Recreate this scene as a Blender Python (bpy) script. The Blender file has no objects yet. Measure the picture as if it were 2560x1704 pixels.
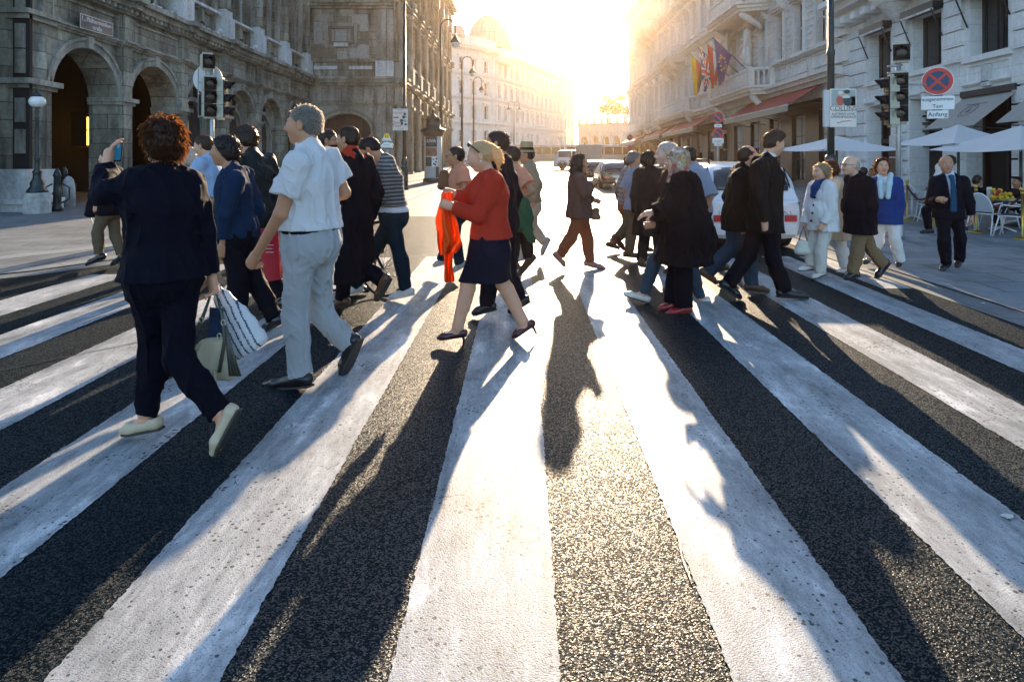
import bpy, math, random
import numpy as np
from mathutils import Vector, Matrix
random.seed(11)
rng = np.random.default_rng(7)
SC = bpy.context.scene
COL = SC.collection
R = math.radians

# ---------------------------------------------------------------- camera
CAMH, FPX, CX, HY = 1.55, 1706.7, 1305.0, 377.0      # eye height, focal length and vanishing point in photo pixels
cam = bpy.data.cameras.new('camera')
cam.lens, cam.sensor_width, cam.sensor_fit = 24.0, 36.0, 'HORIZONTAL'
cam.shift_x, cam.shift_y = -(CX - 1280) / 2560, -(852 - HY) / 2560
cam.clip_start, cam.clip_end = 0.05, 3000
cam_o = bpy.data.objects.new('camera', cam)
COL.objects.link(cam_o)
cam_o.location = (0, 0, CAMH)
cam_o.rotation_euler = (R(90), 0, 0)
SC.camera = cam_o

# ---------------------------------------------------------------- sky, sun, exposure
SUN_EL, SUN_AZ = R(15.1), R(5.9)                     # azimuth measured from the street axis towards +X
w = bpy.data.worlds.new('World')
SC.world = w
w.use_nodes = True
nt = w.node_tree
bg = nt.nodes['Background']
sky = nt.nodes.new('ShaderNodeTexSky')
sky.sky_type = 'NISHITA'
sky.sun_disc = False
sky.sun_elevation, sky.sun_rotation = SUN_EL, SUN_AZ
sky.air_density, sky.dust_density, sky.ozone_density = 1.0, 1.0, 2.4
nt.links.new(sky.outputs[0], bg.inputs[0])
bg.inputs[1].default_value = 0.15
sl = bpy.data.lights.new('sun', 'SUN')
sl.energy, sl.angle, sl.color = 4.8, R(0.5), (1.0, 0.77, 0.52)
sun = bpy.data.objects.new('sun', sl)
COL.objects.link(sun)
sd = Vector((math.sin(SUN_AZ) * math.cos(SUN_EL), math.cos(SUN_AZ) * math.cos(SUN_EL), math.sin(SUN_EL)))
sun.rotation_euler = sd.to_track_quat('Z', 'Y').to_euler()
sun.location = (0, 0, 60)
SC.view_settings.view_transform = 'Standard'
SC.view_settings.look = 'None'
SC.view_settings.exposure = 1.65
HAZE = .00038
SC.view_settings.gamma = 1.0
SC.render.engine = 'CYCLES'
SC.cycles.max_bounces, SC.cycles.diffuse_bounces, SC.cycles.glossy_bounces = 6, 3, 3
SC.cycles.transmission_bounces, SC.cycles.transparent_max_bounces, SC.cycles.volume_bounces = 4, 8, 0
SC.cycles.sample_clamp_indirect = 4.0

# ---------------------------------------------------------------- materials
MATS = {}
def mat(name, base, rough=.65, spec=.5, metal=0., vary=(6., .18), bump=None, trans=0., emit=None, sss=0., coat=0., sheen=0., alpha=1.):
    if name in MATS: return MATS[name]
    m = bpy.data.materials.new(name); m.use_nodes = True
    n, l = m.node_tree.nodes, m.node_tree.links
    b = n['Principled BSDF']; out = n['Material Output']
    b.inputs['Roughness'].default_value = rough
    b.inputs['Specular IOR Level'].default_value = spec
    b.inputs['Metallic'].default_value = metal
    b.inputs['Coat Weight'].default_value = coat
    b.inputs['Sheen Weight'].default_value = sheen
    if sss: b.inputs['Subsurface Weight'].default_value = sss; b.inputs['Subsurface Radius'].default_value = (.012, .005, .003); b.inputs['Subsurface Scale'].default_value = 1.
    c = tuple(base) + (1.,)
    b.inputs['Base Color'].default_value = c
    tc = n.new('ShaderNodeTexCoord')
    col = None
    if vary:
        nz = n.new('ShaderNodeTexNoise'); nz.inputs['Scale'].default_value = vary[0]; nz.inputs['Detail'].default_value = 4
        l.new(tc.outputs['Object'], nz.inputs['Vector'])
        mx = n.new('ShaderNodeMix'); mx.data_type = 'RGBA'
        mx.inputs['A'].default_value = tuple(x * (1 - vary[1]) for x in base) + (1.,)
        mx.inputs['B'].default_value = tuple(min(1, x * (1 + vary[1])) for x in base) + (1.,)
        l.new(nz.outputs['Fac'], mx.inputs['Factor']); l.new(mx.outputs['Result'], b.inputs['Base Color']); col = mx.outputs['Result']
    if bump:
        nb = n.new('ShaderNodeTexNoise'); nb.inputs['Scale'].default_value = bump[0]; nb.inputs['Detail'].default_value = 3
        bp = n.new('ShaderNodeBump'); bp.inputs['Strength'].default_value = bump[1]; bp.inputs['Distance'].default_value = bump[2] if len(bump) > 2 else .01
        l.new(tc.outputs['Object'], nb.inputs['Vector']); l.new(nb.outputs['Fac'], bp.inputs['Height']); l.new(bp.outputs['Normal'], b.inputs['Normal'])
    if emit:
        b.inputs['Emission Color'].default_value = tuple(emit[0]) + (1.,); b.inputs['Emission Strength'].default_value = emit[1]
    if trans:
        t = n.new('ShaderNodeBsdfTranslucent'); ms = n.new('ShaderNodeMixShader'); ms.inputs[0].default_value = trans
        if col: l.new(col, t.inputs['Color'])
        else: t.inputs['Color'].default_value = c
        l.new(b.outputs[0], ms.inputs[1]); l.new(t.outputs[0], ms.inputs[2]); l.new(ms.outputs[0], out.inputs[0])
    MATS[name] = m
    return m

def nodes_of(name, rough=.7):
    m = bpy.data.materials.new(name); m.use_nodes = True; MATS[name] = m
    n, l = m.node_tree.nodes, m.node_tree.links
    n['Principled BSDF'].inputs['Roughness'].default_value = rough
    return m, n, l, n['Principled BSDF']
def N(n, t, **kw):
    x = n.new('ShaderNode' + t)
    for k, v in kw.items():
        if k in x.inputs: x.inputs[k].default_value = v
        else: setattr(x, k, v)
    return x
def ramp(n, l, src, stops):
    r = n.new('ShaderNodeValToRGB'); e = r.color_ramp.elements
    while len(e) < len(stops): e.new(.5)
    for q, (p, c) in zip(e, stops): q.position = p; q.color = c if len(c) == 4 else tuple(c) + (1,)
    l.new(src, r.inputs[0]); return r.outputs[0]
def mixc(n, l, f, a, b, mode='MIX'):
    x = n.new('ShaderNodeMix'); x.data_type = 'RGBA'; x.blend_type = mode
    for s, v in (('Factor', f), ('A', a), ('B', b)):
        if hasattr(v, 'links'): l.new(v, x.inputs[s])
        else: x.inputs[s].default_value = v if s == 'Factor' or len(v) == 4 else tuple(v) + (1,)
    return x.outputs['Result']
def math_(n, l, op, a, b=0.):
    x = n.new('ShaderNodeMath'); x.operation = op
    for i, v in enumerate((a, b)):
        if hasattr(v, 'links'): l.new(v, x.inputs[i])
        else: x.inputs[i].default_value = v
    return x.outputs[0]

def stone(name, c1, c2, bw=1.1, bh=.42, mortar=.008, dark=(.05, .05, .045), dirt=.55, rough=.85, joint=True):
    """block masonry: tone per block, grime in streaks, open joints in the bump"""
    m, n, l, b = nodes_of(name, rough)
    tc = N(n, 'TexCoord'); sp = N(n, 'SeparateXYZ'); l.new(tc.outputs['Object'], sp.inputs[0])
    u = math_(n, l, 'ADD', sp.outputs[0], sp.outputs[1])
    z = math_(n, l, 'ADD', sp.outputs[2], math_(n, l, 'MULTIPLY', sp.outputs[1], .024))
    cb = N(n, 'CombineXYZ'); l.new(u, cb.inputs[0]); l.new(z, cb.inputs[1])
    br = N(n, 'TexBrick', offset=.5); l.new(cb.outputs[0], br.inputs['Vector'])
    br.inputs['Scale'].default_value = 1; br.inputs['Mortar Size'].default_value = mortar if joint else 0.
    br.inputs['Brick Width'].default_value = bw; br.inputs['Row Height'].default_value = bh
    br.inputs['Color1'].default_value = tuple(c1) + (1,); br.inputs['Color2'].default_value = tuple(c2) + (1,)
    br.inputs['Mortar'].default_value = tuple(x * .5 for x in c1) + (1,)
    mp = N(n, 'Mapping'); mp.inputs['Scale'].default_value = (1.6, 1.6, .35); l.new(tc.outputs['Object'], mp.inputs[0])
    nz = N(n, 'TexNoise', Scale=1.1, Detail=6., Roughness=.65); l.new(mp.outputs[0], nz.inputs['Vector'])
    f = ramp(n, l, nz.outputs['Fac'], [(.42, (0, 0, 0)), (.68, (1, 1, 1))])
    f = math_(n, l, 'MULTIPLY', f, dirt)
    n2 = N(n, 'TexNoise', Scale=9., Detail=5.); l.new(tc.outputs['Object'], n2.inputs['Vector'])
    c = mixc(n, l, f, br.outputs['Color'], dark)
    c = mixc(n, l, .5, c, ramp(n, l, n2.outputs['Fac'], [(.3, (.35, .35, .35)), (.7, (.75, .75, .75))]), 'OVERLAY')
    l.new(c, b.inputs['Base Color'])
    bp = N(n, 'Bump', Strength=.5, Distance=.02)
    h = math_(n, l, 'SUBTRACT', n2.outputs['Fac'], math_(n, l, 'MULTIPLY', br.outputs['Fac'], 1.5))
    l.new(h, bp.inputs['Height']); l.new(bp.outputs[0], b.inputs['Normal'])
    return m

# ---------------------------------------------------------------- objects and meshes
def link(o, parent=None):
    COL.objects.link(o)
    if parent is not None: o.parent = parent
    return o
def tag(o, label=None, cat=None, group=None, kind=None):
    if label: o['label'] = label
    if cat: o['category'] = cat
    if group: o['group'] = group
    if kind: o['kind'] = kind
    return o
def empty(name, loc=(0, 0, 0), rz=0.):
    o = bpy.data.objects.new(name, None); o.empty_display_size = .2
    o.location = loc; o.rotation_euler = (0, 0, rz)
    return link(o)
def copy_tree(o, parent=None):
    c = o.copy(); link(c)
    if parent is not None: c.parent = parent
    for ch in list(o.children): copy_tree(ch, c)
    return c

class MB:
    """collects shapes and links them as ONE mesh object; xf maps local points to world"""
    def __init__(s, xf=None): s.v, s.f, s.m, s.sm = [], [], [], []; s.mats = []; s.xf = xf
    def mi(s, m):
        if m not in s.mats: s.mats.append(m)
        return s.mats.index(m)
    def add(s, vs, fs, m=None, smooth=False):
        o = len(s.v)
        s.v += [s.xf(*p) for p in vs] if s.xf else [tuple(p) for p in vs]
        k = s.mi(m) if m is not None else 0
        for f in fs: s.f.append([o + i for i in f]); s.m.append(k); s.sm.append(smooth)
        return s
    def box(s, a, b, m=None, top=None):
        """a, b opposite corners; top=(dx,dy) insets the top face"""
        (x0, y0, z0), (x1, y1, z1) = a, b
        if x0 > x1: x0, x1 = x1, x0
        if y0 > y1: y0, y1 = y1, y0
        if z0 > z1: z0, z1 = z1, z0
        t, q = top or (0, 0)
        v = [(x0, y0, z0), (x1, y0, z0), (x1, y1, z0), (x0, y1, z0), (x0 + t, y0 + q, z1), (x1 - t, y0 + q, z1), (x1 - t, y1 - q, z1), (x0 + t, y1 - q, z1)]
        return s.add(v, [(0, 3, 2, 1), (4, 5, 6, 7), (0, 1, 5, 4), (1, 2, 6, 5), (2, 3, 7, 6), (3, 0, 4, 7)], m)
    def lathe(s, prof, c=(0, 0, 0), seg=16, m=None, sx=1., sy=1., smooth=True, a0=0., a1=2 * math.pi):
        full = abs(a1 - a0 - 2 * math.pi) < 1e-6; n = seg if full else seg + 1
        v = []
        for r, z in prof:
            for i in range(n):
                a = a0 + (a1 - a0) * i / seg
                v.append((c[0] + r * sx * math.cos(a), c[1] + r * sy * math.sin(a), c[2] + z))
        f = []
        for j in range(len(prof) - 1):
            for i in range(seg):
                k = (i + 1) % n
                f.append((j * n + i, j * n + k, (j + 1) * n + k, (j + 1) * n + i))
        if full and prof[0][0] > 1e-5: f.append(tuple(range(n - 1, -1, -1)))
        if full and prof[-1][0] > 1e-5: f.append(tuple((len(prof) - 1) * n + i for i in range(n)))
        return s.add(v, f, m, smooth)
    def tube(s, pts, r, seg=8, m=None, smooth=True, cap=True):
        pts = [Vector(p) for p in pts]; n = len(pts)
        rs = r if isinstance(r, (list, tuple)) else [r] * n
        v = []; up = None
        for i, p in enumerate(pts):
            d = (pts[min(i + 1, n - 1)] - pts[max(i - 1, 0)]).normalized()
            if up is None or abs(up.dot(d)) > .95: up = Vector((0, 0, 1)) if abs(d.z) < .9 else Vector((1, 0, 0))
            a = d.cross(up).normalized(); up = a.cross(d).normalized()
            for k in range(seg):
                t = 2 * math.pi * k / seg
                v.append(tuple(p + (a * math.cos(t) + up * math.sin(t)) * rs[i]))
        f = [(i * seg + k, i * seg + (k + 1) % seg, (i + 1) * seg + (k + 1) % seg, (i + 1) * seg + k) for i in range(n - 1) for k in range(seg)]
        if cap: f += [tuple(range(seg - 1, -1, -1)), tuple((n - 1) * seg + k for k in range(seg))]
        return s.add(v, f, m, smooth)
    def prism(s, poly, z0, z1, m=None):
        n = len(poly)
        v = [(x, y, z0) for x, y in poly] + [(x, y, z1) for x, y in poly]
        return s.add(v, [tuple(range(n - 1, -1, -1)), tuple(range(n, 2 * n))] + [(i, (i + 1) % n, n + (i + 1) % n, n + i) for i in range(n)], m)
    def disc(s, c, r, nrm, th, m=None, seg=28, rim=None):
        """a thick round plate: centre, radius, normal"""
        nrm = Vector(nrm).normalized(); a = nrm.cross(Vector((0, 0, 1))).normalized(); b = a.cross(nrm); c = Vector(c)
        v = []
        for h in (0, th):
            for i in range(seg):
                t = 2 * math.pi * i / seg
                v.append(tuple(c + nrm * h + (a * math.cos(t) + b * math.sin(t)) * r))
        s.add(v, [tuple(range(seg - 1, -1, -1)), tuple(range(seg, 2 * seg))] + [(i, (i + 1) % seg, seg + (i + 1) % seg, seg + i) for i in range(seg)], m)
        return s
    def sphere(s, c, r, m=None, seg=12, ring=8):
        rr = r if isinstance(r, (tuple, list)) else (r, r, r)
        v = [(c[0] + rr[0] * math.sin(math.pi * j / ring) * math.cos(2 * math.pi * i / seg), c[1] + rr[1] * math.sin(math.pi * j / ring) * math.sin(2 * math.pi * i / seg), c[2] + rr[2] * math.cos(math.pi * j / ring)) for j in range(ring + 1) for i in range(seg)]
        f = [(j * seg + i, (j + 1) * seg + i, (j + 1) * seg + (i + 1) % seg, j * seg + (i + 1) % seg) for j in range(ring) for i in range(seg)]
        return s.add(v, f, m, True)
    def build(s, name, m=None, parent=None, bevel=0.):
        me = bpy.data.meshes.new(name)
        me.from_pydata(s.v, [], s.f)
        for x in (s.mats or [m]):
            if x is not None: me.materials.append(x)
        if s.mats and len(s.mats) > 1: me.polygons.foreach_set('material_index', s.m)
        me.polygons.foreach_set('use_smooth', s.sm)
        me.update()
        o = bpy.data.objects.new(name, me); link(o, parent)
        if bevel:
            b = o.modifiers.new('bevel', 'BEVEL'); b.width = bevel; b.segments = 2; b.limit_method = 'ANGLE'; b.angle_limit = R(35)
        return o

def text(name, s, size, loc, right, up, m, parent=None, th=.002, align='CENTER', squeeze=1., world=True):
    """lettering lying in the plane of right x up"""
    cu = bpy.data.curves.new(name, 'FONT'); cu.body = s; cu.size = size; cu.align_x = align; cu.align_y = 'CENTER'; cu.extrude = th
    cu.materials.append(m)
    tmp = bpy.data.objects.new('tmp', cu); COL.objects.link(tmp)
    dg = bpy.context.evaluated_depsgraph_get(); dg.update()
    me = bpy.data.meshes.new_from_object(tmp.evaluated_get(dg)); me.name = name
    bpy.data.objects.remove(tmp); bpy.data.curves.remove(cu)
    r, u = Vector(right).normalized(), Vector(up).normalized(); k = r.cross(u)
    M = Matrix((r, u, k)).transposed().to_4x4(); M.translation = Vector(loc) - (Vector(parent.location) if parent is not None and world else Vector())
    me.transform(M @ Matrix.Diagonal((squeeze, 1, 1, 1)))
    return link(bpy.data.objects.new(name, me), parent)

def at(px, py, Y):          # photo pixel at a known distance -> point
    return ((px - CX) / FPX * Y, Y, CAMH - (py - HY) / FPX * Y)

# ================================================================ GROUND
def asphalt(name, lo, hi, grain=110., bstr=.9, rough=.45, spec=.5, dist=.01, pits=.5):
    """chippings of mixed brightness set in black binder; grain shadow painted as dark dull gaps"""
    m, n, l, b = nodes_of(name, rough)
    tc = N(n, 'TexCoord')
    wz = N(n, 'TexNoise', Scale=grain * .8, Detail=2.); l.new(tc.outputs['Object'], wz.inputs['Vector'])
    wv = mixc(n, l, .006, tc.outputs['Object'], wz.outputs['Color'], 'ADD')
    v = N(n, 'TexVoronoi', Scale=grain); l.new(wv, v.inputs['Vector'])
    e = N(n, 'TexVoronoi', Scale=grain); e.feature = 'DISTANCE_TO_EDGE'; l.new(wv, e.inputs['Vector'])
    big = N(n, 'TexNoise', Scale=.7, Detail=6., Roughness=.6); l.new(tc.outputs['Object'], big.inputs['Vector'])
    sv = N(n, 'SeparateColor'); l.new(v.outputs['Color'], sv.inputs[0])
    chip = math_(n, l, 'MULTIPLY', math_(n, l, 'GREATER_THAN', e.outputs['Distance'], .07), math_(n, l, 'GREATER_THAN', sv.outputs[0], pits))  # cells left out turn dark and dull, painting the shadow between grains
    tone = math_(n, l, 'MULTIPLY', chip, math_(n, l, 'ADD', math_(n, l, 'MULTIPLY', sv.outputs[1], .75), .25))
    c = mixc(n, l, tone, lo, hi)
    c = mixc(n, l, .6, c, ramp(n, l, big.outputs['Fac'], [(.32, (.25, .25, .26)), (.68, (.72, .72, .71))]), 'OVERLAY')
    st = N(n, 'TexNoise', Scale=1.9, Detail=4., Roughness=.55); l.new(tc.outputs['Object'], st.inputs['Vector'])
    mp = N(n, 'Mapping'); mp.inputs['Scale'].default_value = (2.2, .16, 1); l.new(tc.outputs['Object'], mp.inputs[0]); tr = N(n, 'TexNoise', Scale=1., Detail=3.); l.new(mp.outputs[0], tr.inputs['Vector'])
    c = mixc(n, l, ramp(n, l, st.outputs['Fac'], [(.60, (0, 0, 0)), (.70, (.75, .75, .75))]), c, lo)
    c = mixc(n, l, .5, c, ramp(n, l, tr.outputs['Fac'], [(.35, (.28, .28, .28)), (.65, (.72, .72, .72))]), 'OVERLAY')
    l.new(c, b.inputs['Base Color'])
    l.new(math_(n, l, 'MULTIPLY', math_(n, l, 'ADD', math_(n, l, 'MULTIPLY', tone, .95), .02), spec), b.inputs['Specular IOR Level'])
    h = math_(n, l, 'ADD', math_(n, l, 'MULTIPLY', sv.outputs[2], chip), math_(n, l, 'MULTIPLY', wz.outputs['Fac'], .7))
    bp = N(n, 'Bump', Strength=bstr, Distance=dist); l.new(h, bp.inputs['Height']); l.new(bp.outputs[0], b.inputs['Normal'])
    return m
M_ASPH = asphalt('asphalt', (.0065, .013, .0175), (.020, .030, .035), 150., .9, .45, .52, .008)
M_ROAD = asphalt('far_asphalt', (.02, .024, .026), (.10, .10, .095), 50., .5, .45, .8, .006, .2)


def paint():
    m, n, l, b = nodes_of('road_paint', .55)
    b.inputs['Specular IOR Level'].default_value = .14
    tc = N(n, 'TexCoord')
    mp = N(n, 'Mapping'); mp.inputs['Scale'].default_value = (2.6, .9, 1); l.new(tc.outputs['Object'], mp.inputs[0])
    n1 = N(n, 'TexNoise', Scale=1.7, Detail=7., Roughness=.68); l.new(mp.outputs[0], n1.inputs['Vector'])
    n2 = N(n, 'TexNoise', Scale=170., Detail=3.); l.new(tc.outputs['Object'], n2.inputs['Vector'])
    n3 = N(n, 'TexNoise', Scale=14., Detail=6., Roughness=.75); l.new(mp.outputs[0], n3.inputs['Vector'])
    v = N(n, 'TexVoronoi', Scale=42.); l.new(tc.outputs['Object'], v.inputs['Vector'])
    n4 = N(n, 'TexNoise', Scale=2.3, Detail=3.); l.new(tc.outputs['Object'], n4.inputs['Vector'])
    c = ramp(n, l, n1.outputs['Fac'], [(.34, (.18, .195, .20)), (.47, (.30, .315, .32)), (.57, (.38, .39, .395)), (.66, (.62, .625, .625))])
    c = mixc(n, l, .55, c, ramp(n, l, n3.outputs['Fac'], [(.35, (.36, .36, .36)), (.65, (.66, .66, .66))]), 'OVERLAY')
    mp2 = N(n, 'Mapping'); mp2.inputs['Scale'].default_value = (7., .35, 1); l.new(tc.outputs['Object'], mp2.inputs[0]); tr = N(n, 'TexNoise', Scale=1., Detail=5., Roughness=.7); l.new(mp2.outputs[0], tr.inputs['Vector'])
    c = mixc(n, l, .55, c, ramp(n, l, tr.outputs['Fac'], [(.36, (.26, .26, .27)), (.62, (.62, .62, .62))]), 'OVERLAY')
    vs = N(n, 'SeparateColor'); l.new(v.outputs['Color'], vs.inputs[0]); pit = math_(n, l, 'MULTIPLY', math_(n, l, 'LESS_THAN', v.outputs['Distance'], math_(n, l, 'MULTIPLY', math_(n, l, 'SUBTRACT', math_(n, l, 'ADD', n4.outputs['Fac'], math_(n, l, 'MULTIPLY', vs.outputs[1], .14)), .40), 1.15)), math_(n, l, 'GREATER_THAN', vs.outputs[0], .62))
    fine = math_(n, l, 'LESS_THAN', n2.outputs['Fac'], .385)
    cr = N(n, 'TexVoronoi', Scale=2.2); cr.feature = 'DISTANCE_TO_EDGE'
    wz = N(n, 'TexNoise', Scale=7., Detail=4.); l.new(tc.outputs['Object'], wz.inputs['Vector'])
    wv = mixc(n, l, .14, tc.outputs['Object'], wz.outputs['Color']); l.new(wv, cr.inputs['Vector'])
    n5 = N(n, 'TexNoise', Scale=4., Detail=2.); l.new(tc.outputs['Object'], n5.inputs['Vector'])
    crack = math_(n, l, 'MULTIPLY', math_(n, l, 'LESS_THAN', cr.outputs['Distance'], .004), math_(n, l, 'GREATER_THAN', n5.outputs['Fac'], .64))
    hole = math_(n, l, 'MAXIMUM', math_(n, l, 'MAXIMUM', pit, crack), math_(n, l, 'MULTIPLY', fine, .7))
    c = mixc(n, l, math_(n, l, 'MULTIPLY', hole, .9), c, (.03, .035, .04))
    l.new(c, b.inputs['Base Color'])
    h = math_(n, l, 'SUBTRACT', n2.outputs['Fac'], hole)
    bp = N(n, 'Bump', Strength=.45, Distance=.004); l.new(h, bp.inputs['Height']); l.new(bp.outputs[0], b.inputs['Normal'])
    return m
M_PAINT = paint()

def paving(name, c1, c2, bw, bh, rot=0., mort=.012, rough=.6):
    m, n, l, b = nodes_of(name, rough)
    tc = N(n, 'TexCoord'); mp = N(n, 'Mapping'); mp.inputs['Rotation'].default_value = (0, 0, rot); l.new(tc.outputs['Object'], mp.inputs[0])
    br = N(n, 'TexBrick', offset=.5); l.new(mp.outputs[0], br.inputs['Vector'])
    br.inputs['Scale'].default_value = 1; br.inputs['Mortar Size'].default_value = mort; br.inputs['Mortar Smooth'].default_value = .3
    br.inputs['Brick Width'].default_value = bw; br.inputs['Row Height'].default_value = bh
    br.inputs['Color1'].default_value = tuple(c1) + (1,); br.inputs['Color2'].default_value = tuple(c2) + (1,); br.inputs['Mortar'].default_value = (.03, .035, .04, 1)
    n1 = N(n, 'TexNoise', Scale=1.3, Detail=7., Roughness=.7); l.new(tc.outputs['Object'], n1.inputs['Vector'])
    n2 = N(n, 'TexNoise', Scale=60., Detail=3.); l.new(tc.outputs['Object'], n2.inputs['Vector'])
    c = mixc(n, l, .75, br.outputs['Color'], ramp(n, l, n1.outputs['Fac'], [(.3, (.2, .2, .2)), (.7, (.75, .75, .75))]), 'OVERLAY')
    c = mixc(n, l, .3, c, n2.outputs['Color'], 'OVERLAY')
    l.new(c, b.inputs['Base Color'])
    h = math_(n, l, 'SUBTRACT', math_(n, l, 'MULTIPLY', n2.outputs['Fac'], .3), br.outputs['Fac'])
    bp = N(n, 'Bump', Strength=.6, Distance=.01); l.new(h, bp.inputs['Height']); l.new(bp.outputs[0], b.inputs['Normal'])
    return m
M_PAVL = paving('paving_left', (.115, .135, .15), (.155, .175, .185), 1.3, .55, R(-14))
M_PAVR = paving('paving_right', (.13, .155, .175), (.19, .215, .235), .95, .6, R(4))
M_KERB = stone('kerb_granite', (.17, .185, .195), (.25, .265, .27), 1.2, 9., .01, (.06, .06, .06), .35, .6)
M_GUT = paving('gutter_slabs', (.085, .10, .11), (.12, .135, .145), .5, .9, 0, .006)

def sheet(name, polys, z, m, label=None):
    mb = MB()
    for p in polys: mb.add([(x, y, z) for x, y in p], [tuple(range(len(p)))], m)
    return tag(mb.build(name), kind='structure', label=label)

# one sheet of asphalt to the horizon; the carriageway of the side street lies on it
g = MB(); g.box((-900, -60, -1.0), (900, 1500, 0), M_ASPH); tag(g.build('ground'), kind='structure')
KL = [(-40, 2.2), (-14, 4.4), (-9.0, 6.75), (-7.4, 7.75), (-6.30, 8.72), (-5.55, 10.1), (-4.75, 12.2), (-4.05, 15.2), (-3.6, 19), (-3.42, 30), (-3.4, 100), (-12, 109)]
KR = [(4.78, -12), (4.78, 9.2), (4.86, 12.5), (4.80, 18), (4.75, 30), (4.75, 78), (6, 110)]
def offset(line, d):
    out = []
    for i, p in enumerate(line):
        a, b = Vector(line[max(i - 1, 0)]), Vector(line[min(i + 1, len(line) - 1)])
        t = (b - a).normalized(); out.append((p[0] + t.y * d, p[1] - t.x * d))
    return out
def strip(a, b): return [[a[i], a[i + 1], b[i + 1], b[i]] for i in range(len(a) - 1)]
kl2, kl3 = offset(KL, -.30), offset(KL, .34)
sheet('pavement_left', [[(-60, 2.0)] + kl2 + [(-60, 110)]], .012, M_PAVL)
sheet('kerb_left', strip(KL, kl2), .016, M_KERB)
sheet('gutter_left', strip(kl3, KL), .004, M_GUT)
kr2, kr3 = offset(KR, .30), offset(KR, -.36)
sheet('pavement_right', [kr2 + [(70, 110), (70, -12)]], .012, M_PAVR)
sheet('kerb_right', strip(kr2, KR), .016, M_KERB)
sheet('gutter_right', strip(KR, kr3), .004, M_GUT)
# side street: a smoother, paler surface beyond the crossing
sheet('road', [[(-3.7, 16.1), (4.39, 16.1), (4.39, 106), (-3.06, 106), (-3.06, 30), (-3.26, 19), (-3.6, 16.6)]], .004, M_ROAD)

def stripe(x0, x1, y0, y1, seed, taper=0.):
    r = random.Random(seed); v = []; n = int((y1 - y0) / .012)
    j = lambda: r.gauss(0, .0022) + (r.random() < .03) * r.uniform(-.012, .006)
    L = []; Rr = []; a = b = 0
    for i in range(n + 1):
        y = y0 + (y1 - y0) * i / n
        a = a * .45 + j(); b = b * .45 + j()
        L.append((x0 + a, y, .004)); Rr.append((x1 + b, y + taper, .004))
    return L + Rr, [(i, n + 1 + i, n + 2 + i, i + 1) for i in range(n)]
mb = MB()
for k, (a, b, y0, y1) in enumerate([(-5.39, -4.89, 1.0, 8.55), (-4.39, -3.885, .9, 9.3), (-3.39, -2.885, .8, 9.7), (-2.39, -1.89, .8, 9.9), (-1.395, -.885, .8, 10.0), (-.39, .115, .8, 10.0),
                                     (.62, 1.115, .8, 10.0), (1.595, 2.105, .8, 10.0), (2.6, 3.04, 1.0, 10.0), (3.5, 3.9, 1.6, 10.0), (4.05, 4.39, 7.67, 10.0)]):
    v, f = stripe(a, b, y0, y1, k, 0. if k < 10 else 0.)
    mb.add(v, f, M_PAINT)
tag(mb.build('crossing_stripes'), kind='structure')
# tar seams and tactile strips
mb = MB(); M_TAR = mat('tar', (.018, .02, .022), .35, vary=(40, .3), bump=(90, .4, .004))
def seam(pts, wd, z=.0075):
    r = random.Random(len(pts) * 7 + int(wd * 1000)); P = []
    for (a, b) in zip(pts[:-1], pts[1:]):
        n = max(2, int(math.dist(a, b) / .05))
        P += [(a[0] + (b[0] - a[0]) * i / n + r.gauss(0, .003), a[1] + (b[1] - a[1]) * i / n) for i in range(n)]
    ww = [wd * r.uniform(.35, 1.3) for _ in P]
    v = [(x - q, y, z) for (x, y), q in zip(P, ww)] + [(x + q, y + q * .3, z) for (x, y), q in zip(P, ww)]
    n = len(P); mb.add(v, [(i, n + i, n + i + 1, i + 1) for i in range(n - 1)], M_TAR)
seam([(1.05, 7.0), (.90, 5.2), (.66, 3.3), (.60, 2.4)], .006); seam([(1.085, 6.2), (.945, 4.8), (.72, 3.3)], .004)
seam([(-6.4, 5.1), (-3.1, 8.3), (-1.2, 10.4), (-.4, 12.2)], .009); seam([(-4.4, 3.9), (-2.7, 6.0)], .012); seam([(-.3, 12.1), (.9, 9.0)], .006)
tag(mb.build('road_seams', M_TAR), kind='structure')
mb = MB()
for i in range(9):
    o = i * .034
    mb.add([(-8.6 + o, 8.35 - o * .55, .016), (-6.35 + o, 11.9 - o * .55, .016), (-6.333 + o, 11.89 - o * .55, .016), (-8.583 + o, 8.34 - o * .55, .016)], [(0, 1, 2, 3)])
tag(mb.build('tactile_paving', mat('tactile', (.33, .35, .36), .6, vary=(20, .2))), kind='structure')
mb = MB()
for x, y, r in ((2.05, 2.88, .030), (1.62, 3.2, .016), (4.62, 8.4, .018), (4.58, 7.7, .016), (4.66, 6.9, .02), (4.5, 5.5, .03), (-1.9, 2.6, .018)):
    k = random.Random(int(x * 100)); n = 9
    mb.prism([(x + r * k.uniform(.6, 1.1) * math.cos(6.283 * i / n), y + r * .7 * k.uniform(.6, 1.1) * math.sin(6.283 * i / n)) for i in range(n)], .0095, .014)
tag(mb.build('litter', mat('litter_paper', (.5, .5, .48), .8)), kind='stuff', label='scraps of paper and gum on the road')

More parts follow.
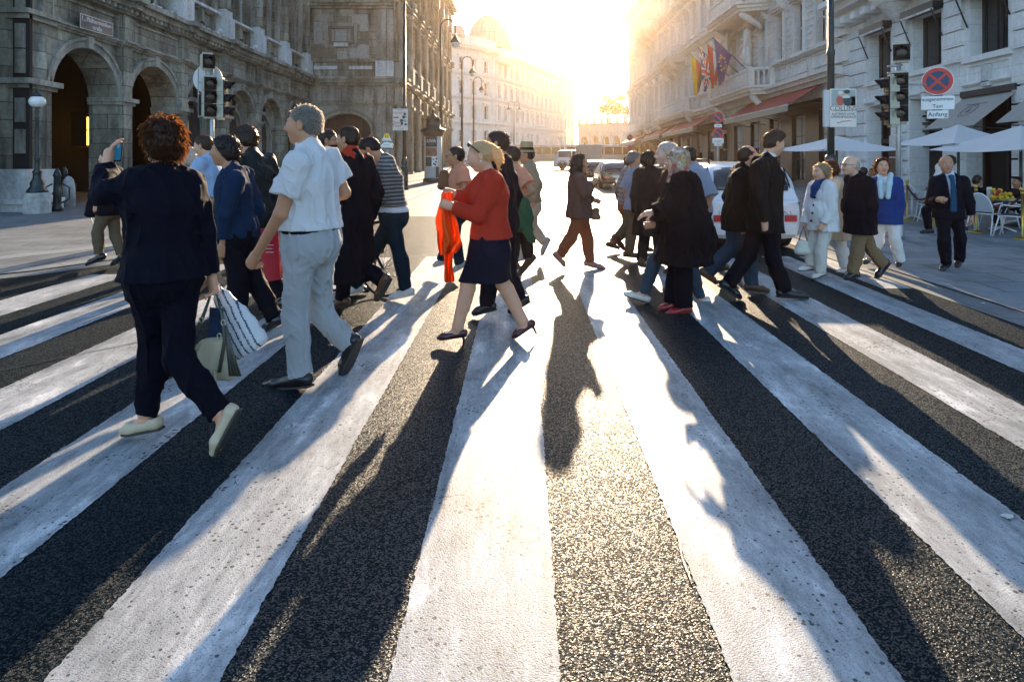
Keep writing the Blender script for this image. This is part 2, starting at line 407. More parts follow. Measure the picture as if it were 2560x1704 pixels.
# ================================================================ BUILDINGS
SLOPE = .024                      # the street climbs: courses drop against it
class Face:
    """a facade: u runs along it, n outwards, z up"""
    def __init__(s, O, U, Nn, slope=SLOPE): s.O, s.U, s.N, s.s = O, U, Nn, slope
    def __call__(s, u, n, z):
        x = s.O[0] + s.U[0] * u + s.N[0] * n; y = s.O[1] + s.U[1] * u + s.N[1] * n
        return (x, y, z - s.s * y)
def fb(mb, u0, u1, n0, n1, z0, z1, m=None, top=None): mb.box((u0, n0, z0), (u1, n1, z1), m, top)
def grid_wall(mb, u0, u1, z0, z1, ops, depth, m=None, mr=None, n=0.):
    """front wall with rectangular openings (a,b,c,d) and their reveals"""
    us = sorted({u0, u1, *[x for o in ops for x in o[:2]]}); zs = sorted({z0, z1, *[x for o in ops for x in o[2:4]]})
    for a, b in zip(us[:-1], us[1:]):
        run = None
        for c, d in zip(zs[:-1], zs[1:]):
            hole = any(o[0] <= a + 1e-6 and b - 1e-6 <= o[1] and o[2] <= c + 1e-6 and d - 1e-6 <= o[3] for o in ops)
            if not hole: mb.add([(a, n, c), (b, n, c), (b, n, d), (a, n, d)], [(0, 1, 2, 3)], m)
    for a, b, c, d in [o[:4] for o in ops]:
        mb.add([(a, n, c), (b, n, c), (b, n, d), (a, n, d), (a, n - depth, c), (b, n - depth, c), (b, n - depth, d), (a, n - depth, d)], [(0, 1, 5, 4), (1, 2, 6, 5), (2, 3, 7, 6), (3, 0, 4, 7)], mr or m)
def arch_pts(u0, u1, zs, rise, k=18): return [((u0 + u1) / 2 - (u1 - u0) / 2 * math.cos(math.pi * i / k), zs + rise * math.sin(math.pi * i / k)) for i in range(k + 1)]
def arch_bay(mb, u0, u1, zb, zs, rise, zt, depth, m=None, mr=None, n=0.):
    P = arch_pts(u0, u1, zs, rise)
    for (a, c), (b, d) in zip(P[:-1], P[1:]):
        mb.add([(a, n, c), (b, n, d), (b, n, zt), (a, n, zt)], [(0, 1, 2, 3)], m)
        mb.add([(a, n, c), (b, n, d), (b, n - depth, d), (a, n - depth, c)], [(0, 1, 2, 3)], mr or m, True)
    for u in (u0, u1): mb.add([(u, n, zb), (u, n, zs), (u, n - depth, zs), (u, n - depth, zb)], [(0, 1, 2, 3)], mr or m)
def arch_ring(mb, u0, u1, zs, rise, wd, n0, n1, m=None):
    A = arch_pts(u0, u1, zs, rise); B = arch_pts(u0 - wd, u1 + wd, zs, rise + wd)
    for i in range(len(A) - 1):
        a, b, c, d = A[i], A[i + 1], B[i + 1], B[i]
        mb.add([(a[0], n1, a[1]), (b[0], n1, b[1]), (c[0], n1, c[1]), (d[0], n1, d[1]), (a[0], n0, a[1]), (b[0], n0, b[1]), (c[0], n0, c[1]), (d[0], n0, d[1])], [(0, 1, 2, 3), (0, 4, 5, 1), (3, 2, 6, 7)], m)
def cornice(mb, u0, u1, z, h, out, m=None, dent=0., n=0.):
    fb(mb, u0, u1, n - .05, n + out * .35, z, z + h * .34, m)
    fb(mb, u0 - .01, u1 + .01, n - .05, n + out * .72, z + h * .34, z + h * .70, m)
    fb(mb, u0 - .02, u1 + .02, n - .05, n + out, z + h * .70, z + h, m, None)
    if dent:
        u = u0 + dent * .5
        while u < u1 - dent * .4:
            fb(mb, u, u + dent * .5, n - .04, n + out * .62, z + h * .10, z + h * .338, m); u += dent
def panel(mb, u0, u1, z0, z1, wd, out, m=None, n=0.):
    fb(mb, u0, u1, n - .02, n + out, z1 - wd, z1, m); fb(mb, u0, u1, n - .02, n + out, z0, z0 + wd, m)
    fb(mb, u0, u0 + wd, n - .02, n + out, z0 + wd, z1 - wd, m); fb(mb, u1 - wd, u1, n - .02, n + out, z0 + wd, z1 - wd, m)

M_ST = stone('opera_stone', (.20, .192, .152), (.40, .385, .315), 1.0, .46, .012, (.020, .024, .022), .92)
M_STP = stone('opera_trim_stone', (.28, .275, .235), (.40, .39, .34), 1.4, 9., .006, (.03, .034, .032), .80)
M_WS = stone('white_stone', (.62, .63, .62), (.72, .73, .72), .9, 9., .005, (.12, .12, .11), .5)
M_SHADE = mat('arcade_shade', (.014, .014, .016), .9, vary=(2, .4))  # near-black colour puts the arcade's inner shade into the plaster
M_DOORW = mat('arcade_wood', (.05, .024, .012), .5, vary=(5, .4), bump=(30, .2, .003))
M_MAROON = mat('maroon_gate', (.020, .004, .012), .55, vary=(3, .3), bump=(40, .1, .003))
M_GLASS = mat('window_glass', (.018, .024, .03), .06, .6, vary=None)
M_FRAMEW = mat('window_wood', (.035, .02, .02), .5, vary=(9, .3))
M_IRON = mat('cast_iron', (.012, .022, .026), .42, .5, vary=(14, .4), bump=(60, .15, .002))

opera = empty('opera_house', (-12.8, 17.4, 0))
tag(opera, 'sooty stone opera house with an arcade of dark arches and a projecting wing', 'building')
def off(F):
    """facade point relative to a thing standing at its own origin"""
    return F
def bpart(mb, name, root, m=None):
    o = mb.build(name, m); o.parent = root; o.matrix_parent_inverse = Matrix.Translation(-Vector(root.location)); return o

FA = Face((-12.8, 0), (0, 1), (1, 0))
bays = [(18.54 + 3.68 * k, 18.54 + 3.68 * k + 3.08) for k in range(6)]
ZSP, RISE, ZSTR, ZCOR = 3.62, 1.42, 5.36, 6.42
mb = MB(FA)
prev = 18.3
for k, (a, b) in enumerate(bays):
    mb.add([(prev, 0, -1), (a, 0, -1), (a, 0, ZCOR + .5), (prev, 0, ZCOR + .5)], [(0, 1, 2, 3)], M_ST)
    arch_bay(mb, a, b, -1, ZSP, RISE, ZCOR + .5, .92, M_ST, M_ST)
    prev = b
mb.add([(prev, 0, -1), (41.02, 0, -1), (41.02, 0, ZCOR + .5), (prev, 0, ZCOR + .5)], [(0, 1, 2, 3)], M_ST)
bpart(mb, 'arcade_wall', opera)
mb = MB(FA)           # pilasters, imposts, archivolts, panels
piers = [18.3 + .0] + [b + .30 for a, b in bays]
for k, (a, b) in enumerate(bays):
    c = b + .30 if k < 5 else b + .5
    fb(mb, b + .07, b + .53, -.05, .16, -1, ZCOR - .02, M_ST)                           # pilaster
    fb(mb, b + .02, b + .58, -.05, .24, .75, 1.55, M_STP); fb(mb, b + .0, b + .6, -.05, .30, -1, .75, M_STP)
    for zz, hh, oo in ((ZSP - .10, .10, .17), (ZSP, .13, .27)):
        fb(mb, b - .03 - oo * .4, b + .63 + oo * .4, -.90, oo, zz, zz + hh, M_STP)          # impost wraps the pier
    arch_ring(mb, a, b, ZSP, RISE, .20, -.02, .06, M_STP); arch_ring(mb, a - .2, b + .2, ZSP, RISE + .2, .09, -.02, .11, M_STP)
    fb(mb, b + .06, b + .54, .16, .19, ZSTR + .16, ZCOR - .1, M_ST)
    panel(mb, a - .0, b + .0, ZSTR + .2, ZCOR - .12, .07, .05, M_STP)
    fb(mb, (a + b) / 2 - .13, (a + b) / 2 + .13, -.02, .14, ZSP + RISE - .02, ZSP + RISE + .34, M_STP)   # keystone
cornice(mb, 18.3, 41.0, ZSTR, .18, .20, M_STP); cornice(mb, 18.3, 41.0, ZCOR, .52, .55, M_STP, .30)
for k, (a, b) in enumerate(bays):
    cornice(mb, b + .0, b + .6, ZCOR - .001, .55, .70, M_STP); cornice(mb, b - .01, b + .61, ZSTR - .001, .20, .34, M_STP)
bpart(mb, 'arcade_trim', opera)
# inside of the arcade: back wall, vault, paving; glazed bays farther on
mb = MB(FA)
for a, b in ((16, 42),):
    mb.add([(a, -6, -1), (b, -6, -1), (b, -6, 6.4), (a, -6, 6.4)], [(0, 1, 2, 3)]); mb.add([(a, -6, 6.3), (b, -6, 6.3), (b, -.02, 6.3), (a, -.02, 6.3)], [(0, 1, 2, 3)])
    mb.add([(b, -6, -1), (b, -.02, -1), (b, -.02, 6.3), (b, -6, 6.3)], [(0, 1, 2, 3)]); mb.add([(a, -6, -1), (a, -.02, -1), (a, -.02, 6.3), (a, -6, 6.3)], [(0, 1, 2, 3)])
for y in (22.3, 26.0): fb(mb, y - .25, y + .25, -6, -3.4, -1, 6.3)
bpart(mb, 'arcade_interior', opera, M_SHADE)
mb = MB(FA); fb(mb, 23.0, 25.4, -5.98, -5.8, -1, 2.55, M_DOORW); fb(mb, 23.3, 25.1, -5.84, -5.74, 1.3, 2.35, M_DOORW)
bpart(mb, 'arcade_door', opera)
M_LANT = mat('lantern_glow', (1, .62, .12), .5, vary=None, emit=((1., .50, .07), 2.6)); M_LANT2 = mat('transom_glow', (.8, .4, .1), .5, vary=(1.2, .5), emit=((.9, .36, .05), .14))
mb = MB(FA); fb(mb, 23.0, 25.3, -5.86, -5.70, 2.45, 3.5, M_LANT2); bpart(mb, 'lit_transom', opera)
mb = MB(FA); fb(mb, 24.6, 25.1, -3.4, -2.9, 2.35, 3.35, M_LANT)
l_ = bpart(mb, 'lit_lantern', opera)
mb = MB(FA); 
for q in (24.58, 24.84, 25.1): fb(mb, q - .02, q + .02, -3.42, -2.88, 2.3, 3.4, M_IRON)
fb(mb, 24.52, 25.18, -3.47, -2.83, 3.36, 3.5, M_IRON); fb(mb, 24.56, 25.14, -3.42, -2.88, 2.86, 2.9, M_IRON); mb.tube([(24.85, -3.15, 3.5), (24.85, -3.15, 6.3)], .02, 6, M_IRON)
bpart(mb, 'lantern_cage', opera)
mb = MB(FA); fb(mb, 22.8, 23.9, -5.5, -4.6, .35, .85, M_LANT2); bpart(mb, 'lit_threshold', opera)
for k in (2, 3, 4, 5):
    a, b = bays[k]; P = arch_pts(a, b, ZSP, RISE, 18); mb = MB(FA)
    mb.add([(u, -.62, z) for u, z in P] + [(b, -.62, -1), (a, -.62, -1)], [tuple(range(len(P) + 2))], M_GLASS)
    pn = bpart(mb, 'arch_glazing', opera)
    mb = MB(FA); r = (b - a) / 2
    arch_ring(mb, a + .55, b - .55, ZSP - .35, .95, .15, -.62, -.40, M_STP); arch_ring(mb, a + .16, b - .16, ZSP, RISE - .16, .16, -.62, -.36, M_STP)
    for u in (a + .45, b - .45): fb(mb, u - .09, u + .09, -.62, -.38, -1, ZSP - .3, M_STP)
    fb(mb, a, b, -.62, -.37, -1, 1.15, M_ST); mb.tube([((a + b) / 2, -.5, ZSP + .62), ((a + b) / 2, -.5, ZSP + RISE)], .07, 6, M_STP)
    for sgn in (-1, 1): mb.tube([((a + b) / 2 + sgn * .5, -.5, ZSP + .5), ((a + b) / 2 + sgn * .8, -.5, ZSP + .95)], .07, 6, M_STP)
    t_ = mb.build('tracery'); t_.parent = pn
# upper floor over the arcade
mb = MB(FA); ops = []
for a, b in bays: c = (a + b) / 2; ops += [(c - 1.05, c - .12, 8.05, 11.9), (c + .12, c + 1.05, 8.05, 11.9)]
grid_wall(mb, 12, 41.02, ZCOR + .5, 18.5, ops, .5, M_ST, M_ST, -.18); mb.add([(12, -.18, 18.5), (41.02, -.18, 18.5), (41.02, -14, 18.5), (12, -14, 18.5)], [(0, 1, 2, 3)], M_ST)
bpart(mb, 'upper_wall', opera)
mb = MB(FA)
for a, b in [(bays[0][0] - 3.68, bays[0][0] - .6)] + bays:
    c = (a + b) / 2; p = b + .30
    fb(mb, p - .42, p + .42, -.2, .32, 6.95, 7.85, M_WS); fb(mb, p - .36, p + .36, -.2, .24, 7.85, 8.25, M_WS)             # pedestal
    mb.lathe([(.27, 8.25), (.23, 8.5), (.22, 12.2), (.30, 12.4)], (p, .06, 0), 12, M_ST)                               # half column
    fb(mb, p - .5, p + .5, -.2, .02, 8.25, 13, M_ST)
    panel(mb, c - 1.2, c + 1.2, 7.02, 7.95, .10, .12, M_STP, -.18); fb(mb, c - .12, c + .12, -.2, .0, 6.95, 11.9, M_STP); fb(mb, c - 1.3, c + 1.3, -.2, .12, 7.95, 8.06, M_WS)
    fb(mb, c - 1.32, c - 1.06, -.2, .0, 8.06, 12.4, M_STP); fb(mb, c + 1.06, c + 1.32, -.2, .0, 8.06, 12.4, M_STP); fb(mb, c - 1.5, c + 1.5, -.2, .14, 11.92, 12.2, M_STP)
    mb.sphere((c + .55, .42, 7.12), .12, M_WS, 8, 6); mb.sphere((c - 1.0, .42, 7.10), .11, M_IRON, 8, 6)
    for q in range(9): fb(mb, c - 1.2 + q * .29, c - 1.2 + q * .29 + .17, -.18, .36 + .05 * (q % 3), 6.93, 7.02 + .05 * (q % 2), M_WS)
cornice(mb, 12, 41, 12.6, .5, .5, M_STP); cornice(mb, 12, 41, 18.0, .6, .8, M_STP)
bpart(mb, 'upper_trim', opera)
def window(mbxf, u0, u1, z0, z1, n, root, rows=3, cols=2, mf=None, mg=None, fw=.07):
    mb = MB(mbxf); mf = mf or M_FRAMEW
    fb(mb, u0, u0 + fw, n, n + .06, z0, z1, mf); fb(mb, u1 - fw, u1, n, n + .06, z0, z1, mf); fb(mb, u0 + fw, u1 - fw, n, n + .06, z1 - fw, z1, mf); fb(mb, u0 + fw, u1 - fw, n, n + .06, z0, z0 + fw, mf)
    for i in range(1, cols): q = u0 + (u1 - u0) * i / cols; fb(mb, q - fw * .4, q + fw * .4, n, n + .052, z0 + fw, z1 - fw, mf)
    for i in range(1, rows): q = z0 + (z1 - z0) * i / rows; fb(mb, u0 + fw, u1 - fw, n, n + .045, q - fw * .3, q + fw * .3, mf)
    w_ = bpart(mb, 'window', root)
    mb = MB(mbxf); mb.add([(u0, n + .02, z0), (u1, n + .02, z0), (u1, n + .02, z1), (u0, n + .02, z1)], [(0, 1, 2, 3)], mg or M_GLASS)
    g_ = mb.build('pane'); g_.parent = w_
    return w_
for o in ops: window(FA, *o, -.60, opera, 6, 2)
# corner block at the near end
mb = MB(lambda x, y, z: (x, y, z - SLOPE * y))
XC = -12.72
def cb(x0, x1, y0, y1, z0, z1, m): mb.box((x0, y0, z0), (x1, y1, z1), m)
cb(-22, XC - .30, 17.55, 18.5, -1, 18.4, M_ST)
for x0, x1, dy in ((-13.75, -13.18, .15), (-14.9, -13.95, .22), (-16.2, -15.3, .05)):
    cb(x0, x1, 17.55 - dy, 17.6, 1.5, 12, M_ST)
cb(-13.05, -12.62, 17.5, 17.6, 1.2, 12, M_SHADE)  # dark strip painting the shade of a recessed panel
for zz in (1.9, 2.7, 3.95, 4.6, 5.6): cb(-12.95, -12.72, 17.42, 17.6, zz, zz + .62, M_STP)
mb.lathe([(.30, .9), (.285, 2.0), (.27, 6.4)], (XC - .22, 18.12, 0), 16, M_ST); cb(XC - .5, XC - .02, 17.6, 18.49, -1, 8, M_ST)
for (zz, hh, o) in ((3.58, .10, .10), (3.68, .14, .24), (5.36, .12, .10), (5.48, .12, .2), (6.40, .2, .2), (6.6, .34, .45)):
    cb(-22, XC + o, 17.52 - o, 18.52 + o * .3, zz, zz + hh, M_STP)
for (z0, z1, o, m) in ((-1, .62, .40, M_WS), (.62, .74, .46, M_WS), (.74, .98, .30, M_WS), (.98, 1.5, .22, M_WS)): cb(-22, XC + o * .75, 17.52 - o, 18.5, z0, z1, m)
bpart(mb, 'corner_pier', opera)

# projecting wing: end wall facing us
FB = Face((0, 41), (1, 0), (0, -1))
mb = MB(FB)
au, bu, sp_, ri_ = -12.1, -9.08, 3.72, 1.05
mb.add([(-14, 0, -1), (au, 0, -1), (au, 0, 6.5), (-14, 0, 6.5)], [(0, 1, 2, 3)], M_STP); mb.add([(bu, 0, -1), (-7.7, 0, -1), (-7.7, 0, 6.5), (bu, 0, 6.5)], [(0, 1, 2, 3)], M_STP)
arch_bay(mb, au, bu, -1, sp_, ri_, 6.5, .6, M_STP, M_STP)
mb.add([(-14, 0, 6.5), (-7.7, 0, 6.5), (-7.7, 0, 21), (-14, 0, 21)], [(0, 1, 2, 3)], M_ST)
bpart(mb, 'wing_end_wall', opera)
mb = MB(FB); fb(mb, au - .1, bu + .1, -.7, -.55, -1, 5, M_MAROON)
for q in (-11.4, -10.6, -9.8): fb(mb, q - .02, q + .02, -.56, -.52, -1, 4.9, M_IRON)
bpart(mb, 'gate', opera)
mb = MB(FB)
arch_ring(mb, au, bu, sp_, ri_, .16, -.02, .07, M_STP); arch_ring(mb, au - .16, bu + .16, sp_, ri_ + .16, .12, -.02, .12, M_ST)
cornice(mb, -13, -7.68, 5.24, .16, .16, M_STP); cornice(mb, -13, -7.68, 6.42, .52, .5, M_STP, .26)
panel(mb, -12.35, -10.8, 5.46, 6.3, .06, .06, M_ST); panel(mb, -10.4, -8.85, 5.46, 6.3, .06, .06, M_ST)
for x0, x1 in ((-8.72, -8.14), (-8.05, -7.72)):
    fb(mb, x0, x1, -.02, .15, -1, 3.3, M_STP); fb(mb, x0, x1, -.02, .13, 3.5, 5.22, M_STP); fb(mb, x0, x1, -.02, .14, 5.42, 6.4, M_STP); fb(mb, x0 - .03, x1 + .03, -.02, .3, 6.95, 7.9, M_WS); fb(mb, x0, x1, -.02, .16, 7.9, 11, M_STP)
cornice(mb, -9.1, -7.66, 3.3, .2, .26, M_STP); cornice(mb, -13, -7.66, 7.85, .16, .2, M_STP); cornice(mb, -13, -7.66, 11.05, .42, .45, M_STP); fb(mb, -13, -7.66, -.02, .25, -1, 1.0, M_STP)
M_LT = stone('pale_block', (.36, .35, .32), (.40, .39, .36), 2, 9, 0, (.16, .15, .13), .3); M_DK = stone('brown_block', (.19, .165, .12), (.22, .19, .15), 2, 9, 0, (.06, .055, .045), .4)
for x0, x1, z0, z1, m in ((-12.55, -11.3, 8.1, 8.85, M_DK), (-10.35, -9.2, 8.1, 8.85, M_LT), (-12.5, -12.0, 8.95, 10.25, M_LT), (-10.2, -9.22, 10.1, 10.7, M_LT), (-9.75, -9.2, 9.7, 10.1, M_LT), (-9.75, -9.2, 8.95, 9.66, M_DK), (-12.5, -11.3, 10.3, 10.7, M_STP), (-11.1, -10.5, 7.98, 8.5, M_LT), (-12.5, -11.1, 7.42, 7.62, M_WS), (-10.4, -9.0, 7.42, 7.62, M_WS)):
    fb(mb, x0, x1, -.02, .035, z0, z1, m)
panel(mb, -12.62, -11.22, 8.02, 10.8, .05, .06, M_ST); panel(mb, -10.5, -9.12, 8.02, 10.8, .05, .06, M_ST)
panel(mb, -11.82, -9.88, 8.72, 10.2, .20, .10, M_STP); panel(mb, -11.58, -10.12, 8.94, 9.98, .14, .17, M_DK); fb(mb, -11.42, -10.28, -.02, .06, 9.08, 9.84, M_LT); fb(mb, -11.25, -10.4, .0, .22, 8.76, 8.98, M_WS)
bpart(mb, 'wing_end_trim', opera)
# wing: long side along the street
FD = Face((-7.7, 0), (0, 1), (1, 0))
mb = MB(FD); ops2 = []; ab = []
for k in range(8):
    u = 42.0 + 3.6 * k; ops2 += [(u + .75, u + 2.35, 8.3, 11.2), (u + .75, u + 2.35, 12.6, 14.6)]; ab.append((u + .45, u + 2.65))
grid_wall(mb, 41, 71, 6.5, 21, ops2, .45, M_ST); pv = 41
for a, b in ab:
    mb.add([(pv, 0, -1), (a, 0, -1), (a, 0, 6.5), (pv, 0, 6.5)], [(0, 1, 2, 3)], M_ST); arch_bay(mb, a, b, -1, 3.6, 1.1, 6.5, .6, M_ST); pv = b
mb.add([(pv, 0, -1), (71, 0, -1), (71, 0, 6.5), (pv, 0, 6.5)], [(0, 1, 2, 3)], M_ST); mb.add([(71, 0, -1), (71, -12, -1), (71, -12, 21), (71, 0, 21)], [(0, 1, 2, 3)], M_ST); mb.add([(41, 0, 21), (71, 0, 21), (71, -14, 21), (41, -14, 21)], [(0, 1, 2, 3)], M_ST)
bpart(mb, 'wing_side_wall', opera)
mb = MB(FD)
for k in range(9):
    p = 42.0 + 3.6 * k - .28
    fb(mb, p - .42, p + .42, -.02, .52, -1, 1.25, M_STP); mb.lathe([(.27, 1.25), (.24, 1.5), (.22, 5.1), (.32, 5.3)], (p, .24, 0), 10, M_STP); fb(mb, p - .4, p + .4, -.02, .60, 5.3, 5.5, M_STP); fb(mb, p - .36, p + .36, -.02, .45, 5.5, 6.4, M_STP)
    cornice(mb, p - .42, p + .42, 6.41, .54, .85, M_STP); fb(mb, p - .38, p + .38, -.02, .55, 6.95, 7.9, M_STP)
    mb.lathe([(.25, 7.9), (.22, 8.1), (.2, 11.3), (.3, 11.5)], (p, .24, 0), 10, M_STP); cornice(mb, p - .4, p + .4, 11.5, .5, .7, M_STP); mb.lathe([(.22, 12.0), (.19, 15.2), (.28, 15.4)], (p, .22, 0), 10, M_STP); mb.sphere((p, .5, 12.2), .25, M_STP, 8, 6)
    fb(mb, p - .38, p + .38, -.02, .5, 15.4, 17, M_STP)
for a, b in ab: arch_ring(mb, a, b, 3.6, 1.1, .22, -.02, .12, M_STP); panel(mb, a, b, 7.05, 7.85, .1, .15, M_STP); fb(mb, a - .1, b + .1, -.02, .3, 8.12, 8.29, M_STP); fb(mb, a, b, -.02, .3, 11.22, 11.45, M_STP)
for a, b, c, d in ops2: fb(mb, (a + b) / 2 - .1, (a + b) / 2 + .1, -.4, .1, c, d, M_STP)
cornice(mb, 41, 71, 5.24, .16, .2, M_STP); cornice(mb, 41, 71, 6.42, .5, .5, M_STP); cornice(mb, 41, 71, 7.88, .15, .2, M_STP); cornice(mb, 41, 71, 11.6, .4, .4, M_STP); cornice(mb, 41, 71, 17, .8, 1., M_STP)
bpart(mb, 'wing_side_trim', opera)
for a, b in ab:
    mb = MB(FD); P = arch_pts(a, b, 3.6, 1.1, 14); mb.add([(u, -.5, z) for u, z in P] + [(b, -.5, -1), (a, -.5, -1)], [tuple(range(len(P) + 2))], M_GLASS); bpart(mb, 'arch_glazing', opera)
for o in ops2: window(FD, *o, -.44, opera, 3, 2)
# street name plate on the arcade frieze
pl = empty('street_name_plate', (-12.60, 20.2, 5.25)); tag(pl, 'dark blue enamel street name plate high on the arcade frieze', 'sign')
M_BLUE = mat('blue_enamel', (.004, .018, .05), .25, coat=.5, vary=(12, .15)); M_WHT = mat('white_enamel', (.75, .76, .76), .4, vary=(14, .06))
mb = MB(); mb.box((0, -.80, -.22), (.03, .80, .22), M_BLUE); mb.build('plate', None, pl, .008)
mb = MB()
for a, b, c, d in ((-.78, .78, .195, .205), (-.78, .78, -.205, -.195)): mb.box((.028, a, c), (.034, b, d), M_WHT)
for a in (-.775, .765): mb.box((.028, a, -.19), (.034, a + .01, .19), M_WHT)
mb.build('border_line', M_WHT, pl)
for s_, z_ in (('1., Philharmoniker-', .085), ('straße', -.095)):
    text('lettering', s_, .19, (.034, 0, z_), (0, 1, 0), (0, 0, 1), M_WHT, pl, world=False)

# ---------------------------------------------------------------- right-hand buildings
M_CR = stone('cream_render', (.70, .70, .68), (.76, .755, .73), 1.6, .46, .004, (.40, .39, .37), .22)
M_CR2 = stone('ornate_render', (.66, .63, .585), (.73, .70, .65), 1.6, 9., .0, (.32, .29, .25), .38)
M_SHOP = mat('shopfront_wood', (.022, .014, .014), .38, vary=(5, .4), bump=(20, .1, .003)); M_DARKM = mat('dark_metal', (.018, .022, .028), .4, vary=(9, .2))
M_BRWIN = mat('brown_window_wood', (.055, .03, .022), .45, vary=(8, .3)); M_CURT = mat('net_curtain', (.55, .53, .48), .9, vary=(12, .2))
M_WARM = mat('interior_warm', (.16, .10, .05), .7, vary=(1.6, .8), emit=((.8, .5, .2), .05))
M_DIM = mat('interior_dark', (.02, .016, .016), .8, vary=(1.3, .7))
cafe = empty('cafe_building', (12.5, 18, 0)); tag(cafe, 'pale rendered corner building with dark awning boxes over its windows and a café below', 'building')
FC = Face((12.5, 0), (0, 1), (-1, 0))
wins = [(23.15, 24.55), (20.35, 21.85), (17.55, 19.05), (14.6, 16.1), (11.5, 13.0)]
opsw = [(a, b, 4.62, 6.3) for a, b in wins]
shops = [(23.15, 24.6, -1, 3.72), (20.3, 22.0, -1, 3.72), (17.2, 19.2, -1, 3.62), (14.3, 16.3, -1, 3.62), (11.2, 13.2, -1, 3.62)]
mb = MB(FC); grid_wall(mb, 7, 26.5, -1, 22, opsw + shops, .95, M_CR); mb.add([(7, 0, -1), (7, -12, -1), (7, -12, 22), (7, 0, 22)], [(0, 1, 2, 3)], M_CR); mb.add([(7, 0, 22), (26.5, 0, 22), (26.5, -12, 22), (7, -12, 22)], [(0, 1, 2, 3)], M_CR)
bpart(mb, 'wall', cafe)
mb = MB(FC)
edges = [26.5] + [x for a, b in wins for x in (b + .22, a - .22)] + [7]
for i in range(0, len(edges), 2):
    hi_, lo_ = edges[i], edges[i + 1]
    z = -1.
    while z < 7.0:
        if not (4.05 < z < 4.4): fb(mb, lo_ + .02, hi_ - .02, -.02, .09, z + .02, z + .43, M_CR)
        z += .46
for a, b in wins:
    fb(mb, a - .2, b + .2, -.02, .12, 4.44, 4.6, M_CR); panel(mb, a - .12, b + .12, 3.86, 4.38, .05, .04, M_CR); fb(mb, (a + b) / 2 - .16, (a + b) / 2 + .16, -.02, .10, 3.72, 4.28, M_WS)
cornice(mb, 7, 26.52, 3.78, .08, .1, M_CR); cornice(mb, 7, 26.55, 7.15, .7, 1.0, M_CR); cornice(mb, 7, 26.6, 21.3, .9, 1.1, M_CR)
u = 7.2
while u < 26.4: fb(mb, u, u + .3, -.02, .62, 6.88, 7.14, M_CR); u += .75
fb(mb, 24.9, 26.5, -.02, .16, -1, 1.0, M_CR); mb.lathe([(.02, 6.3), (.25, 6.5), (.6, 6.9), (.9, 7.16)], (22.5, .1, 0), 14, M_CR)
bpart(mb, 'facade_trim', cafe)
for k, (a, b) in enumerate(wins):
    window(FC, a, b, 4.62, 6.3, -.40, cafe, 1, 2, M_DARKM, M_GLASS, .13)
    mb = MB(FC); mb.add([(a, -1.2, 4.4), (b, -1.2, 4.4), (b, -1.2, 6.5), (a, -1.2, 6.5)], [(0, 1, 2, 3)], M_WARM); bpart(mb, 'window_backing', cafe)
    mb = MB(FC); fb(mb, a - .12, b + .12, .0, .34, 6.28, 6.5, M_DARKM); fb(mb, a - .1, b + .1, .30, .36, 6.22, 6.28, M_WS)
    for u in (a - .08, b + .08): mb.tube([(u, .02, 5.45), (u, .36, 6.26)], .025, 6, M_DARKM)
    bpart(mb, 'awning_box', cafe)
for k, (a, b, c, d) in enumerate(shops):
    mb = MB(FC); fb(mb, a, b, -.9, -.62, c, d, M_DIM)
    if k == 1:
        for q in range(12): fb(mb, a, b, -.62, -.4 - .1 * (q % 2), 2.2 + q * .12, 2.2 + q * .12 + .06, M_DARKM)
        fb(mb, a + .1, b - .1, -.6, -.45, -1, .9, M_SHOP)
    else:
        for u in (a, b - .1, (a + b) / 2 - .05): fb(mb, u, u + .1, -.62, -.45, -1, d, M_SHOP)
        fb(mb, a, b, -.62, -.44, 2.4, 2.55, M_SHOP)
        if k == 0: fb(mb, a + .5, b - .45, -.6, -.5, 1.2, 2.3, M_WARM)
    bpart(mb, 'shop_door', cafe)
M_AWN = mat('beige_canvas', (.43, .41, .375), .85, vary=(3, .12), trans=.25)
def sloped(mb, F, u0, u1, zt, zf, out, th, m):
    for a in (0,):
        mb.add([(u0, .03, zt), (u1, .03, zt), (u1, out, zf), (u0, out, zf), (u0, .03, zt - th), (u1, .03, zt - th), (u1, out, zf - th), (u0, out, zf - th)], [(0, 1, 2, 3), (7, 6, 5, 4), (3, 2, 6, 7), (0, 3, 7, 4), (1, 5, 6, 2)], m)
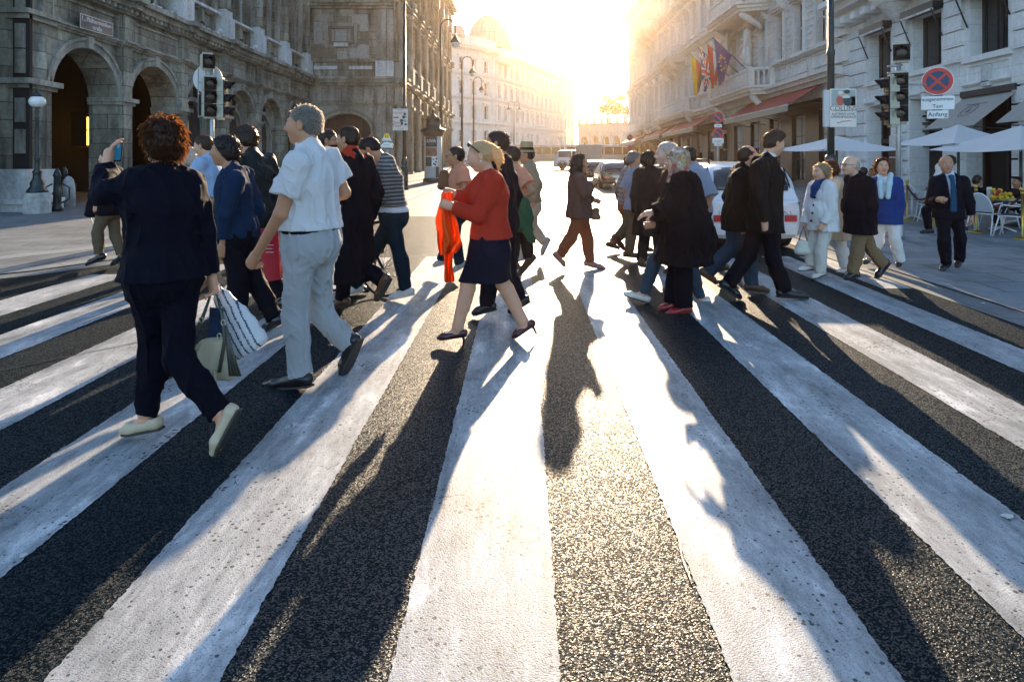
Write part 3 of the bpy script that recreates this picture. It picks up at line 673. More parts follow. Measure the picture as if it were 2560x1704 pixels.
for k, (a, b, c, d) in enumerate(shops[2:4]):
    mb = MB(FC); sloped(mb, FC, a - .05, b + .05, 3.5, 2.62, 1.15, .02, M_AWN); fb(mb, a - .08, b + .08, 0, .14, 3.5, 3.66, M_DARKM)
    for u in (a, b): mb.tube([(u, .03, 2.5), (u, 1.12, 2.58)], .018, 6, M_DARKM)
    aw = bpart(mb, 'awning', cafe)
    M_EMB = mat('grey_print', (.13, .135, .14), .8, vary=None)
    mb = MB(FC); cu_ = (a + b) / 2
    def onaw(s_, t_): return (cu_ + s_, .60 + t_ * .80, 3.5 - (.57 + t_ * .80) / 1.12 * .88 + .006)
    for rr in (.30, .23):
        n_ = 28; v = [onaw(rr * q * math.cos(6.2832 * i / n_), rr * q * .9 * math.sin(6.2832 * i / n_)) for q in (1, .92) for i in range(n_)]
        mb.add(v, [(i, (i + 1) % n_, n_ + (i + 1) % n_, n_ + i) for i in range(n_)], M_EMB)
    for i in range(14):
        t0 = 2.6 + i * .30; v = [onaw(r_ * math.cos(t0 + e), r_ * .9 * math.sin(t0 + e)) for r_, e in ((.245, -.07), (.285, -.07), (.285, .07), (.245, .07))]; mb.add(v, [(0, 1, 2, 3)], M_EMB)
    mb.add([onaw(x_, y_) for x_, y_ in ((-.10, .08), (.10, .08), (0, -.14))], [(0, 1, 2)], M_EMB); mb.add([onaw(x_, y_) for x_, y_ in ((-.42, -.26), (.42, -.26), (.42, -.30), (-.42, -.30))], [(0, 1, 2, 3)], M_EMB)
    e_ = mb.build('emblem'); e_.parent = aw
mb = MB(FC); fb(mb, 22.25, 22.95, .10, .16, .3, 2.6, M_CR2); fb(mb, 22.3, 22.9, .16, .19, 1.25, 1.85, M_DARKM); fb(mb, 22.3, 22.9, .16, .19, 1.9, 2.2, M_MAROON); bpart(mb, 'menu_board', cafe)

hotel = empty('hotel_building', (12.5, 40, 0)); tag(hotel, 'ornate cream hotel with balconies, statues and red awnings along the street', 'building')
mb = MB(FC); opsh = []; u = 28.4
hw = []
while u < 78.5:
    hw.append(u); opsh += [(u - .45, u + .45, 6.7, 8.95), (u - .45, u + .45, 11.0, 13.1), (u - .45, u + .45, 15.0, 16.9)]; u += 2.32
grid_wall(mb, 26.5, 80, 5.3, 23, opsh, .3, M_CR2); mb.add([(80, 0, -1), (80, -14, -1), (80, -14, 23), (80, 0, 23)], [(0, 1, 2, 3)], M_CR2); mb.add([(26.5, 0, 23), (80, 0, 23), (80, -14, 23), (26.5, -14, 23)], [(0, 1, 2, 3)], M_CR2)
gops = []; u = 27.6
while u < 78: gops.append((u, u + 1.5, .9, 4.0)); u += 2.9
grid_wall(mb, 26.5, 80, -1, 4.5, gops, .25, M_SHOP, M_SHOP, -.15); mb.add([(26.5, -.15, 4.5), (80, -.15, 4.5), (80, 0, 5.3), (26.5, 0, 5.3)], [(0, 1, 2, 3)], M_CR2)
bpart(mb, 'wall', hotel)
mb = MB(FC)
for u in hw:
    for z0, z1 in ((6.7, 8.95), (11, 13.1), (15, 16.9)):
        fb(mb, u - .62, u - .46, -.02, .10, z0, z1, M_CR2); fb(mb, u + .46, u + .62, -.02, .10, z0, z1, M_CR2); fb(mb, u - .7, u + .7, -.02, .22, z0 - .16, z0 - .01, M_CR2); cornice(mb, u - .74, u + .74, z1 + .01, .3, .34, M_CR2)
    fb(mb, u - .3, u + .3, -.02, .2, 9.25, 9.6, M_CR2); mb.sphere((u, .14, 9.65), .2, M_CR2, 8, 6); fb(mb, u - .06, u + .06, -.3, .16, 7.75, 7.83, M_WS)
    if u < 62:
        for q in range(8):
            for s_ in (-.8, -1.05, .8, 1.05): fb(mb, u + s_ - .05, u + s_ + .05, -.02, .07, 6.75 + q * .30, 6.84 + q * .30, M_CR2)
        panel(mb, u - .9, u + .9, 5.75, 6.35, .06, .06, M_CR2)
cornice(mb, 26.5, 80, 5.0, .5, .5, M_CR2); cornice(mb, 26.5, 80, 6.4, .16, .25, M_CR2); cornice(mb, 26.5, 80, 9.95, .45, .45, M_CR2, .35); cornice(mb, 26.5, 80, 14.0, .4, .4, M_CR2); cornice(mb, 26.5, 80, 18.2, .9, 1.1, M_CR2, .5); cornice(mb, 26.5, 80, 22.6, .4, .3, M_CR2)
for q, (z0, z1) in enumerate(((-1, 1.2), (1.3, 2.7), (2.8, 4.2), (4.3, 5.0), (5.6, 6.35), (6.6, 8.0), (8.1, 9.8))):
    fb(mb, 25.9, 27.1, -.02, .22 + .02 * (q % 2), z0, z1, M_CR2)
for zz in (1.2, 2.7, 4.2, 5.0): cornice(mb, 25.85, 27.15, zz, .1, .32, M_CR2)
bpart(mb, 'facade_trim', hotel)
M_PINKST = stone('hotel_balcony_stone', (.66, .61, .56), (.72, .67, .61), 2, 9, 0, (.34, .30, .26), .35)
def balcony(u0, u1, z, out, rail=True):
    mb = MB(FC)
    v = [(u0, 0), (u0 + .6, out), (u1 - .6, out), (u1, 0)]
    for e, (za, zb) in ((.0, (z, z + .16)), (.12, (z + .16, z + .32)), (.24, (z + .32, z + .44))):
        pv = [(u0 - e, -.02), (u0 + .6 - e, out + e), (u1 - .6 + e, out + e), (u1 + e, -.02)]
        mb.add([(a, n_, za) for a, n_ in pv] + [(a, n_, zb) for a, n_ in pv], [(3, 2, 1, 0), (4, 5, 6, 7), (0, 1, 5, 4), (1, 2, 6, 5), (2, 3, 7, 6)], M_PINKST)
    for a in (u0 + .8, u1 - .8): mb.tube([(a, .0, z - .9), (a, .35, z - .55), (a, out * .8, z - .1), (a, out * .85, z + .02)], [.12, .16, .2, .16], 8, M_PINKST)
    if rail:
        pts = [(u0, .1), (u0 + .6, out), (u1 - .6, out), (u1, .1)]
        for (a, n0), (b, n1) in zip(pts[:-1], pts[1:]):
            L = math.dist((a, n0), (b, n1)); k = max(2, int(L / .24))
            for i in range(k): t = (i + .5) / k; mb.lathe([(.05, z + .46), (.075, z + .62), (.045, z + .85), (.06, z + 1.2)], (a + (b - a) * t, n0 + (n1 - n0) * t, 0), 6, M_PINKST)
            mb.tube([(a, n0, z + 1.26), (b, n1, z + 1.26)], .10, 6, M_PINKST)
        for a, n_ in pts: fb(mb, a - .16, a + .16, n_ - .16, n_ + .16, z + .44, z + 1.34, M_PINKST)
    return bpart(mb, 'balcony', hotel)
balcony(34.6, 41.2, 9.55, 1.35); balcony(33.8, 42.0, 5.2, 1.0); balcony(52, 57, 9.6, 1.2); balcony(48, 60, 5.2, .8); balcony(64, 69, 5.2, .9); balcony(35, 41, 14, 1.2); balcony(63, 68, 14, 1.2)
for u in (36.6, 40.3):                                   # draped figures carrying the balcony
    mb = MB(FC); mb.lathe([(.34, 6.66), (.32, 6.9), (.26, 6.95)], (u, .42, 0), 10, M_CR2)
    mb.lathe([(.30, 6.95), (.26, 7.3), (.24, 7.8), (.27, 8.05), (.20, 8.35), (.26, 8.65), (.27, 8.8), (.10, 8.95), (.085, 9.02), (.135, 9.12), (.14, 9.28), (.08, 9.40), (.24, 9.44), (.27, 9.54)], (u, .42, 0), 12, M_CR2, 1.1, .8)
    mb.tube([(u + .26, .42, 8.76), (u + .42, .5, 8.4), (u + .12, .72, 8.42)], [.09, .075, .06], 7, M_CR2); mb.tube([(u - .26, .42, 8.76), (u - .36, .5, 8.35), (u - .3, .6, 8.0)], [.09, .075, .06], 7, M_CR2)
    for q in range(5): mb.tube([(u - .2 + q * .1, .62, 7.0), (u - .16 + q * .08, .6, 7.9)], .035, 5, M_CR2)
    bpart(mb, 'caryatid', hotel)
for o in opsh: window(FC, *o, -.28, hotel, 2, 2, M_BRWIN, None, .06)
for a, b, c, d in gops:
    w_ = window(FC, a, b, c, d, -.36, hotel, 3, 2, M_BRWIN, None, .08)
    if a < 60:
        mb = MB(FC); q = 0
        while q < 14: fb(mb, a + .1 + (b - a - .2) * q / 14, a + .1 + (b - a - .2) * (q + .8) / 14, -.335, -.325 + .01 * (q % 2), 2.6, d - .1, M_CURT); q += 1
        c_ = mb.build('curtain'); c_.parent = w_
M_RED = mat('red_canvas', (.42, .070, .05), .8, vary=(2.5, .18), trans=.25, bump=(8, .15, .02)); M_VAL = mat('awning_valance', (.40, .34, .26), .8, vary=(4, .15))
for a, b in ((28.2, 37.0), (43.8, 53.2), (54.6, 62.5), (66.5, 77)):
    mb = MB(FC); sloped(mb, FC, a, b, 5.05, 4.12, 1.55, .03, M_RED); fb(mb, a, b, 1.52, 1.58, 3.86, 4.09, M_VAL); fb(mb, a - .02, b + .02, 1.50, 1.60, 4.09, 4.14, M_WS)
    for k in range(int((b - a) / 2.2) + 1): mb.tube([(a + .1 + k * 2.2, .03, 3.7), (a + .1 + k * 2.2, 1.5, 4.05)], .02, 6, M_DARKM); fb(mb, a + .05 + k * 2.2, a + .08 + k * 2.2, .05, 1.5, 4.2, 4.22, M_DARKM)
    bpart(mb, 'awning', hotel)
M_GOLD = mat('gilt_letters', (.55, .36, .08), .35, metal=.6, vary=None)
mb = MB(FC); fb(mb, 42.2, 44.9, -.16, .05, 2.7, 3.6, M_SHOP); bpart(mb, 'name_board', hotel)
text('lettering', 'HOTEL', .42, (12.43, 43.55, 3.15 - SLOPE * 43.55), (0, -1, 0), (0, 0, 1), M_GOLD, hotel, .006)

# ---------------------------------------------------------------- the vista: domed corner house, palace, trees
M_V1 = stone('pale_vista_render', (.66, .64, .61), (.72, .70, .67), 1.4, .5, .0, (.3, .28, .25), .3); M_VG = mat('vista_glass', (.07, .07, .075), .2, vary=(.5, .5))
corner_house = empty('corner_house', (-4.7, 119, 0)); tag(corner_house, 'pale corner house with rows of windows and a glass dome on its roof', 'building')
def dirn(a, b): d = Vector((b[0] - a[0], b[1] - a[1])); L = d.length; d /= L; return (d.x, d.y), (d.y, -d.x), L
cA, cB, cC = (-16.5, 101.9), (-4.7, 119.0), (13.2, 175.0)
pane_meshes = {}
def vista_face(a, b, pitch, u_start, rows, wd, root, zt):
    U, Nn, L = dirn(a, b); F = Face(a, U, Nn, 0.)
    us = []; u = u_start
    while u < L - .8: us.append(u); u += pitch
    ops = [(u - wd / 2, u + wd / 2, z0, z1) for u in us for z0, z1 in rows]
    mb = MB(F); grid_wall(mb, 0, L, -1, zt, ops, .3, M_V1); bpart(mb, 'wall', root)
    mb = MB(F)
    for u in us:
        for k, (z0, z1) in enumerate(rows):
            fb(mb, u - wd / 2 - .2, u - wd / 2 - .02, -.02, .10, z0, z1, M_V1); fb(mb, u + wd / 2 + .02, u + wd / 2 + .2, -.02, .10, z0, z1, M_V1); fb(mb, u - wd / 2 - .3, u + wd / 2 + .3, -.02, .24, z0 - .2, z0 - .02, M_V1)
            if k: fb(mb, u - wd / 2 - .35, u + wd / 2 + .35, -.02, .32, z1 + .15, z1 + .4, M_V1)
    for z in (5.9, 10.1, 14.0): cornice(mb, 0, L, z, .35, .4, M_V1)
    cornice(mb, 0, L, 18.1, .9, 1.1, M_V1, .6)
    for q in range(int(18 / .6)):
        for uu in ((.05, .9), (L - .9, L - .05)): fb(mb, uu[0], uu[1] - .25 * (q % 2), -.02, .12, q * .6, q * .6 + .54, M_V1)
    for z in (.6, 1.2, 1.8, 2.4, 5.0, 5.5): fb(mb, 0, L, -.02, .05, z, z + .4 if z < 2.6 else z + .3, M_V1)
    fb(mb, 0, L, -.3, -.02, 19.0, 20.4, M_V1); fb(mb, 0, L, -.35, .05, 20.4, 20.6, M_V1)
    k = 0
    while k < L: fb(mb, k, k + .5, -.32, .02, 19.0, 20.5, M_V1); k += 3.
    bpart(mb, 'facade_trim', root)
    return F, ops, L
rows = [(3.0, 5.0), (6.9, 9.2), (10.9, 13.1), (14.8, 16.9)]
wl = []
F1, o1, L1 = vista_face(cA, cB, 3.3, 1.6, rows, 1.15, corner_house, 19)
F2, o2, L2 = vista_face(cB, cC, 3.4, 2.2, rows, 1.3, corner_house, 19)
for F, o in [(F1, q) for q in o1] + [(F2, q) for q in o2]:
    if len(wl) < 100: wl.append(window(F, *o, -.28, corner_house, 2, 2, M_WS, M_VG, .09))
mb = MB(); mb.add([(*cA, 19), (*cB, 19), (*cC, 19), (cC[0] - 20, cC[1] + 6, 19), (cA[0] - 8, cA[1] + 14, 19)], [(0, 1, 2, 3, 4)], M_V1)
M_ROOFM = mat('zinc_roof', (.36, .33, .31), .5, vary=(3, .2))
U2, N2, _ = dirn(cB, cC); FR = Face(cB, U2, N2, 0.); mr = MB(FR)
mr.add([(1, -.6, 19.0), (L2, -.6, 19.0), (L2, -4.5, 22.0), (1, -4.5, 22.0)], [(0, 1, 2, 3)], M_ROOFM)
for q in range(14): fb(mr, 5 + q * 3.9, 6.3 + q * 3.9, -2.4, -1.0, 19.4, 20.7, M_ROOFM)
mr.lathe([(4.2, 19), (4.0, 21.5), (3.2, 23.2), (1.8, 24.4), (.3, 25)], (27, -6, 0), 16, M_ROOFM)
bpart(mr, 'roof', corner_house); bpart(mb, 'roof_terrace', corner_house)
# glass dome: ribs, rings and panes
dc = at(1221, 128, 123.); R0, H0 = 3.85, 6.4
M_RIB = mat('dome_steel', (.14, .14, .145), .4, vary=None); M_DG = mat('dome_glass', (.26, .28, .30), .12, .6, vary=(1, .1), alpha=1.)
mb = MB(); prof = [(R0 * math.cos(t), H0 * math.sin(t)) for t in [math.pi / 2 * i / 10 for i in range(11)]]
mb.lathe(prof, dc, 26, M_DG); dm = bpart(mb, 'glass_dome', corner_house)
mb = MB()
for k in range(26):
    a = 2 * math.pi * k / 26; mb.tube([(dc[0] + (r + .05) * math.cos(a), dc[1] + (r + .05) * math.sin(a), dc[2] + z) for r, z in prof], .07 if k % 3 else .13, 5, M_RIB)
for r, z in prof[1:-1:2]: mb.tube([(dc[0] + (r + .05) * math.cos(6.2832 * k / 24), dc[1] + (r + .05) * math.sin(6.2832 * k / 24), dc[2] + z) for k in range(25)], .06, 5, M_RIB)
mb.lathe([(R0 + .5, -2.6), (R0 + .5, -.3), (R0 + .15, 0)], dc, 26, M_V1); mb.box((dc[0] - 3.4, dc[1] - 4.4, dc[2] + .1), (dc[0] - .1, dc[1] - 3.1, dc[2] + 2.0), M_ROOFM)
rb = mb.build('dome_ribs'); rb.parent = dm
mb = MB()
for x_ in (1118, 1130, 1143, 1155): p_ = at(x_, 74, 112.); mb.box((p_[0] - .5, p_[1] - .6, 20.0), (p_[0] + .45, p_[1] + .6, 21.3 + (x_ % 3) * .25), M_ROOFM)
mb.box((-14.5, 108, 20.), (-9.5, 114, 21.4), M_ROOFM)
bpart(mb, 'chimney', corner_house)

palace = empty('palace', (18, 160, 0)); tag(palace, 'low pinkish palace with tall arched openings closing the end of the street', 'building')
pA, pB = (13.6, 166.), (31., 150.); U, Nn, L = dirn(pA, pB); FP_ = Face(pA, U, Nn, 0.)
mb = MB(FP_); bb = [(1.2 + 3.1 * k, 3.0 + 3.1 * k) for k in range(7)]; pv = 0
for a, b in bb: mb.add([(pv, 0, -1), (a, 0, -1), (a, 0, 8), (pv, 0, 8)], [(0, 1, 2, 3)], M_CR2); arch_bay(mb, a, b, -1, 4.2, .9, 8, .8, M_CR2); mb.add([(a, -.8, -1), (b, -.8, -1), (b, -.8, 6), (a, -.8, 6)], [(0, 1, 2, 3)], M_VG); pv = b
mb.add([(pv, 0, -1), (L, 0, -1), (L, 0, 8), (pv, 0, 8)], [(0, 1, 2, 3)], M_CR2); mb.add([(0, 0, 8), (L, 0, 8), (L, -14, 8), (0, -14, 8)], [(0, 1, 2, 3)], M_CR2); mb.add([(0, 0, -1), (0, -14, -1), (0, -14, 8), (0, 0, 8)], [(0, 1, 2, 3)], M_CR2)
bpart(mb, 'wall', palace)
mb = MB(FP_); cornice(mb, 0, L, 7.4, .7, .8, M_CR2, .6); cornice(mb, 0, L, 5.9, .3, .4, M_CR2)
for a, b in bb: fb(mb, b + .3, b + .8, -.02, .4, -1, 5.9, M_CR2); arch_ring(mb, a, b, 4.2, .9, .25, -.02, .15, M_CR2)
k = 0
while k < L: fb(mb, k, k + .9, -.3, .1, 8.05, 9.3, M_CR2); k += 2.2
fb(mb, 0, L, -.2, .05, 9.3, 9.5, M_CR2); bpart(mb, 'facade_trim', palace)

M_LEAF = mat('lit_foliage', (.10, .085, .022), .6, vary=(1.5, .5), trans=.5); M_BARK = mat('bark', (.09, .07, .05), .9, vary=(8, .4), bump=(20, .5, .02))
def tree(x, y, z0, h, spread, label, n=5200, seed=1):
    r = random.Random(seed); root = empty('tree', (x, y, z0)); tag(root, label, 'tree', 'trees above the palace')
    tk = MB(); tk.tube([(0, 0, 0), (.1, 0, h * .25), (-.1, .1, h * .5), (.05, 0, h * .75)], [.32, .25, .16, .06], 8, M_BARK)
    cl = []
    for i in range(15):
        a, e = r.uniform(0, 6.28), r.uniform(.25, 1.); rr = spread * r.uniform(.3, .85); c = Vector((rr * math.cos(a), rr * math.sin(a), h * (.32 + .6 * e * r.random() ** .6))); cl.append((c, spread * r.uniform(.28, .5)))
        tk.tube([(0, 0, h * .3), tuple(c * .6 + Vector((0, 0, h * .1))), tuple(c)], [.12, .07, .02], 5, M_BARK)
    tk.build('trunk', None, root)
    v, f = [], []
    for i in range(n):
        c, q = r.choice(cl); d = Vector((r.gauss(0, 1), r.gauss(0, 1), r.gauss(0, .8))).normalized() * q * r.random() ** .4; p = c + d
        s_ = r.uniform(.10, .26); a = Vector((r.gauss(0, 1), r.gauss(0, 1), r.gauss(0, 1))).normalized(); b = a.cross(Vector((r.gauss(0, 1), r.gauss(0, 1), r.gauss(0, 1)))).normalized(); k = len(v)
        v += [tuple(p - a * s_), tuple(p + b * s_ * .5), tuple(p + a * s_), tuple(p - b * s_ * .5)]; f.append((k, k + 1, k + 2, k + 3))
    mb = MB(); mb.add(v, f, M_LEAF); mb.build('crown', None, root)
tree(20.5, 165, 7.9, 7.5, 3.4, 'low bushy tree glowing orange above the palace, nearer its left end', seed=3)
tree(25.5, 166, 7.9, 8.5, 4.0, 'taller tree glowing orange above the palace, beside the hotel', seed=5)

# flags over the hotel entrance
def flag(u, z, kind, label):
    root = empty('flag', (12.2, u, z - SLOPE * u)); tag(root, label, 'flag', 'flags over the hotel balcony')
    tip = Vector((-2.0, .25, 2.0))
    mb = MB(); mb.tube([(0, 0, 0), tuple(tip)], [.028, .02], 8, M_BRWIN); mb.sphere(tuple(tip), .05, M_GOLD, 8, 6); mb.build('pole', None, root)
    # cloth hanging from the outer part of the pole
    r = random.Random(int(u * 10)); nu, nv = 14, 22; Lh = 2.3; t0, t1 = .52, .97
    v = []; P = {}
    for j in range(nv + 1):
        for i in range(nu + 1):
            s_ = i / nu; q = j / nv; gather = 1 - .55 * q
            p = tip * (t0 + (t1 - t0) * (.5 + (s_ - .5) * gather) + .10 * (1 - s_) * q)
            v.append((p.x + .05 * math.sin(9 * s_ + 2 * q) * q, p.y + .13 * math.sin(14 * s_ + 3 * q) * (.25 + q), p.z - Lh * q * (.80 + .2 * s_)))
    f = [(j * (nu + 1) + i, j * (nu + 1) + i + 1, (j + 1) * (nu + 1) + i + 1, (j + 1) * (nu + 1) + i) for j in range(nv) for i in range(nu)]
    me = bpy.data.meshes.new('cloth'); me.from_pydata(v, [], f)
    cols = {'k': (.02, .02, .022), 'r': (.55, .04, .03), 'y': (.75, .48, .03), 'b': (.02, .035, .22), 'w': (.75, .75, .74)}
    ks = list(cols)
    for k in ks: me.materials.append(mat('flag_' + k, cols[k], .75, vary=(4, .1), trans=.35))
    for j in range(nv):
        for i in range(nu):
            s_, q = (i + .5) / nu, (j + .5) / nv
            if kind == 'de': c = 'k' if s_ < .33 else 'r' if s_ < .67 else 'y'
            elif kind == 'at': c = 'w' if .33 < s_ < .67 else 'r'
            elif kind == 'eu': c = 'b'
            else:
                x, y = s_ * 2 - 1, q * 2 - 1
                if abs(x) < .14 or abs(y) < .10: c = 'r'
                elif abs(x) < .28 or abs(y) < .20: c = 'w'
                elif abs(abs(x) - abs(y)) < .10: c = 'r'
                elif abs(abs(x) - abs(y)) < .26: c = 'w'
                else: c = 'b'
            me.polygons[j * nu + i].material_index = ks.index(c)
    me.polygons.foreach_set('use_smooth', [True] * len(f))
    cl = bpy.data.objects.new('cloth', me); link(cl, root)
    if kind == 'eu':
        mb = MB(); my = mat('flag_y', (.75, .48, .03))
        for k in range(12):
            a = 6.283 * k / 12; s_ = .5 + .27 * math.cos(a); q = .45 + .2 * math.sin(a); w_ = v[round(q * nv) * (nu + 1) + round(s_ * nu)]
            for dy in (-.03, .03): mb.disc((w_[0], w_[1] + dy, w_[2]), .055, (0, 1 if dy > 0 else -1, 0), .006, my, 5)
        mb.build('stars', None, cl)
flag(36.2, 6.45, 'eu', 'dark blue flag with a ring of yellow stars over the hotel balcony')
flag(37.6, 6.45, 'at', 'red and white striped flag half hidden behind the blue one')
flag(39.2, 6.45, 'uk', 'red, white and blue crossed flag over the hotel balcony')
flag(41.3, 6.45, 'de', 'black, red and gold striped flag, outermost over the hotel balcony')

# ================================================================ STREET FURNITURE AND VEHICLES
M_POLE = mat('green_pole', (.010, .030, .034), .38, .5, vary=(16, .35), bump=(50, .1, .002))
M_GALV = mat('galvanised', (.34, .36, .37), .45, metal=.6, vary=(20, .2)); M_BLK = mat('black_plastic', (.005, .006, .010), .6, .2, vary=(20, .2))
M_TLB = mat('signal_body', (.40, .395, .31), .5, vary=(10, .12)); M_LENS = mat('signal_lens', (.010, .010, .016), .2, .4, vary=None)
M_RSIGN = mat('sign_red', (.55, .035, .025), .45, vary=(9, .15)); M_BSIGN = mat('sign_blue', (.012, .045, .11), .45, vary=(9, .2)); M_GREYB = mat('sign_back', (.46, .48, .50), .5, vary=(6, .1), metal=.2)
M_TXT = mat('sign_black', (.015, .015, .02), .5, vary=None); M_TXTR = mat('sign_red_text', (.45, .04, .04), .5, vary=None); M_PAPER = mat('poster_paper', (.66, .63, .58), .7, vary=(6, .08))
M_STONEB = stone('bollard_stone', (.42, .43, .41), (.5, .5, .48), 3, 9, 0, (.10, .10, .09), .6)

# lamp post with an advertising plate by the right kerb
def lamp_pole(px, Y, label, name='street_lamp', H=9.5, rad=.062, base_h=1.35):
    x, _, _ = at(px, 400, Y); t = empty(name, (x, Y, .012)); tag(t, label, 'street lamp')
    mb = MB(); mb.lathe([(.17, 0), (.17, .10), (.145, .14), (.145, .42), (.16, .45), (.12, .52), (.115, base_h * .72), (.14, base_h * .76), (.10, base_h * .82), (.12, base_h * .9), (.125, base_h * .97), (.09, base_h), (.10, base_h + .05), (.078, base_h + .12)], (0, 0, 0), 16)
    for k in range(8): a = 6.283 * k / 8; mb.tube([(.13 * math.cos(a), .13 * math.sin(a), .5), (.122 * math.cos(a), .122 * math.sin(a), base_h * .7)], .012, 5)
    mb.build('base', M_POLE, t)
    mb = MB(); mb.lathe([(rad, base_h + .1), (rad * .98, 3.2), (rad * 1.15, 3.22), (rad * 1.15, 3.3), (rad * .9, 3.32), (rad * .62, H)], (0, 0, 0), 14); mb.build('pole', M_POLE, t)
    mb = MB(); mb.tube([(0, 0, H - .05), (0, 0, H + .4), (-.12, 0, H + .75), (-.45, 0, H + .95), (-.8, 0, H + .75), (-.9, 0, H + .4)], .035, 8, M_POLE); mb.lathe([(.05, .42), (.10, .3), (.24, .12), (.26, 0)], (-.9, 0, H), 12, M_POLE); mb.build('arm', None, t)
    return t
LP = lamp_pole(2077, 12.0, 'dark green lamp post with a white advertising plate beside the taxi, by the right kerb', H=8)
mb = MB(); d_ = (-.49, -.87)
sg = empty('advertising_sign', (LP.location.x + .02, 11.90, 0)); tag(sg, 'white advertising plate with a painted couple and the word COLLINS on the green lamp post', 'sign')
zc = 1.55 + (377 - 270.5) / FPX * 11.9; W_, H_ = .232, .335
mb.box((-.05, .0, zc - H_ + .01), (W_ * 2 - .35, .07, zc + H_ - .02), M_GREYB)
mb = MB(); mb.box((-W_ + .14, -.03, zc - H_), (W_ + .14, -.008, zc + H_), M_PAPER); mb.build('plate', None, sg, .012)
mb = MB(); mb.box((-W_ + .05, -.008, zc - H_ + .01), (W_ + .02, .06, zc + H_ - .02)); mb.build('plate_back', M_GREYB, sg)
mb = MB(); x0 = .14 - W_; pic = [M_BSIGN]
def pp(u, v): return (x0 + u * W_ * 2, -.0335, zc - H_ + v * H_ * 2)
def quad(a, b, c, d, m): mb.add([pp(a, b), pp(c, b), pp(c, d), pp(a, d)], [(0, 1, 2, 3)], m)
def blob(u, v, ru, rv, m, lift=.001, n=18): mb.add([(lambda q: (q[0], q[1] - lift, q[2]))(pp(u + ru * math.cos(6.283 * i / n), v + rv * math.sin(6.283 * i / n))) for i in range(n)], [tuple(range(n))], m)
M_SKYP = mat('print_sky', (.30, .36, .34), .6, vary=(9, .3)); M_DKP = mat('print_dark', (.03, .05, .06), .6, vary=(9, .3)); M_REDP = mat('print_red', (.48, .10, .07), .6, vary=(12, .3)); M_SKINP = mat('print_skin', (.62, .42, .32), .6, vary=(12, .2))
quad(.05, .56, .95, .97, M_SKYP); quad(.62, .56, .95, .80, M_DKP)
blob(.38, .70, .15, .14, M_REDP); blob(.66, .68, .17, .13, M_DKP, .0012); blob(.40, .86, .085, .065, M_SKINP, .0014); blob(.38, .90, .10, .045, M_PAPER, .0016); blob(.60, .875, .08, .06, M_SKINP, .0018); blob(.63, .92, .12, .055, M_DKP, .002); blob(.60, .79, .16, .04, M_PAPER, .0022)
mb.build('picture', None, sg)
for s_, z_, h_, m_ in (('COLLINS', .485, .118, mat('print_olive', (.10, .10, .06), .6, vary=None)), ('HÜTE, CAPS UND MODE', .425, .030, M_TXT), ('AUSTRIAN LOOK', .345, .052, M_TXT), ('OPERNPASSAGE', .265, .062, M_TXT)):
    text('lettering', s_, h_, (.14, -.032, zc - H_ + z_ * H_ * 2), (1, 0, 0), (0, 0, 1), m_, sg, .001, world=False)
mb = MB(); mb.tube([pp(.25, .11), pp(.36, .12), pp(.45, .15), pp(.58, .16), pp(.78, .17)], .006, 6); mb.build('red_stroke', M_TXTR, sg)
for z_ in (zc - .2, zc + .2):
    mb = MB(); mb.tube([(.0, -.01, z_), (.0, .16, z_)], .02, 6); mb.build('bracket', M_GALV, sg)

# left lamp post with plate
LQ = lamp_pole(1011, 27.0, 'tall dark lamp post with a white plate, left of the striped sweater', H=9.6, rad=.075, base_h=1.15)
sg = empty('advertising_sign', (LQ.location.x - .13, 26.86, 0)); tag(sg, 'white plate with red words and a black figure on the left lamp post', 'sign')
zc = 1.55 + (377 - 299.5) / FPX * 26.9; W_, H_ = .30, .43; x0 = -W_
mb = MB(); mb.box((-W_, -.03, zc - H_), (W_, 0, zc + H_), M_PAPER); mb.build('plate', None, sg, .015)
mb = MB(); 
for u, v, ru, rv, m in ((.80, .75, .09, .06, M_DKP), (.72, .62, .10, .08, M_DKP), (.58, .46, .12, .07, M_DKP), (.60, .32, .09, .08, M_DKP), (.85, .28, .10, .05, M_DKP), (.80, .44, .12, .07, M_SKYP), (.85, .62, .06, .03, M_DKP)): blob(u, v, ru, rv, m, .001 + u * .002)
quad(.05, .57, .38, .63, M_TXTR); mb.build('picture', None, sg)
for s_, u_, z_, h_, m_ in (('TURNEREI', .36, .80, .12, M_TXTR), ('Open', .24, .37, .17, M_TXTR), ('Time', .25, .22, .17, M_TXTR), ('1010 WIEN', .5, .06, .05, M_TXT), ('DAS NEUE', .5, .94, .05, M_TXT)):
    text('lettering', s_, h_, (x0 + u_ * W_ * 2, -.032, zc - H_ + z_ * H_ * 2), (1, 0, 0), (0, 0, 1), m_, sg, .001, world=False)
mb = MB(); mb.tube([(.13, 0, zc), (.13, .16, zc)], .03, 6); mb.build('bracket', M_GALV, sg)

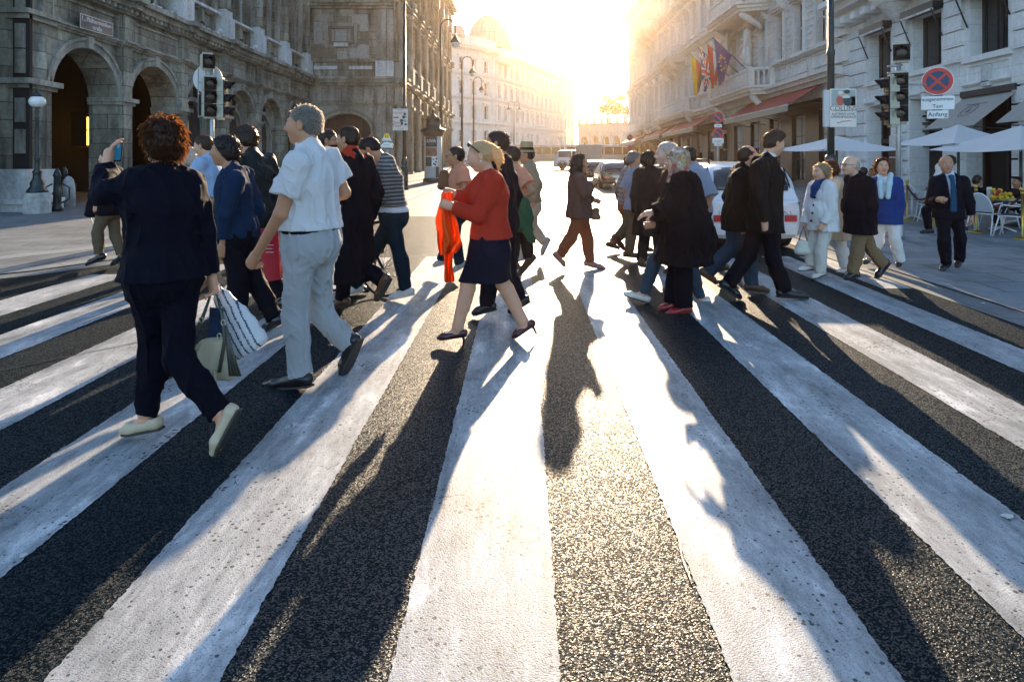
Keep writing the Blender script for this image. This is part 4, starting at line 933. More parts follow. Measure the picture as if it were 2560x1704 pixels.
# curved street lamps receding on the left kerb
def crook(px, Y, label, H=8.0, two=False):
    x = (px - CX) / FPX * Y; t = empty('street_lamp', (x, Y, .012)); tag(t, label, 'street lamp', 'hooked street lamps along the left kerb')
    mb = MB(); mb.lathe([(.16, 0), (.16, .5), (.12, .55), (.11, 1.2), (.085, 1.25), (.075, 4), (.05, H)], (0, 0, 0), 10); mb.build('pole', M_POLE, t)
    for sgn in ((1,) if not two else (1, -1)):
        mb = MB(); r_ = .36; P = [(0, 0, H - .1)] + [(sgn * (r_ - r_ * math.cos(a)), 0, H + r_ * math.sin(a)) for a in [math.pi * k / 12 for k in range(13)]] + [(sgn * 2 * r_, 0, H - .35)]
        mb.tube(P, .03, 7); mb.build('arm', M_POLE, t)
        mb = MB(); mb.lathe([(.03, H - .32), (.06, H - .45), (.10, H - .5), (.24, H - .72), (.25, H - .78)], (sgn * 2 * r_, 0, 0), 14); sh = mb.build('lamp_shade', M_POLE, t)
        mb = MB(); mb.lathe([(.20, H - .77), (.19, H - .9), (.10, H - 1.0), (.01, H - 1.02)], (sgn * 2 * r_, 0, 0), 12); mb.build('globe', M_WHT, sh)
    return t
crook(1102, 34, 'nearest of the hooked street lamps, rising beside the end of the opera wing', 7.7)
crook(1155, 47.4, 'hooked street lamp before the leftmost windows of the pale corner house', 7.7)
crook(1184, 60.6, 'hooked street lamp just before the quoined edge of the pale corner house', 7.7)
crook(1285, 93, 'distant two-armed street lamp in front of the long pale facade', 7.9, True)

# advertising column
ac = empty('advertising_column', ((1083 - CX) / FPX * 33.5, 33.5, .012)); tag(ac, 'round advertising column with a dark domed cap and posters on the left pavement', 'advertising column')
mb = MB(); mb.lathe([(.50, 0), (.50, .16), (.44, .2)], (0, 0, 0), 24, M_DARKM); mb.build('base', None, ac)
mb = MB(); mb.lathe([(.43, .18), (.43, 2.26)], (0, 0, 0), 28, M_PAPER); mb.build('drum', None, ac)
mb = MB(); mb.lathe([(.44, 2.24), (.50, 2.3), (.52, 2.40), (.60, 2.46), (.64, 2.52), (.60, 2.58), (.38, 2.66), (.32, 3.0), (.36, 3.04), (.36, 3.10), (.24, 3.2), (.08, 3.32), (.05, 3.45), (.07, 3.5), (.01, 3.58)], (0, 0, 0), 24); mb.build('cap', M_IRON, ac)
def poster(a0, a1, z0, z1, m, r=.437):
    mb = MB(); k = 8; v = [(r * math.sin(a0 + (a1 - a0) * i / k), -r * math.cos(a0 + (a1 - a0) * i / k), z) for z in (z0, z1) for i in range(k + 1)]
    mb.add(v, [(i, i + 1, k + 2 + i, k + 1 + i) for i in range(k)], m); return mb.build('poster', None, ac)
M_PB = mat('poster_dark', (.02, .035, .05), .5, vary=(5, .5)); M_PF = mat('poster_faces', (.20, .10, .06), .5, vary=(7, .9)); M_PG = mat('poster_grey', (.42, .42, .42), .6, vary=(9, .2))
po = poster(-.85, .55, 1.72, 2.24, M_PB); poster(-.85, .55, 1.28, 1.70, M_PF); poster(-.85, -.05, .78, 1.24, M_DKP); poster(0, .62, .78, 1.24, M_WHT); poster(-1.0, .35, .24, .76, M_PG); poster(.40, .8, .24, .76, M_DKP)
text('lettering', 'LUVA', .22, (ac.location.x - .08, ac.location.y - .447, 2.02), (1, -.08, 0), (0, 0, 1), M_WHT, ac, .004)
mb = MB()
for q, (a, z) in enumerate(((.15, 1.12), (.42, 1.0), (.2, .9), (.5, 1.15), (.36, .86))): mb.disc((.439 * math.sin(a), -.439 * math.cos(a), z), .045, (math.sin(a), -math.cos(a), 0), .003, M_BLK if q else M_REDP, 12)
mb.build('poster_dots', None, ac)

# bus stop plate
bs = empty('bus_stop', ((967 - CX) / FPX * 21.5, 21.5, .012)); tag(bs, 'bus stop post with a yellow H over a half round white plate', 'bus stop')
zb = 1.55 + (377 - 373) / FPX * 21.5
mb = MB(); mb.tube([(0, .03, 0), (0, .03, zb + .35)], .028, 8); mb.build('pole', M_GALV, bs)
mb = MB(); hf = [(.23 * math.cos(math.pi * i / 20), .23 * math.sin(math.pi * i / 20)) for i in range(21)]
mb.add([(x, 0, zb + z) for x, z in hf] + [(x, -.02, zb + z) for x, z in hf], [tuple(range(20, -1, -1)), tuple(range(21, 42))] + [(i, (i + 1) % 21, 21 + (i + 1) % 21, 21 + i) for i in range(21)], M_BLK); mb.build('rim', None, bs)
mb = MB(); mb.add([(x * .88, -.024, zb + .018 + z * .86) for x, z in hf], [tuple(range(21))], M_WHT); mb.build('plate', None, bs)
text('lettering', 'HALTESTELLE', .055, (bs.location.x, 21.472, zb + .05), (1, 0, 0), (0, 0, 1), M_TXT, bs, .002); text('lettering', 'AUTOBUS', .045, (bs.location.x, 21.472, zb + .14), (1, 0, 0), (0, 0, 1), M_TXT, bs, .002)
mb = MB(); mb.add([(-.16, -.01, zb + .24), (.16, -.01, zb + .24), (.07, -.01, zb + .44), (-.07, -.01, zb + .44)], [(0, 1, 2, 3)], M_WHT); mb.disc((0, -.012, zb + .40), .085, (0, -1, 0), .008, mat('stop_yellow', (.72, .55, .02), .5, vary=None), 20); mb.build('finial', None, bs)
text('lettering', 'H', .13, (bs.location.x, 21.475, zb + .40), (1, 0, 0), (0, 0, 1), mat('stop_green', (.01, .10, .04), .5, vary=None), bs, .002); text('lettering', 'WIENER LINIEN', .034, (bs.location.x, 21.484, zb + .27), (1, 0, 0), (0, 0, 1), M_TXT, bs, .002)

# globe lamp on its stone, iron bollards
gl = empty('globe_lamp', ((104 - CX) / FPX * 17.0, 17.0 - .15, .012)); tag(gl, 'cast iron post lamp with a white globe on a stone block by the arcade', 'street lamp')
mb = MB(); mb.lathe([(.30, 0), (.30, .30), (.285, .36), (.27, .50), (.265, .51)], (0, 0, 0), 8, M_STONEB, 1, 1, False); mb.build('stone_block', None, gl, .02)
mb = MB(); mb.lathe([(.24, .5), (.22, .58), (.15, .66), (.16, .74), (.10, .86), (.09, .98), (.11, 1.02), (.065, 1.08), (.055, 1.3), (.075, 1.34), (.045, 1.4), (.036, 2.3), (.05, 2.34), (.03, 2.4), (.06, 2.52), (.03, 2.56), (.11, 2.63)], (0, 0, 0), 12); mb.build('post', M_IRON, gl)
mb = MB(); mb.sphere((0, 0, 2.75), (.185, .185, .155), M_WHT, 18, 12); mb.build('globe', None, gl); mb = MB(); mb.lathe([(.13, 2.87), (.10, 2.95), (.03, 3.0), (.04, 3.05), (.005, 3.1)], (0, 0, 0), 10); mb.build('cap', M_IRON, gl)
for px, Y, lb in ((143, 17.4, 'black cast iron bollard with a ball top nearest the globe lamp'), (161, 19.2, 'black cast iron bollard in front of the first arch, behind the other')):
    t = empty('bollard', ((px - CX) / FPX * Y, Y, .012)); tag(t, lb, 'bollard', 'bollards by the arcade')
    mb = MB(); mb.lathe([(.13, 0), (.13, .1), (.10, .14), (.09, .4), (.115, .44), (.09, .5), (.075, .86), (.1, .9), (.08, .96), (.07, 1.0), (.02, 1.1)], (0, 0, 0), 12); mb.build('shaft', M_IRON, t)
    mb = MB()
    for a in range(4): c_, s_ = math.cos(a * 1.57 + .7), math.sin(a * 1.57 + .7); mb.tube([(c_ * .08, s_ * .08, .2), (c_ * .26, s_ * .26, .3), (c_ * .26, s_ * .26, .6), (c_ * .1, s_ * .1, .7)], .022, 6)
    mb.build('scrollwork', M_IRON, t)
t = empty('guard_stone', ((171 - CX) / FPX * 18.9, 18.9, .012)); tag(t, 'rounded white guard stone beside the black bollards', 'guard stone')
mb = MB(); mb.lathe([(.17, 0), (.165, .5), (.13, .72), (.06, .82), (.01, .84)], (0, 0, 0), 12, M_STONEB); mb.build('stone', None, t)

# traffic signals
def signal_head(parent, x, y, z, ang, n, name='signal_head', ch=.27, wd=.26):
    """n chambers stacked from z upward, facing direction ang (radians, 0 = -Y, positive turns to +X)"""
    c_, s_ = math.cos(ang), math.sin(ang)
    def X(a, b, h): return (x + a * c_ + b * -s_ * -1, y + a * s_ * 1 - b * c_, z + h) if False else (x + a * c_ + b * s_, y + a * s_ - b * c_, z + h)
    mb = MB(X)
    for k in range(n):
        mb.box((-wd / 2, -.16, k * ch), (wd / 2, 0, k * ch + ch - .008), M_TLB)
    mb.box((-wd / 2 + .03, -.13, -.04), (wd / 2 - .03, -.03, 0), M_TLB); mb.box((-wd / 2 + .03, -.13, n * ch - .008), (wd / 2 - .03, -.03, n * ch + .03), M_TLB)
    h = mb.build(name, None, parent, .006)
    mb = MB(X)
    for k in range(n): mb.box((-wd / 2 + .004, 0, k * ch + .004), (wd / 2 - .004, .022, k * ch + ch - .012), M_BLK)
    mb.build('front_panel', None, h)
    for k in range(n):
        mb = MB(X); zc_ = k * ch + ch / 2; r_ = .098; K = 14
        v = []
        for d_, top in ((0, 1), (.19, 0)):
            for i in range(K + 1):
                a = -.55 + (math.pi + 1.1) * i / K; v.append((r_ * math.cos(a), .022 + (.19 if d_ else 0) * (.35 + .65 * max(0, math.sin(a)) if d_ else 1), zc_ + r_ * math.sin(a) - (.015 if d_ else 0)))
        mb.add(v, [(i, i + 1, K + 2 + i, K + 1 + i) for i in range(K)], M_BLK, True); mb.build('visor', None, h)
        mb = MB(X); mb.add([(.086 * math.cos(6.283 * i / 20), .026 + .012, zc_ + .086 * math.sin(6.283 * i / 20)) for i in range(20)] + [(0, .05, zc_)], [(i, (i + 1) % 20, 20) for i in range(20)], M_LENS, True); mb.build('lens', None, h)
    return h
# right
TX, TY = (2246 - CX) / FPX * 12.0, 12.0
t = empty('traffic_light', (TX, TY, .012)); tag(t, 'grey post with black fronted traffic signals in front of the pale café building', 'traffic light')
mb = MB(); mb.tube([(0, 0, 0), (0, 0, 3.42)], .042, 12); mb.lathe([(.10, 0), (.10, .06), (.06, .5), (.045, .52)], (0, 0, 0), 12); mb.build('pole', M_GALV, t)
signal_head(t, -.02, -.08, 1.55 + (377 - 306) / FPX * 12, R(-30), 3, ch=.286, wd=.27)
signal_head(t, .0, -.10, 1.55 + (377 - 154) / FPX * 12, R(-30), 1, ch=.286, wd=.27); signal_head(t, -.16, .06, 1.55 + (377 - 314) / FPX * 12, R(-100), 3, ch=.286, wd=.27)
mb = MB()
for zz in (2.0, 2.9, 3.02): mb.tube([(-.18, .03, zz), (.05, -.03, zz + .02)], .02, 6)
mb.tube([(0, 0, 2.45), (.62, .05, 2.47)], .02, 6); mb.build('brackets', M_GALV, t)
# no stopping sign carried by the post
AN = R(31); rt, nf = Vector((math.cos(AN), -math.sin(AN), 0)), Vector((-math.sin(AN), -math.cos(AN), 0))
c0 = Vector(at(2344, 203, 11.9)); s0 = empty('no_stopping_sign', tuple(c0)); tag(s0, 'round blue and red no stopping sign with white plates below reading ausgenommen Taxi and Anfang', 'road sign')
mb = MB(); mb.disc((0, 0, 0), .242, nf, .006, M_WHT, 40); mb.build('disc', None, s0)
mb = MB(); mb.disc(tuple(nf * .006), .232, nf, .003, M_RSIGN, 40); mb.build('red_ring', None, s0); mb = MB(); mb.disc(tuple(nf * .009), .172, nf, .003, M_BSIGN, 40); mb.build('blue_field', None, s0)
mb = MB()
for a in (.785, 2.356):
    e = rt * math.cos(a) + Vector((0, 0, 1)) * math.sin(a); q = rt * -math.sin(a) + Vector((0, 0, 1)) * math.cos(a); o_ = nf * (.0135 + a * .0004)
    mb.add([tuple(o_ + e * .185 + q * .021), tuple(o_ - e * .185 + q * .021), tuple(o_ - e * .185 - q * .021), tuple(o_ + e * .185 - q * .021)], [(3, 2, 1, 0)], M_RSIGN)
mb.build('red_cross', None, s0)
def plate(c, w_, h_, m=None, par=s0):
    c = Vector(c); mb = MB(); z = Vector((0, 0, 1)); v = [c + rt * a * w_ + z * b * h_ + nf * d for d in (0, .006) for a, b in ((-1, -1), (1, -1), (1, 1), (-1, 1))]
    mb.add([tuple(p) for p in v], [(3, 2, 1, 0), (4, 5, 6, 7), (0, 1, 5, 4), (1, 2, 6, 5), (2, 3, 7, 6), (3, 0, 4, 7)], m or M_WHT); return mb.build('plate', None, par, .004)
k_ = 11.9 / FPX
plate((0, 0, (203 - 257.5) * k_), .250, .118); plate((0, 0, (203 - 286.5) * k_), .160, .070)
for s_, z_, h_, sq in (('ausgenommen', 248.5, .085, .95), ('Taxi', 266, .088, 1.0), ('Anfang', 286.5, .105, 1.0)):
    text('lettering', s_, h_, nf * .009 + Vector((0, 0, (203 - z_) * k_)), rt, (0, 0, 1), M_TXT, s0, .001, squeeze=sq, world=False)
mb = MB(); mb.tube([tuple(-nf * .03 + rt * -.1 + Vector((0, 0, -.6))), tuple(-nf * .03 + rt * -.1 + Vector((0, 0, .2)))], .018, 6); mb.tube([tuple(-nf * .03 + rt * -.1 + Vector((0, 0, -.05))), tuple(-nf * .03 + rt * -.1 + Vector((-.42, .06, -.05)))], .016, 6); mb.build('bracket', M_GALV, s0)
# left
TX, TY = (530 - CX) / FPX * 13.8, 13.8
t = empty('traffic_light', (TX, TY, .012)); tag(t, 'traffic signals on a post before the arcade, with a round sign seen from behind', 'traffic light')
mb = MB(); mb.tube([(0, 0, 0), (0, 0, 3.45)], .04, 12); mb.lathe([(.10, 0), (.10, .06), (.06, .5), (.045, .52)], (0, 0, 0), 12); mb.build('pole', M_GALV, t)
k_ = 13.8 / FPX
signal_head(t, .01, -.10, 1.55 + (377 - 294) * k_, R(42), 3, ch=.268, wd=.24); signal_head(t, -.02, -.10, 1.55 + (377 - 174) * k_, R(42), 1, ch=.29, wd=.24); signal_head(t, .22, .10, 1.55 + (377 - 296) * k_, R(96), 3, ch=.262, wd=.24)
mb = MB(); mb.disc(((513 - 530) * k_, .12, 1.55 + (377 - 198) * k_), .30, (0, -1, 0), .01, M_GREYB, 36); mb.build('sign_disc', None, t)
mb = MB(); mb.box((-.27, -.0, 1.55 + (377 - 290) * k_), (-.13, .1, 1.55 + (377 - 238) * k_), M_BLK); mb.box((-.20, -.02, 1.55 + (377 - 258) * k_), (-.13, -.002, 1.55 + (377 - 240) * k_), M_GREYB); mb.build('control_box', None, t)
mb = MB()
for a in (-.295, -.14): mb.tube([(a, .04, 1.55 + (377 - 296) * k_), (a, .04, 1.55 + (377 - 172) * k_)], .011, 6)
for z_ in (292, 207): mb.tube([(-.30, .04, 1.55 + (377 - z_) * k_), (0, .02, 1.55 + (377 - z_) * k_)], .013, 6)
mb.build('frame', M_GALV, t)
# small no-parking post on the right
def noparking(px, Y, y1, y2, label, r=.18, plates=True):
    k = Y / FPX; x = (px - CX) * k; s = empty('no_parking_sign', (x, Y, .012)); tag(s, label, 'road sign')
    mb = MB(); mb.tube([(0, .03, 0), (0, .03, 1.55 + (377 - y1) * k + .2)], .028, 8); mb.build('pole', M_GALV, s)
    for yy in (y1, y2):
        z = 1.55 + (377 - yy) * k; mb = MB(); mb.disc((0, 0, z), r, (0, -1, 0), .006, M_RSIGN, 28); d_ = mb.build('disc', None, s)
        mb = MB(); mb.disc((0, -.006, z), r * .76, (0, -1, 0), .004, M_BSIGN, 28); mb.add([(-r * .6, -.0115, z + r * .45), (-r * .45, -.0115, z + r * .6), (r * .6, -.0115, z - r * .45), (r * .45, -.0115, z - r * .6)], [(0, 3, 2, 1)], M_RSIGN); mb.build('field', None, d_)
    if plates:
        for yy, w_, h_, s_ in ((y1 + 20.5, .12, .05, 'Anfang'), (y2 + 19, .18, .085, 'ausgen.'), (y2 + 28, .12, .05, 'Ende')):
            z = 1.55 + (377 - yy) * k; mb = MB(); mb.box((-w_, -.008, z - h_), (w_, 0, z + h_), M_WHT); p_ = mb.build('plate', None, s); text('lettering', s_, h_ * 1.1, (0, -.0095, z), (1, 0, 0), (0, 0, 1), M_TXT, s, .001, world=False)
    return s
noparking(1795, 22, 295, 334, 'post with two round no parking discs and white plates in front of the hotel awning')
noparking(1575, 36, 345, 372, 'distant post with two round discs in backlight beside the parked dark car', .16, False)

# café umbrellas, chairs, tables, ropes
M_CANV = mat('white_canvas', (.80, .80, .79), .8, vary=(2, .08), trans=.3, bump=(6, .1, .02)); M_CHROME = mat('white_tube', (.72, .73, .74), .35, vary=None); M_BRASS = mat('brass', (.48, .33, .09), .3, metal=.85, vary=(9, .2)); M_ROPE = mat('velvet_rope', (.05, .008, .012), .9, vary=(20, .3)); M_SEAT = mat('dark_seat', (.02, .012, .016), .8)
def umbrella(px, Y, half, ze, za, label, rot=.15):
    t = empty('cafe_umbrella', ((px - CX) / FPX * Y, Y, .012), rot); tag(t, label, 'umbrella', 'white café umbrellas')
    mb = MB(); mb.tube([(0, 0, 0), (0, 0, za - .02)], .03, 10); mb.build('pole', M_POLE, t)
    cr = [(-half, -half), (half, -half), (half, half), (-half, half)]; v = [(0, 0, za)]; f = []; K = 8
    for s in range(4):
        (ax, ay), (bx, by) = cr[s], cr[(s + 1) % 4]; o = len(v)
        for j in range(1, K + 1):
            for i in range(K + 1):
                q = j / K; e = i / K; x, y = ax + (bx - ax) * e, ay + (by - ay) * e; sag = .05 * math.sin(math.pi * e) * q + .03 * math.sin(math.pi * q)
                v.append((x * q, y * q, za + (ze - za) * q - sag))
        for i in range(K): f.append((0, o + i, o + i + 1))
        for j in range(K - 1):
            for i in range(K): f.append((o + j * (K + 1) + i, o + (j + 1) * (K + 1) + i, o + (j + 1) * (K + 1) + i + 1, o + j * (K + 1) + i + 1))
    mb = MB(); mb.add(v, f, M_CANV); c_ = mb.build('canopy', None, t)
    for x, y in cr: mb = MB(); mb.tube([(0, 0, za - .06), (x * .98, y * .98, ze - .03)], .012, 6); mb.build('rib', M_GALV, t)
    mb = MB(); mb.lathe([(.32, 0), (.32, .05), (.05, .08), (.04, .3)], (0, 0, 0), 16); mb.build('base', M_DARKM, t)
umbrella(2396, 15.6, .93, 1.70, 2.14, 'white café umbrella at the middle, under the beige awning'); umbrella(2552, 14.0, 1.16, 1.56, 2.06, 'largest white café umbrella, cut by the right edge'); umbrella(2092, 16.5, 1.05, 1.57, 1.90, 'low white café umbrella behind the green lamp post')
def chair(x, y, rz, label):
    t = empty('cafe_chair', (x, y, .012), rz); tag(t, label, 'chair', 'white tube café chairs')
    for sx in (-1, 1):
        mb = MB(); mb.tube([(sx * .20, .26, 0), (sx * .19, .16, .38)], .012, 6); mb.build('leg', M_CHROME, t)
        mb = MB(); mb.tube([(sx * .21, -.30, 0), (sx * .19, -.16, .38)], .012, 6); mb.build('leg', M_CHROME, t)
    mb = MB(); mb.tube([(-.19, .18, .38), (.19, .18, .38), (.19, -.18, .38), (-.19, -.18, .38), (-.19, .18, .38)], .012, 6, M_CHROME); mb.box((-.18, -.17, .375), (.18, .17, .40), M_SEAT); mb.build('seat', None, t)
    mb = MB(); P = [(-.20, -.17, .40)] + [(-.22 * math.cos(a), -.22 - .06 * math.sin(a), .42 + .34 * math.sin(a)) for a in [math.pi * k / 10 for k in range(11)]] + [(.20, -.17, .40)]
    mb.tube(P, .013, 6, M_CHROME); Q = P[1:-1]; mb.add([tuple(p) for p in Q] + [(p[0], p[1] - .006, p[2]) for p in Q], [tuple(range(len(Q))), tuple(range(2 * len(Q) - 1, len(Q) - 1, -1))], M_GREYB); mb.build('backrest', None, t)
    mb = MB(); mb.tube([(-.21, -.16, .56), (-.24, .12, .58), (-.20, .18, .40)], .011, 6, M_CHROME); mb.tube([(.21, -.16, .56), (.24, .12, .58), (.20, .18, .40)], .011, 6, M_CHROME); mb.build('armrests', None, t)
for px, Y, rz, lb in ((2462, 12.7, R(-55), 'white tube chair behind the rope, left of the yellow flowers'), (2533, 12.2, R(40), 'white tube chair at the right edge, nearest the rope'), (2500, 13.7, R(185), 'white tube chair with its back beyond the yellow flowers'), (2322, 14.9, R(70), 'white tube chair partly hidden behind the suited man'), (2285, 16.0, R(-60), 'white tube chair among the far tables, beside the brass post')):
    chair((px - CX) / FPX * Y, Y, rz, lb)
def table(px, Y, label):
    t = empty('cafe_table', ((px - CX) / FPX * Y, Y, .012)); tag(t, label, 'table', 'round café tables')
    mb = MB(); mb.lathe([(.33, .60), (.33, .62), (.01, .625)], (0, 0, 0), 24); mb.build('tabletop', M_GREYB, t); mb = MB(); mb.tube([(0, 0, .05), (0, 0, .6)], .025, 8); mb.build('stem', M_CHROME, t)
    for a in (.4, 1.97, 3.54, 5.11): mb = MB(); mb.tube([(0, 0, .09), (.26 * math.cos(a), .26 * math.sin(a), .015)], .015, 6); mb.build('leg', M_CHROME, t)
    return t
table(2505, 13.1, 'round café table carrying the yellow flowers'); table(2280, 15.4, 'round café table behind the brass rope post'); table(2545, 14.3, 'round café table near the seated guest at the right edge')
def bouquet(px, Y, z, label):
    r = random.Random(9); t = empty('flowers', ((px - CX) / FPX * Y, Y, z)); tag(t, label, 'flowers')
    mb = MB(); my, mr_ = mat('petal_yellow', (.62, .40, .015), .6, vary=(30, .25)), mat('petal_red', (.40, .02, .02), .6)
    for i in range(70):
        a, d = r.uniform(0, 6.28), r.random() ** .5 * .20; x_, z_ = d * math.cos(a) * 1.15, d * math.sin(a) * .55 + .05; m = mr_ if x_ < -.10 and z_ > .06 else my
        mb.sphere((x_, r.uniform(-.12, .12), z_ - (.20 if i % 3 == 0 else 0)), r.uniform(.022, .04), m, 7, 5)
    mb.build('blossoms', None, t); mb = MB(); mb.lathe([(.02, -.30), (.13, -.30), (.15, -.12), (.16, -.05)], (0, 0, 0), 14); mb.build('pot', M_SHOP, t)
bouquet(2500, 12.85, .66, 'bright yellow flowers with a few red ones on the café table')
mn = empty('menu_card', ((2478 - CX) / FPX * 13.0, 13.05, .637)); tag(mn, 'upright cream menu card on the café table beside the flowers', 'menu'); mb = MB(); mb.box((-.05, -.004, 0), (.05, .004, .22)); mb.box((-.055, -.02, 0), (.055, .02, .012)); mb.build('card', M_PAPER, mn)
posts = []
for px, py, lb in ((2268, 553, 'shiny brass rope post behind the woman in the blue blazer'), (2335, 567, 'brass rope post half hidden behind the suited man'), (2440, 583, 'brass rope post right of the suited man'), (2556, 600, 'brass rope post at the right edge')):
    Y = 2645.3 / (py - 377); t = empty('rope_post', ((px - CX) / FPX * Y, Y, .012)); tag(t, lb, 'rope post', 'brass rope posts of the café'); posts.append(t)
    mb = MB(); mb.lathe([(.15, 0), (.15, .015), (.10, .03), (.03, .05), (.021, .06), (.021, .78), (.03, .79), (.03, .82), (.02, .83)], (0, 0, 0), 16); mb.build('shaft', M_BRASS, t)
    mb = MB(); mb.sphere((0, 0, .865), .042, M_BRASS, 14, 10); mb.build('finial', None, t)
for a, b, lb in ((0, 1, 'dark red rope between the two brass posts left of the suited man'), (1, 2, 'dark red rope passing behind the suited man'), (2, 3, 'dark red rope sagging in front of the yellow flowers')):
    A, B = posts[a].location, posts[b].location; t = empty('barrier_rope', tuple(A)); tag(t, lb, 'rope', 'barrier ropes of the café')
    mb = MB(); mb.tube([tuple((B - A) * q + Vector((0, 0, .76 - .26 * math.sin(math.pi * q)))) for q in [i / 14 for i in range(15)]], .022, 8); mb.build('cord', M_ROPE, t)

# ---------------------------------------------------------------- vehicles
M_CARW = mat('white_car_paint', (.66, .67, .68), .22, .5, vary=(2, .03), coat=.8); M_CARB = mat('dark_car_paint', (.022, .014, .014), .22, .5, vary=None, coat=.9); M_CARG = mat('car_glass', (.012, .022, .026), .05, .7, vary=None); M_TYRE = mat('tyre', (.012, .012, .014), .8, vary=(30, .3)); M_TAIL = mat('tail_lamp', (.42, .012, .012), .15, .6, vary=None, coat=.7); M_TAXI = mat('taxi_sign_yellow', (.80, .56, .02), .4, vary=None); M_CLEAR = mat('lamp_glass', (.62, .66, .68), .12, .7, vary=(18, .3), coat=.8); M_TRUCK = mat('truck_box', (.42, .38, .34), .55, vary=(2, .15))
def car(name, x, y, L, Wd, H, paint, label, cat, sill=.20, belt=.60, hatch=.25, bonnet=.9, taxi=False, group=None, rz=0., rails=True, sx_=0., sy_=.46):
    """rear at local y=0, nose at y=L; cross sections lofted along the length"""
    t = empty(name, (x, y, .004), rz); tag(t, label, cat, group)
    hw = Wd / 2; zs, zb = sill, belt * H
    def sec(yy, top, wt, wb, zb_):      # half outline from the floor centre round to the roof centre
        return [(0, yy, zs), (wb * .8, yy, zs), (wb * .97, yy, zs + .05), (wb, yy, zs + .22 * H), (wb, yy, zb_ * .82), (wb * .965, yy, zb_)] + [(wt + (wb * .965 - wt) * (1 - q) ** .8, yy, zb_ + (top - zb_) * q) for q in (.25, .5, .75, .92)] + [(wt * .82, yy, top), (0, yy, top + .012)]
    S = [sec(0.00, zb * .98, hw * .86, hw * .86, zb * .93), sec(.05, zb * 1.0, hw * .92, hw * .93, zb * .95), sec(.10, zb * 1.02, hw * .93, hw * .965, zb * .97), sec(.14, zb + (H - zb) * .25, hw * .86, hw * .98, zb), sec(.14 + hatch * .5, zb + (H - zb) * .68, hw * .78, hw, zb), sec(.14 + hatch, H * .965, hw * .72, hw, zb), sec(.14 + hatch + .25, H * .995, hw * .70, hw, zb), sec(L * .38, H, hw * .70, hw, zb), sec(L * .56, H * .985, hw * .70, hw, zb), sec(L - bonnet - .55, H * .93, hw * .69, hw, zb), sec(L - bonnet, zb * 1.06, hw * .74, hw, zb), sec(L - .4, zb * .92, hw * .78, hw * .97, zb * .88), sec(L - .08, zb * .80, hw * .7, hw * .86, zb * .76), sec(L, zb * .7, hw * .66, hw * .80, zb * .66)]
    n = len(S[0]); v = []
    for s in S: v += s + [(-a, b, c) for a, b, c in s[-2:0:-1]]
    m_ = 2 * n - 2; f = []
    for i in range(len(S) - 1):
        for k in range(m_): f.append((i * m_ + k, i * m_ + (k + 1) % m_, (i + 1) * m_ + (k + 1) % m_, (i + 1) * m_ + k))
    f += [tuple(range(m_ - 1, -1, -1)), tuple((len(S) - 1) * m_ + k for k in range(m_))]
    mb = MB(); mb.add(v, f, paint, True); body = mb.build('body', None, t); sub = body.modifiers.new('s', 'SUBSURF'); sub.levels = sub.render_levels = 2
    # rear window laid on the hatch, side glass on the flanks
    def surf(yy):
        for a, b in zip(S[:-1], S[1:]):
            if a[0][1] <= yy <= b[0][1]: q = (yy - a[0][1]) / (b[0][1] - a[0][1]); return [tuple(p + (r_ - p) * q for p, r_ in zip(u_, w_)) for u_, w_ in zip(a, b)]
    mb = MB(); rw = []
    y0, y1 = .15, .14 + hatch * .86
    for j in range(7):
        yy = y0 + (y1 - y0) * j / 6; s = surf(yy); zt = s[-1][2]; wt_ = s[-2][0] * 1.12; q = j / 6; ww = wt_ * (1.0 if 0 < j < 6 else .93)
        for i in range(9): e = -1 + 2 * i / 8; rw.append((e * ww, yy - .022 - .05 * (1 - e * e) * 0, zt - .012 + .014 * (1 - e * e)))
    mb.add(rw, [(j * 9 + i, j * 9 + i + 1, (j + 1) * 9 + i + 1, (j + 1) * 9 + i) for j in range(6) for i in range(8)], M_CARG, True); g_ = mb.build('rear_window', None, t); so = g_.modifiers.new('t', 'SOLIDIFY'); so.thickness = .02; so.offset = -1
    for sx in (-1, 1):
        for (ya, yb) in ((.14 + hatch * .95, L * .36), (L * .38, L * .57), (L * .585, L - bonnet - .35)):
            mb = MB(); v = []; K = 6
            for j in range(K + 1):
                yy = ya + (yb - ya) * j / K; s = surf(min(max(yy, .2), L - bonnet - .1)); zt = min(s[-2][2], H) - .05
                for q in (.04, .5, .94): z_ = zb + .02 + (zt - zb - .03) * q; wx = hw * .965 + (s[-3][0] - hw * .965) * q; v.append((sx * (wx + .012), yy, z_))
            mb.add(v, [(j * 3 + i, j * 3 + i + 1, (j + 1) * 3 + i + 1, (j + 1) * 3 + i) if sx > 0 else (j * 3 + i, (j + 1) * 3 + i, (j + 1) * 3 + i + 1, j * 3 + i + 1) for j in range(K) for i in range(2)], M_CARG, True); mb.build('side_window', None, t)
    wr = .145 * H * 1.5
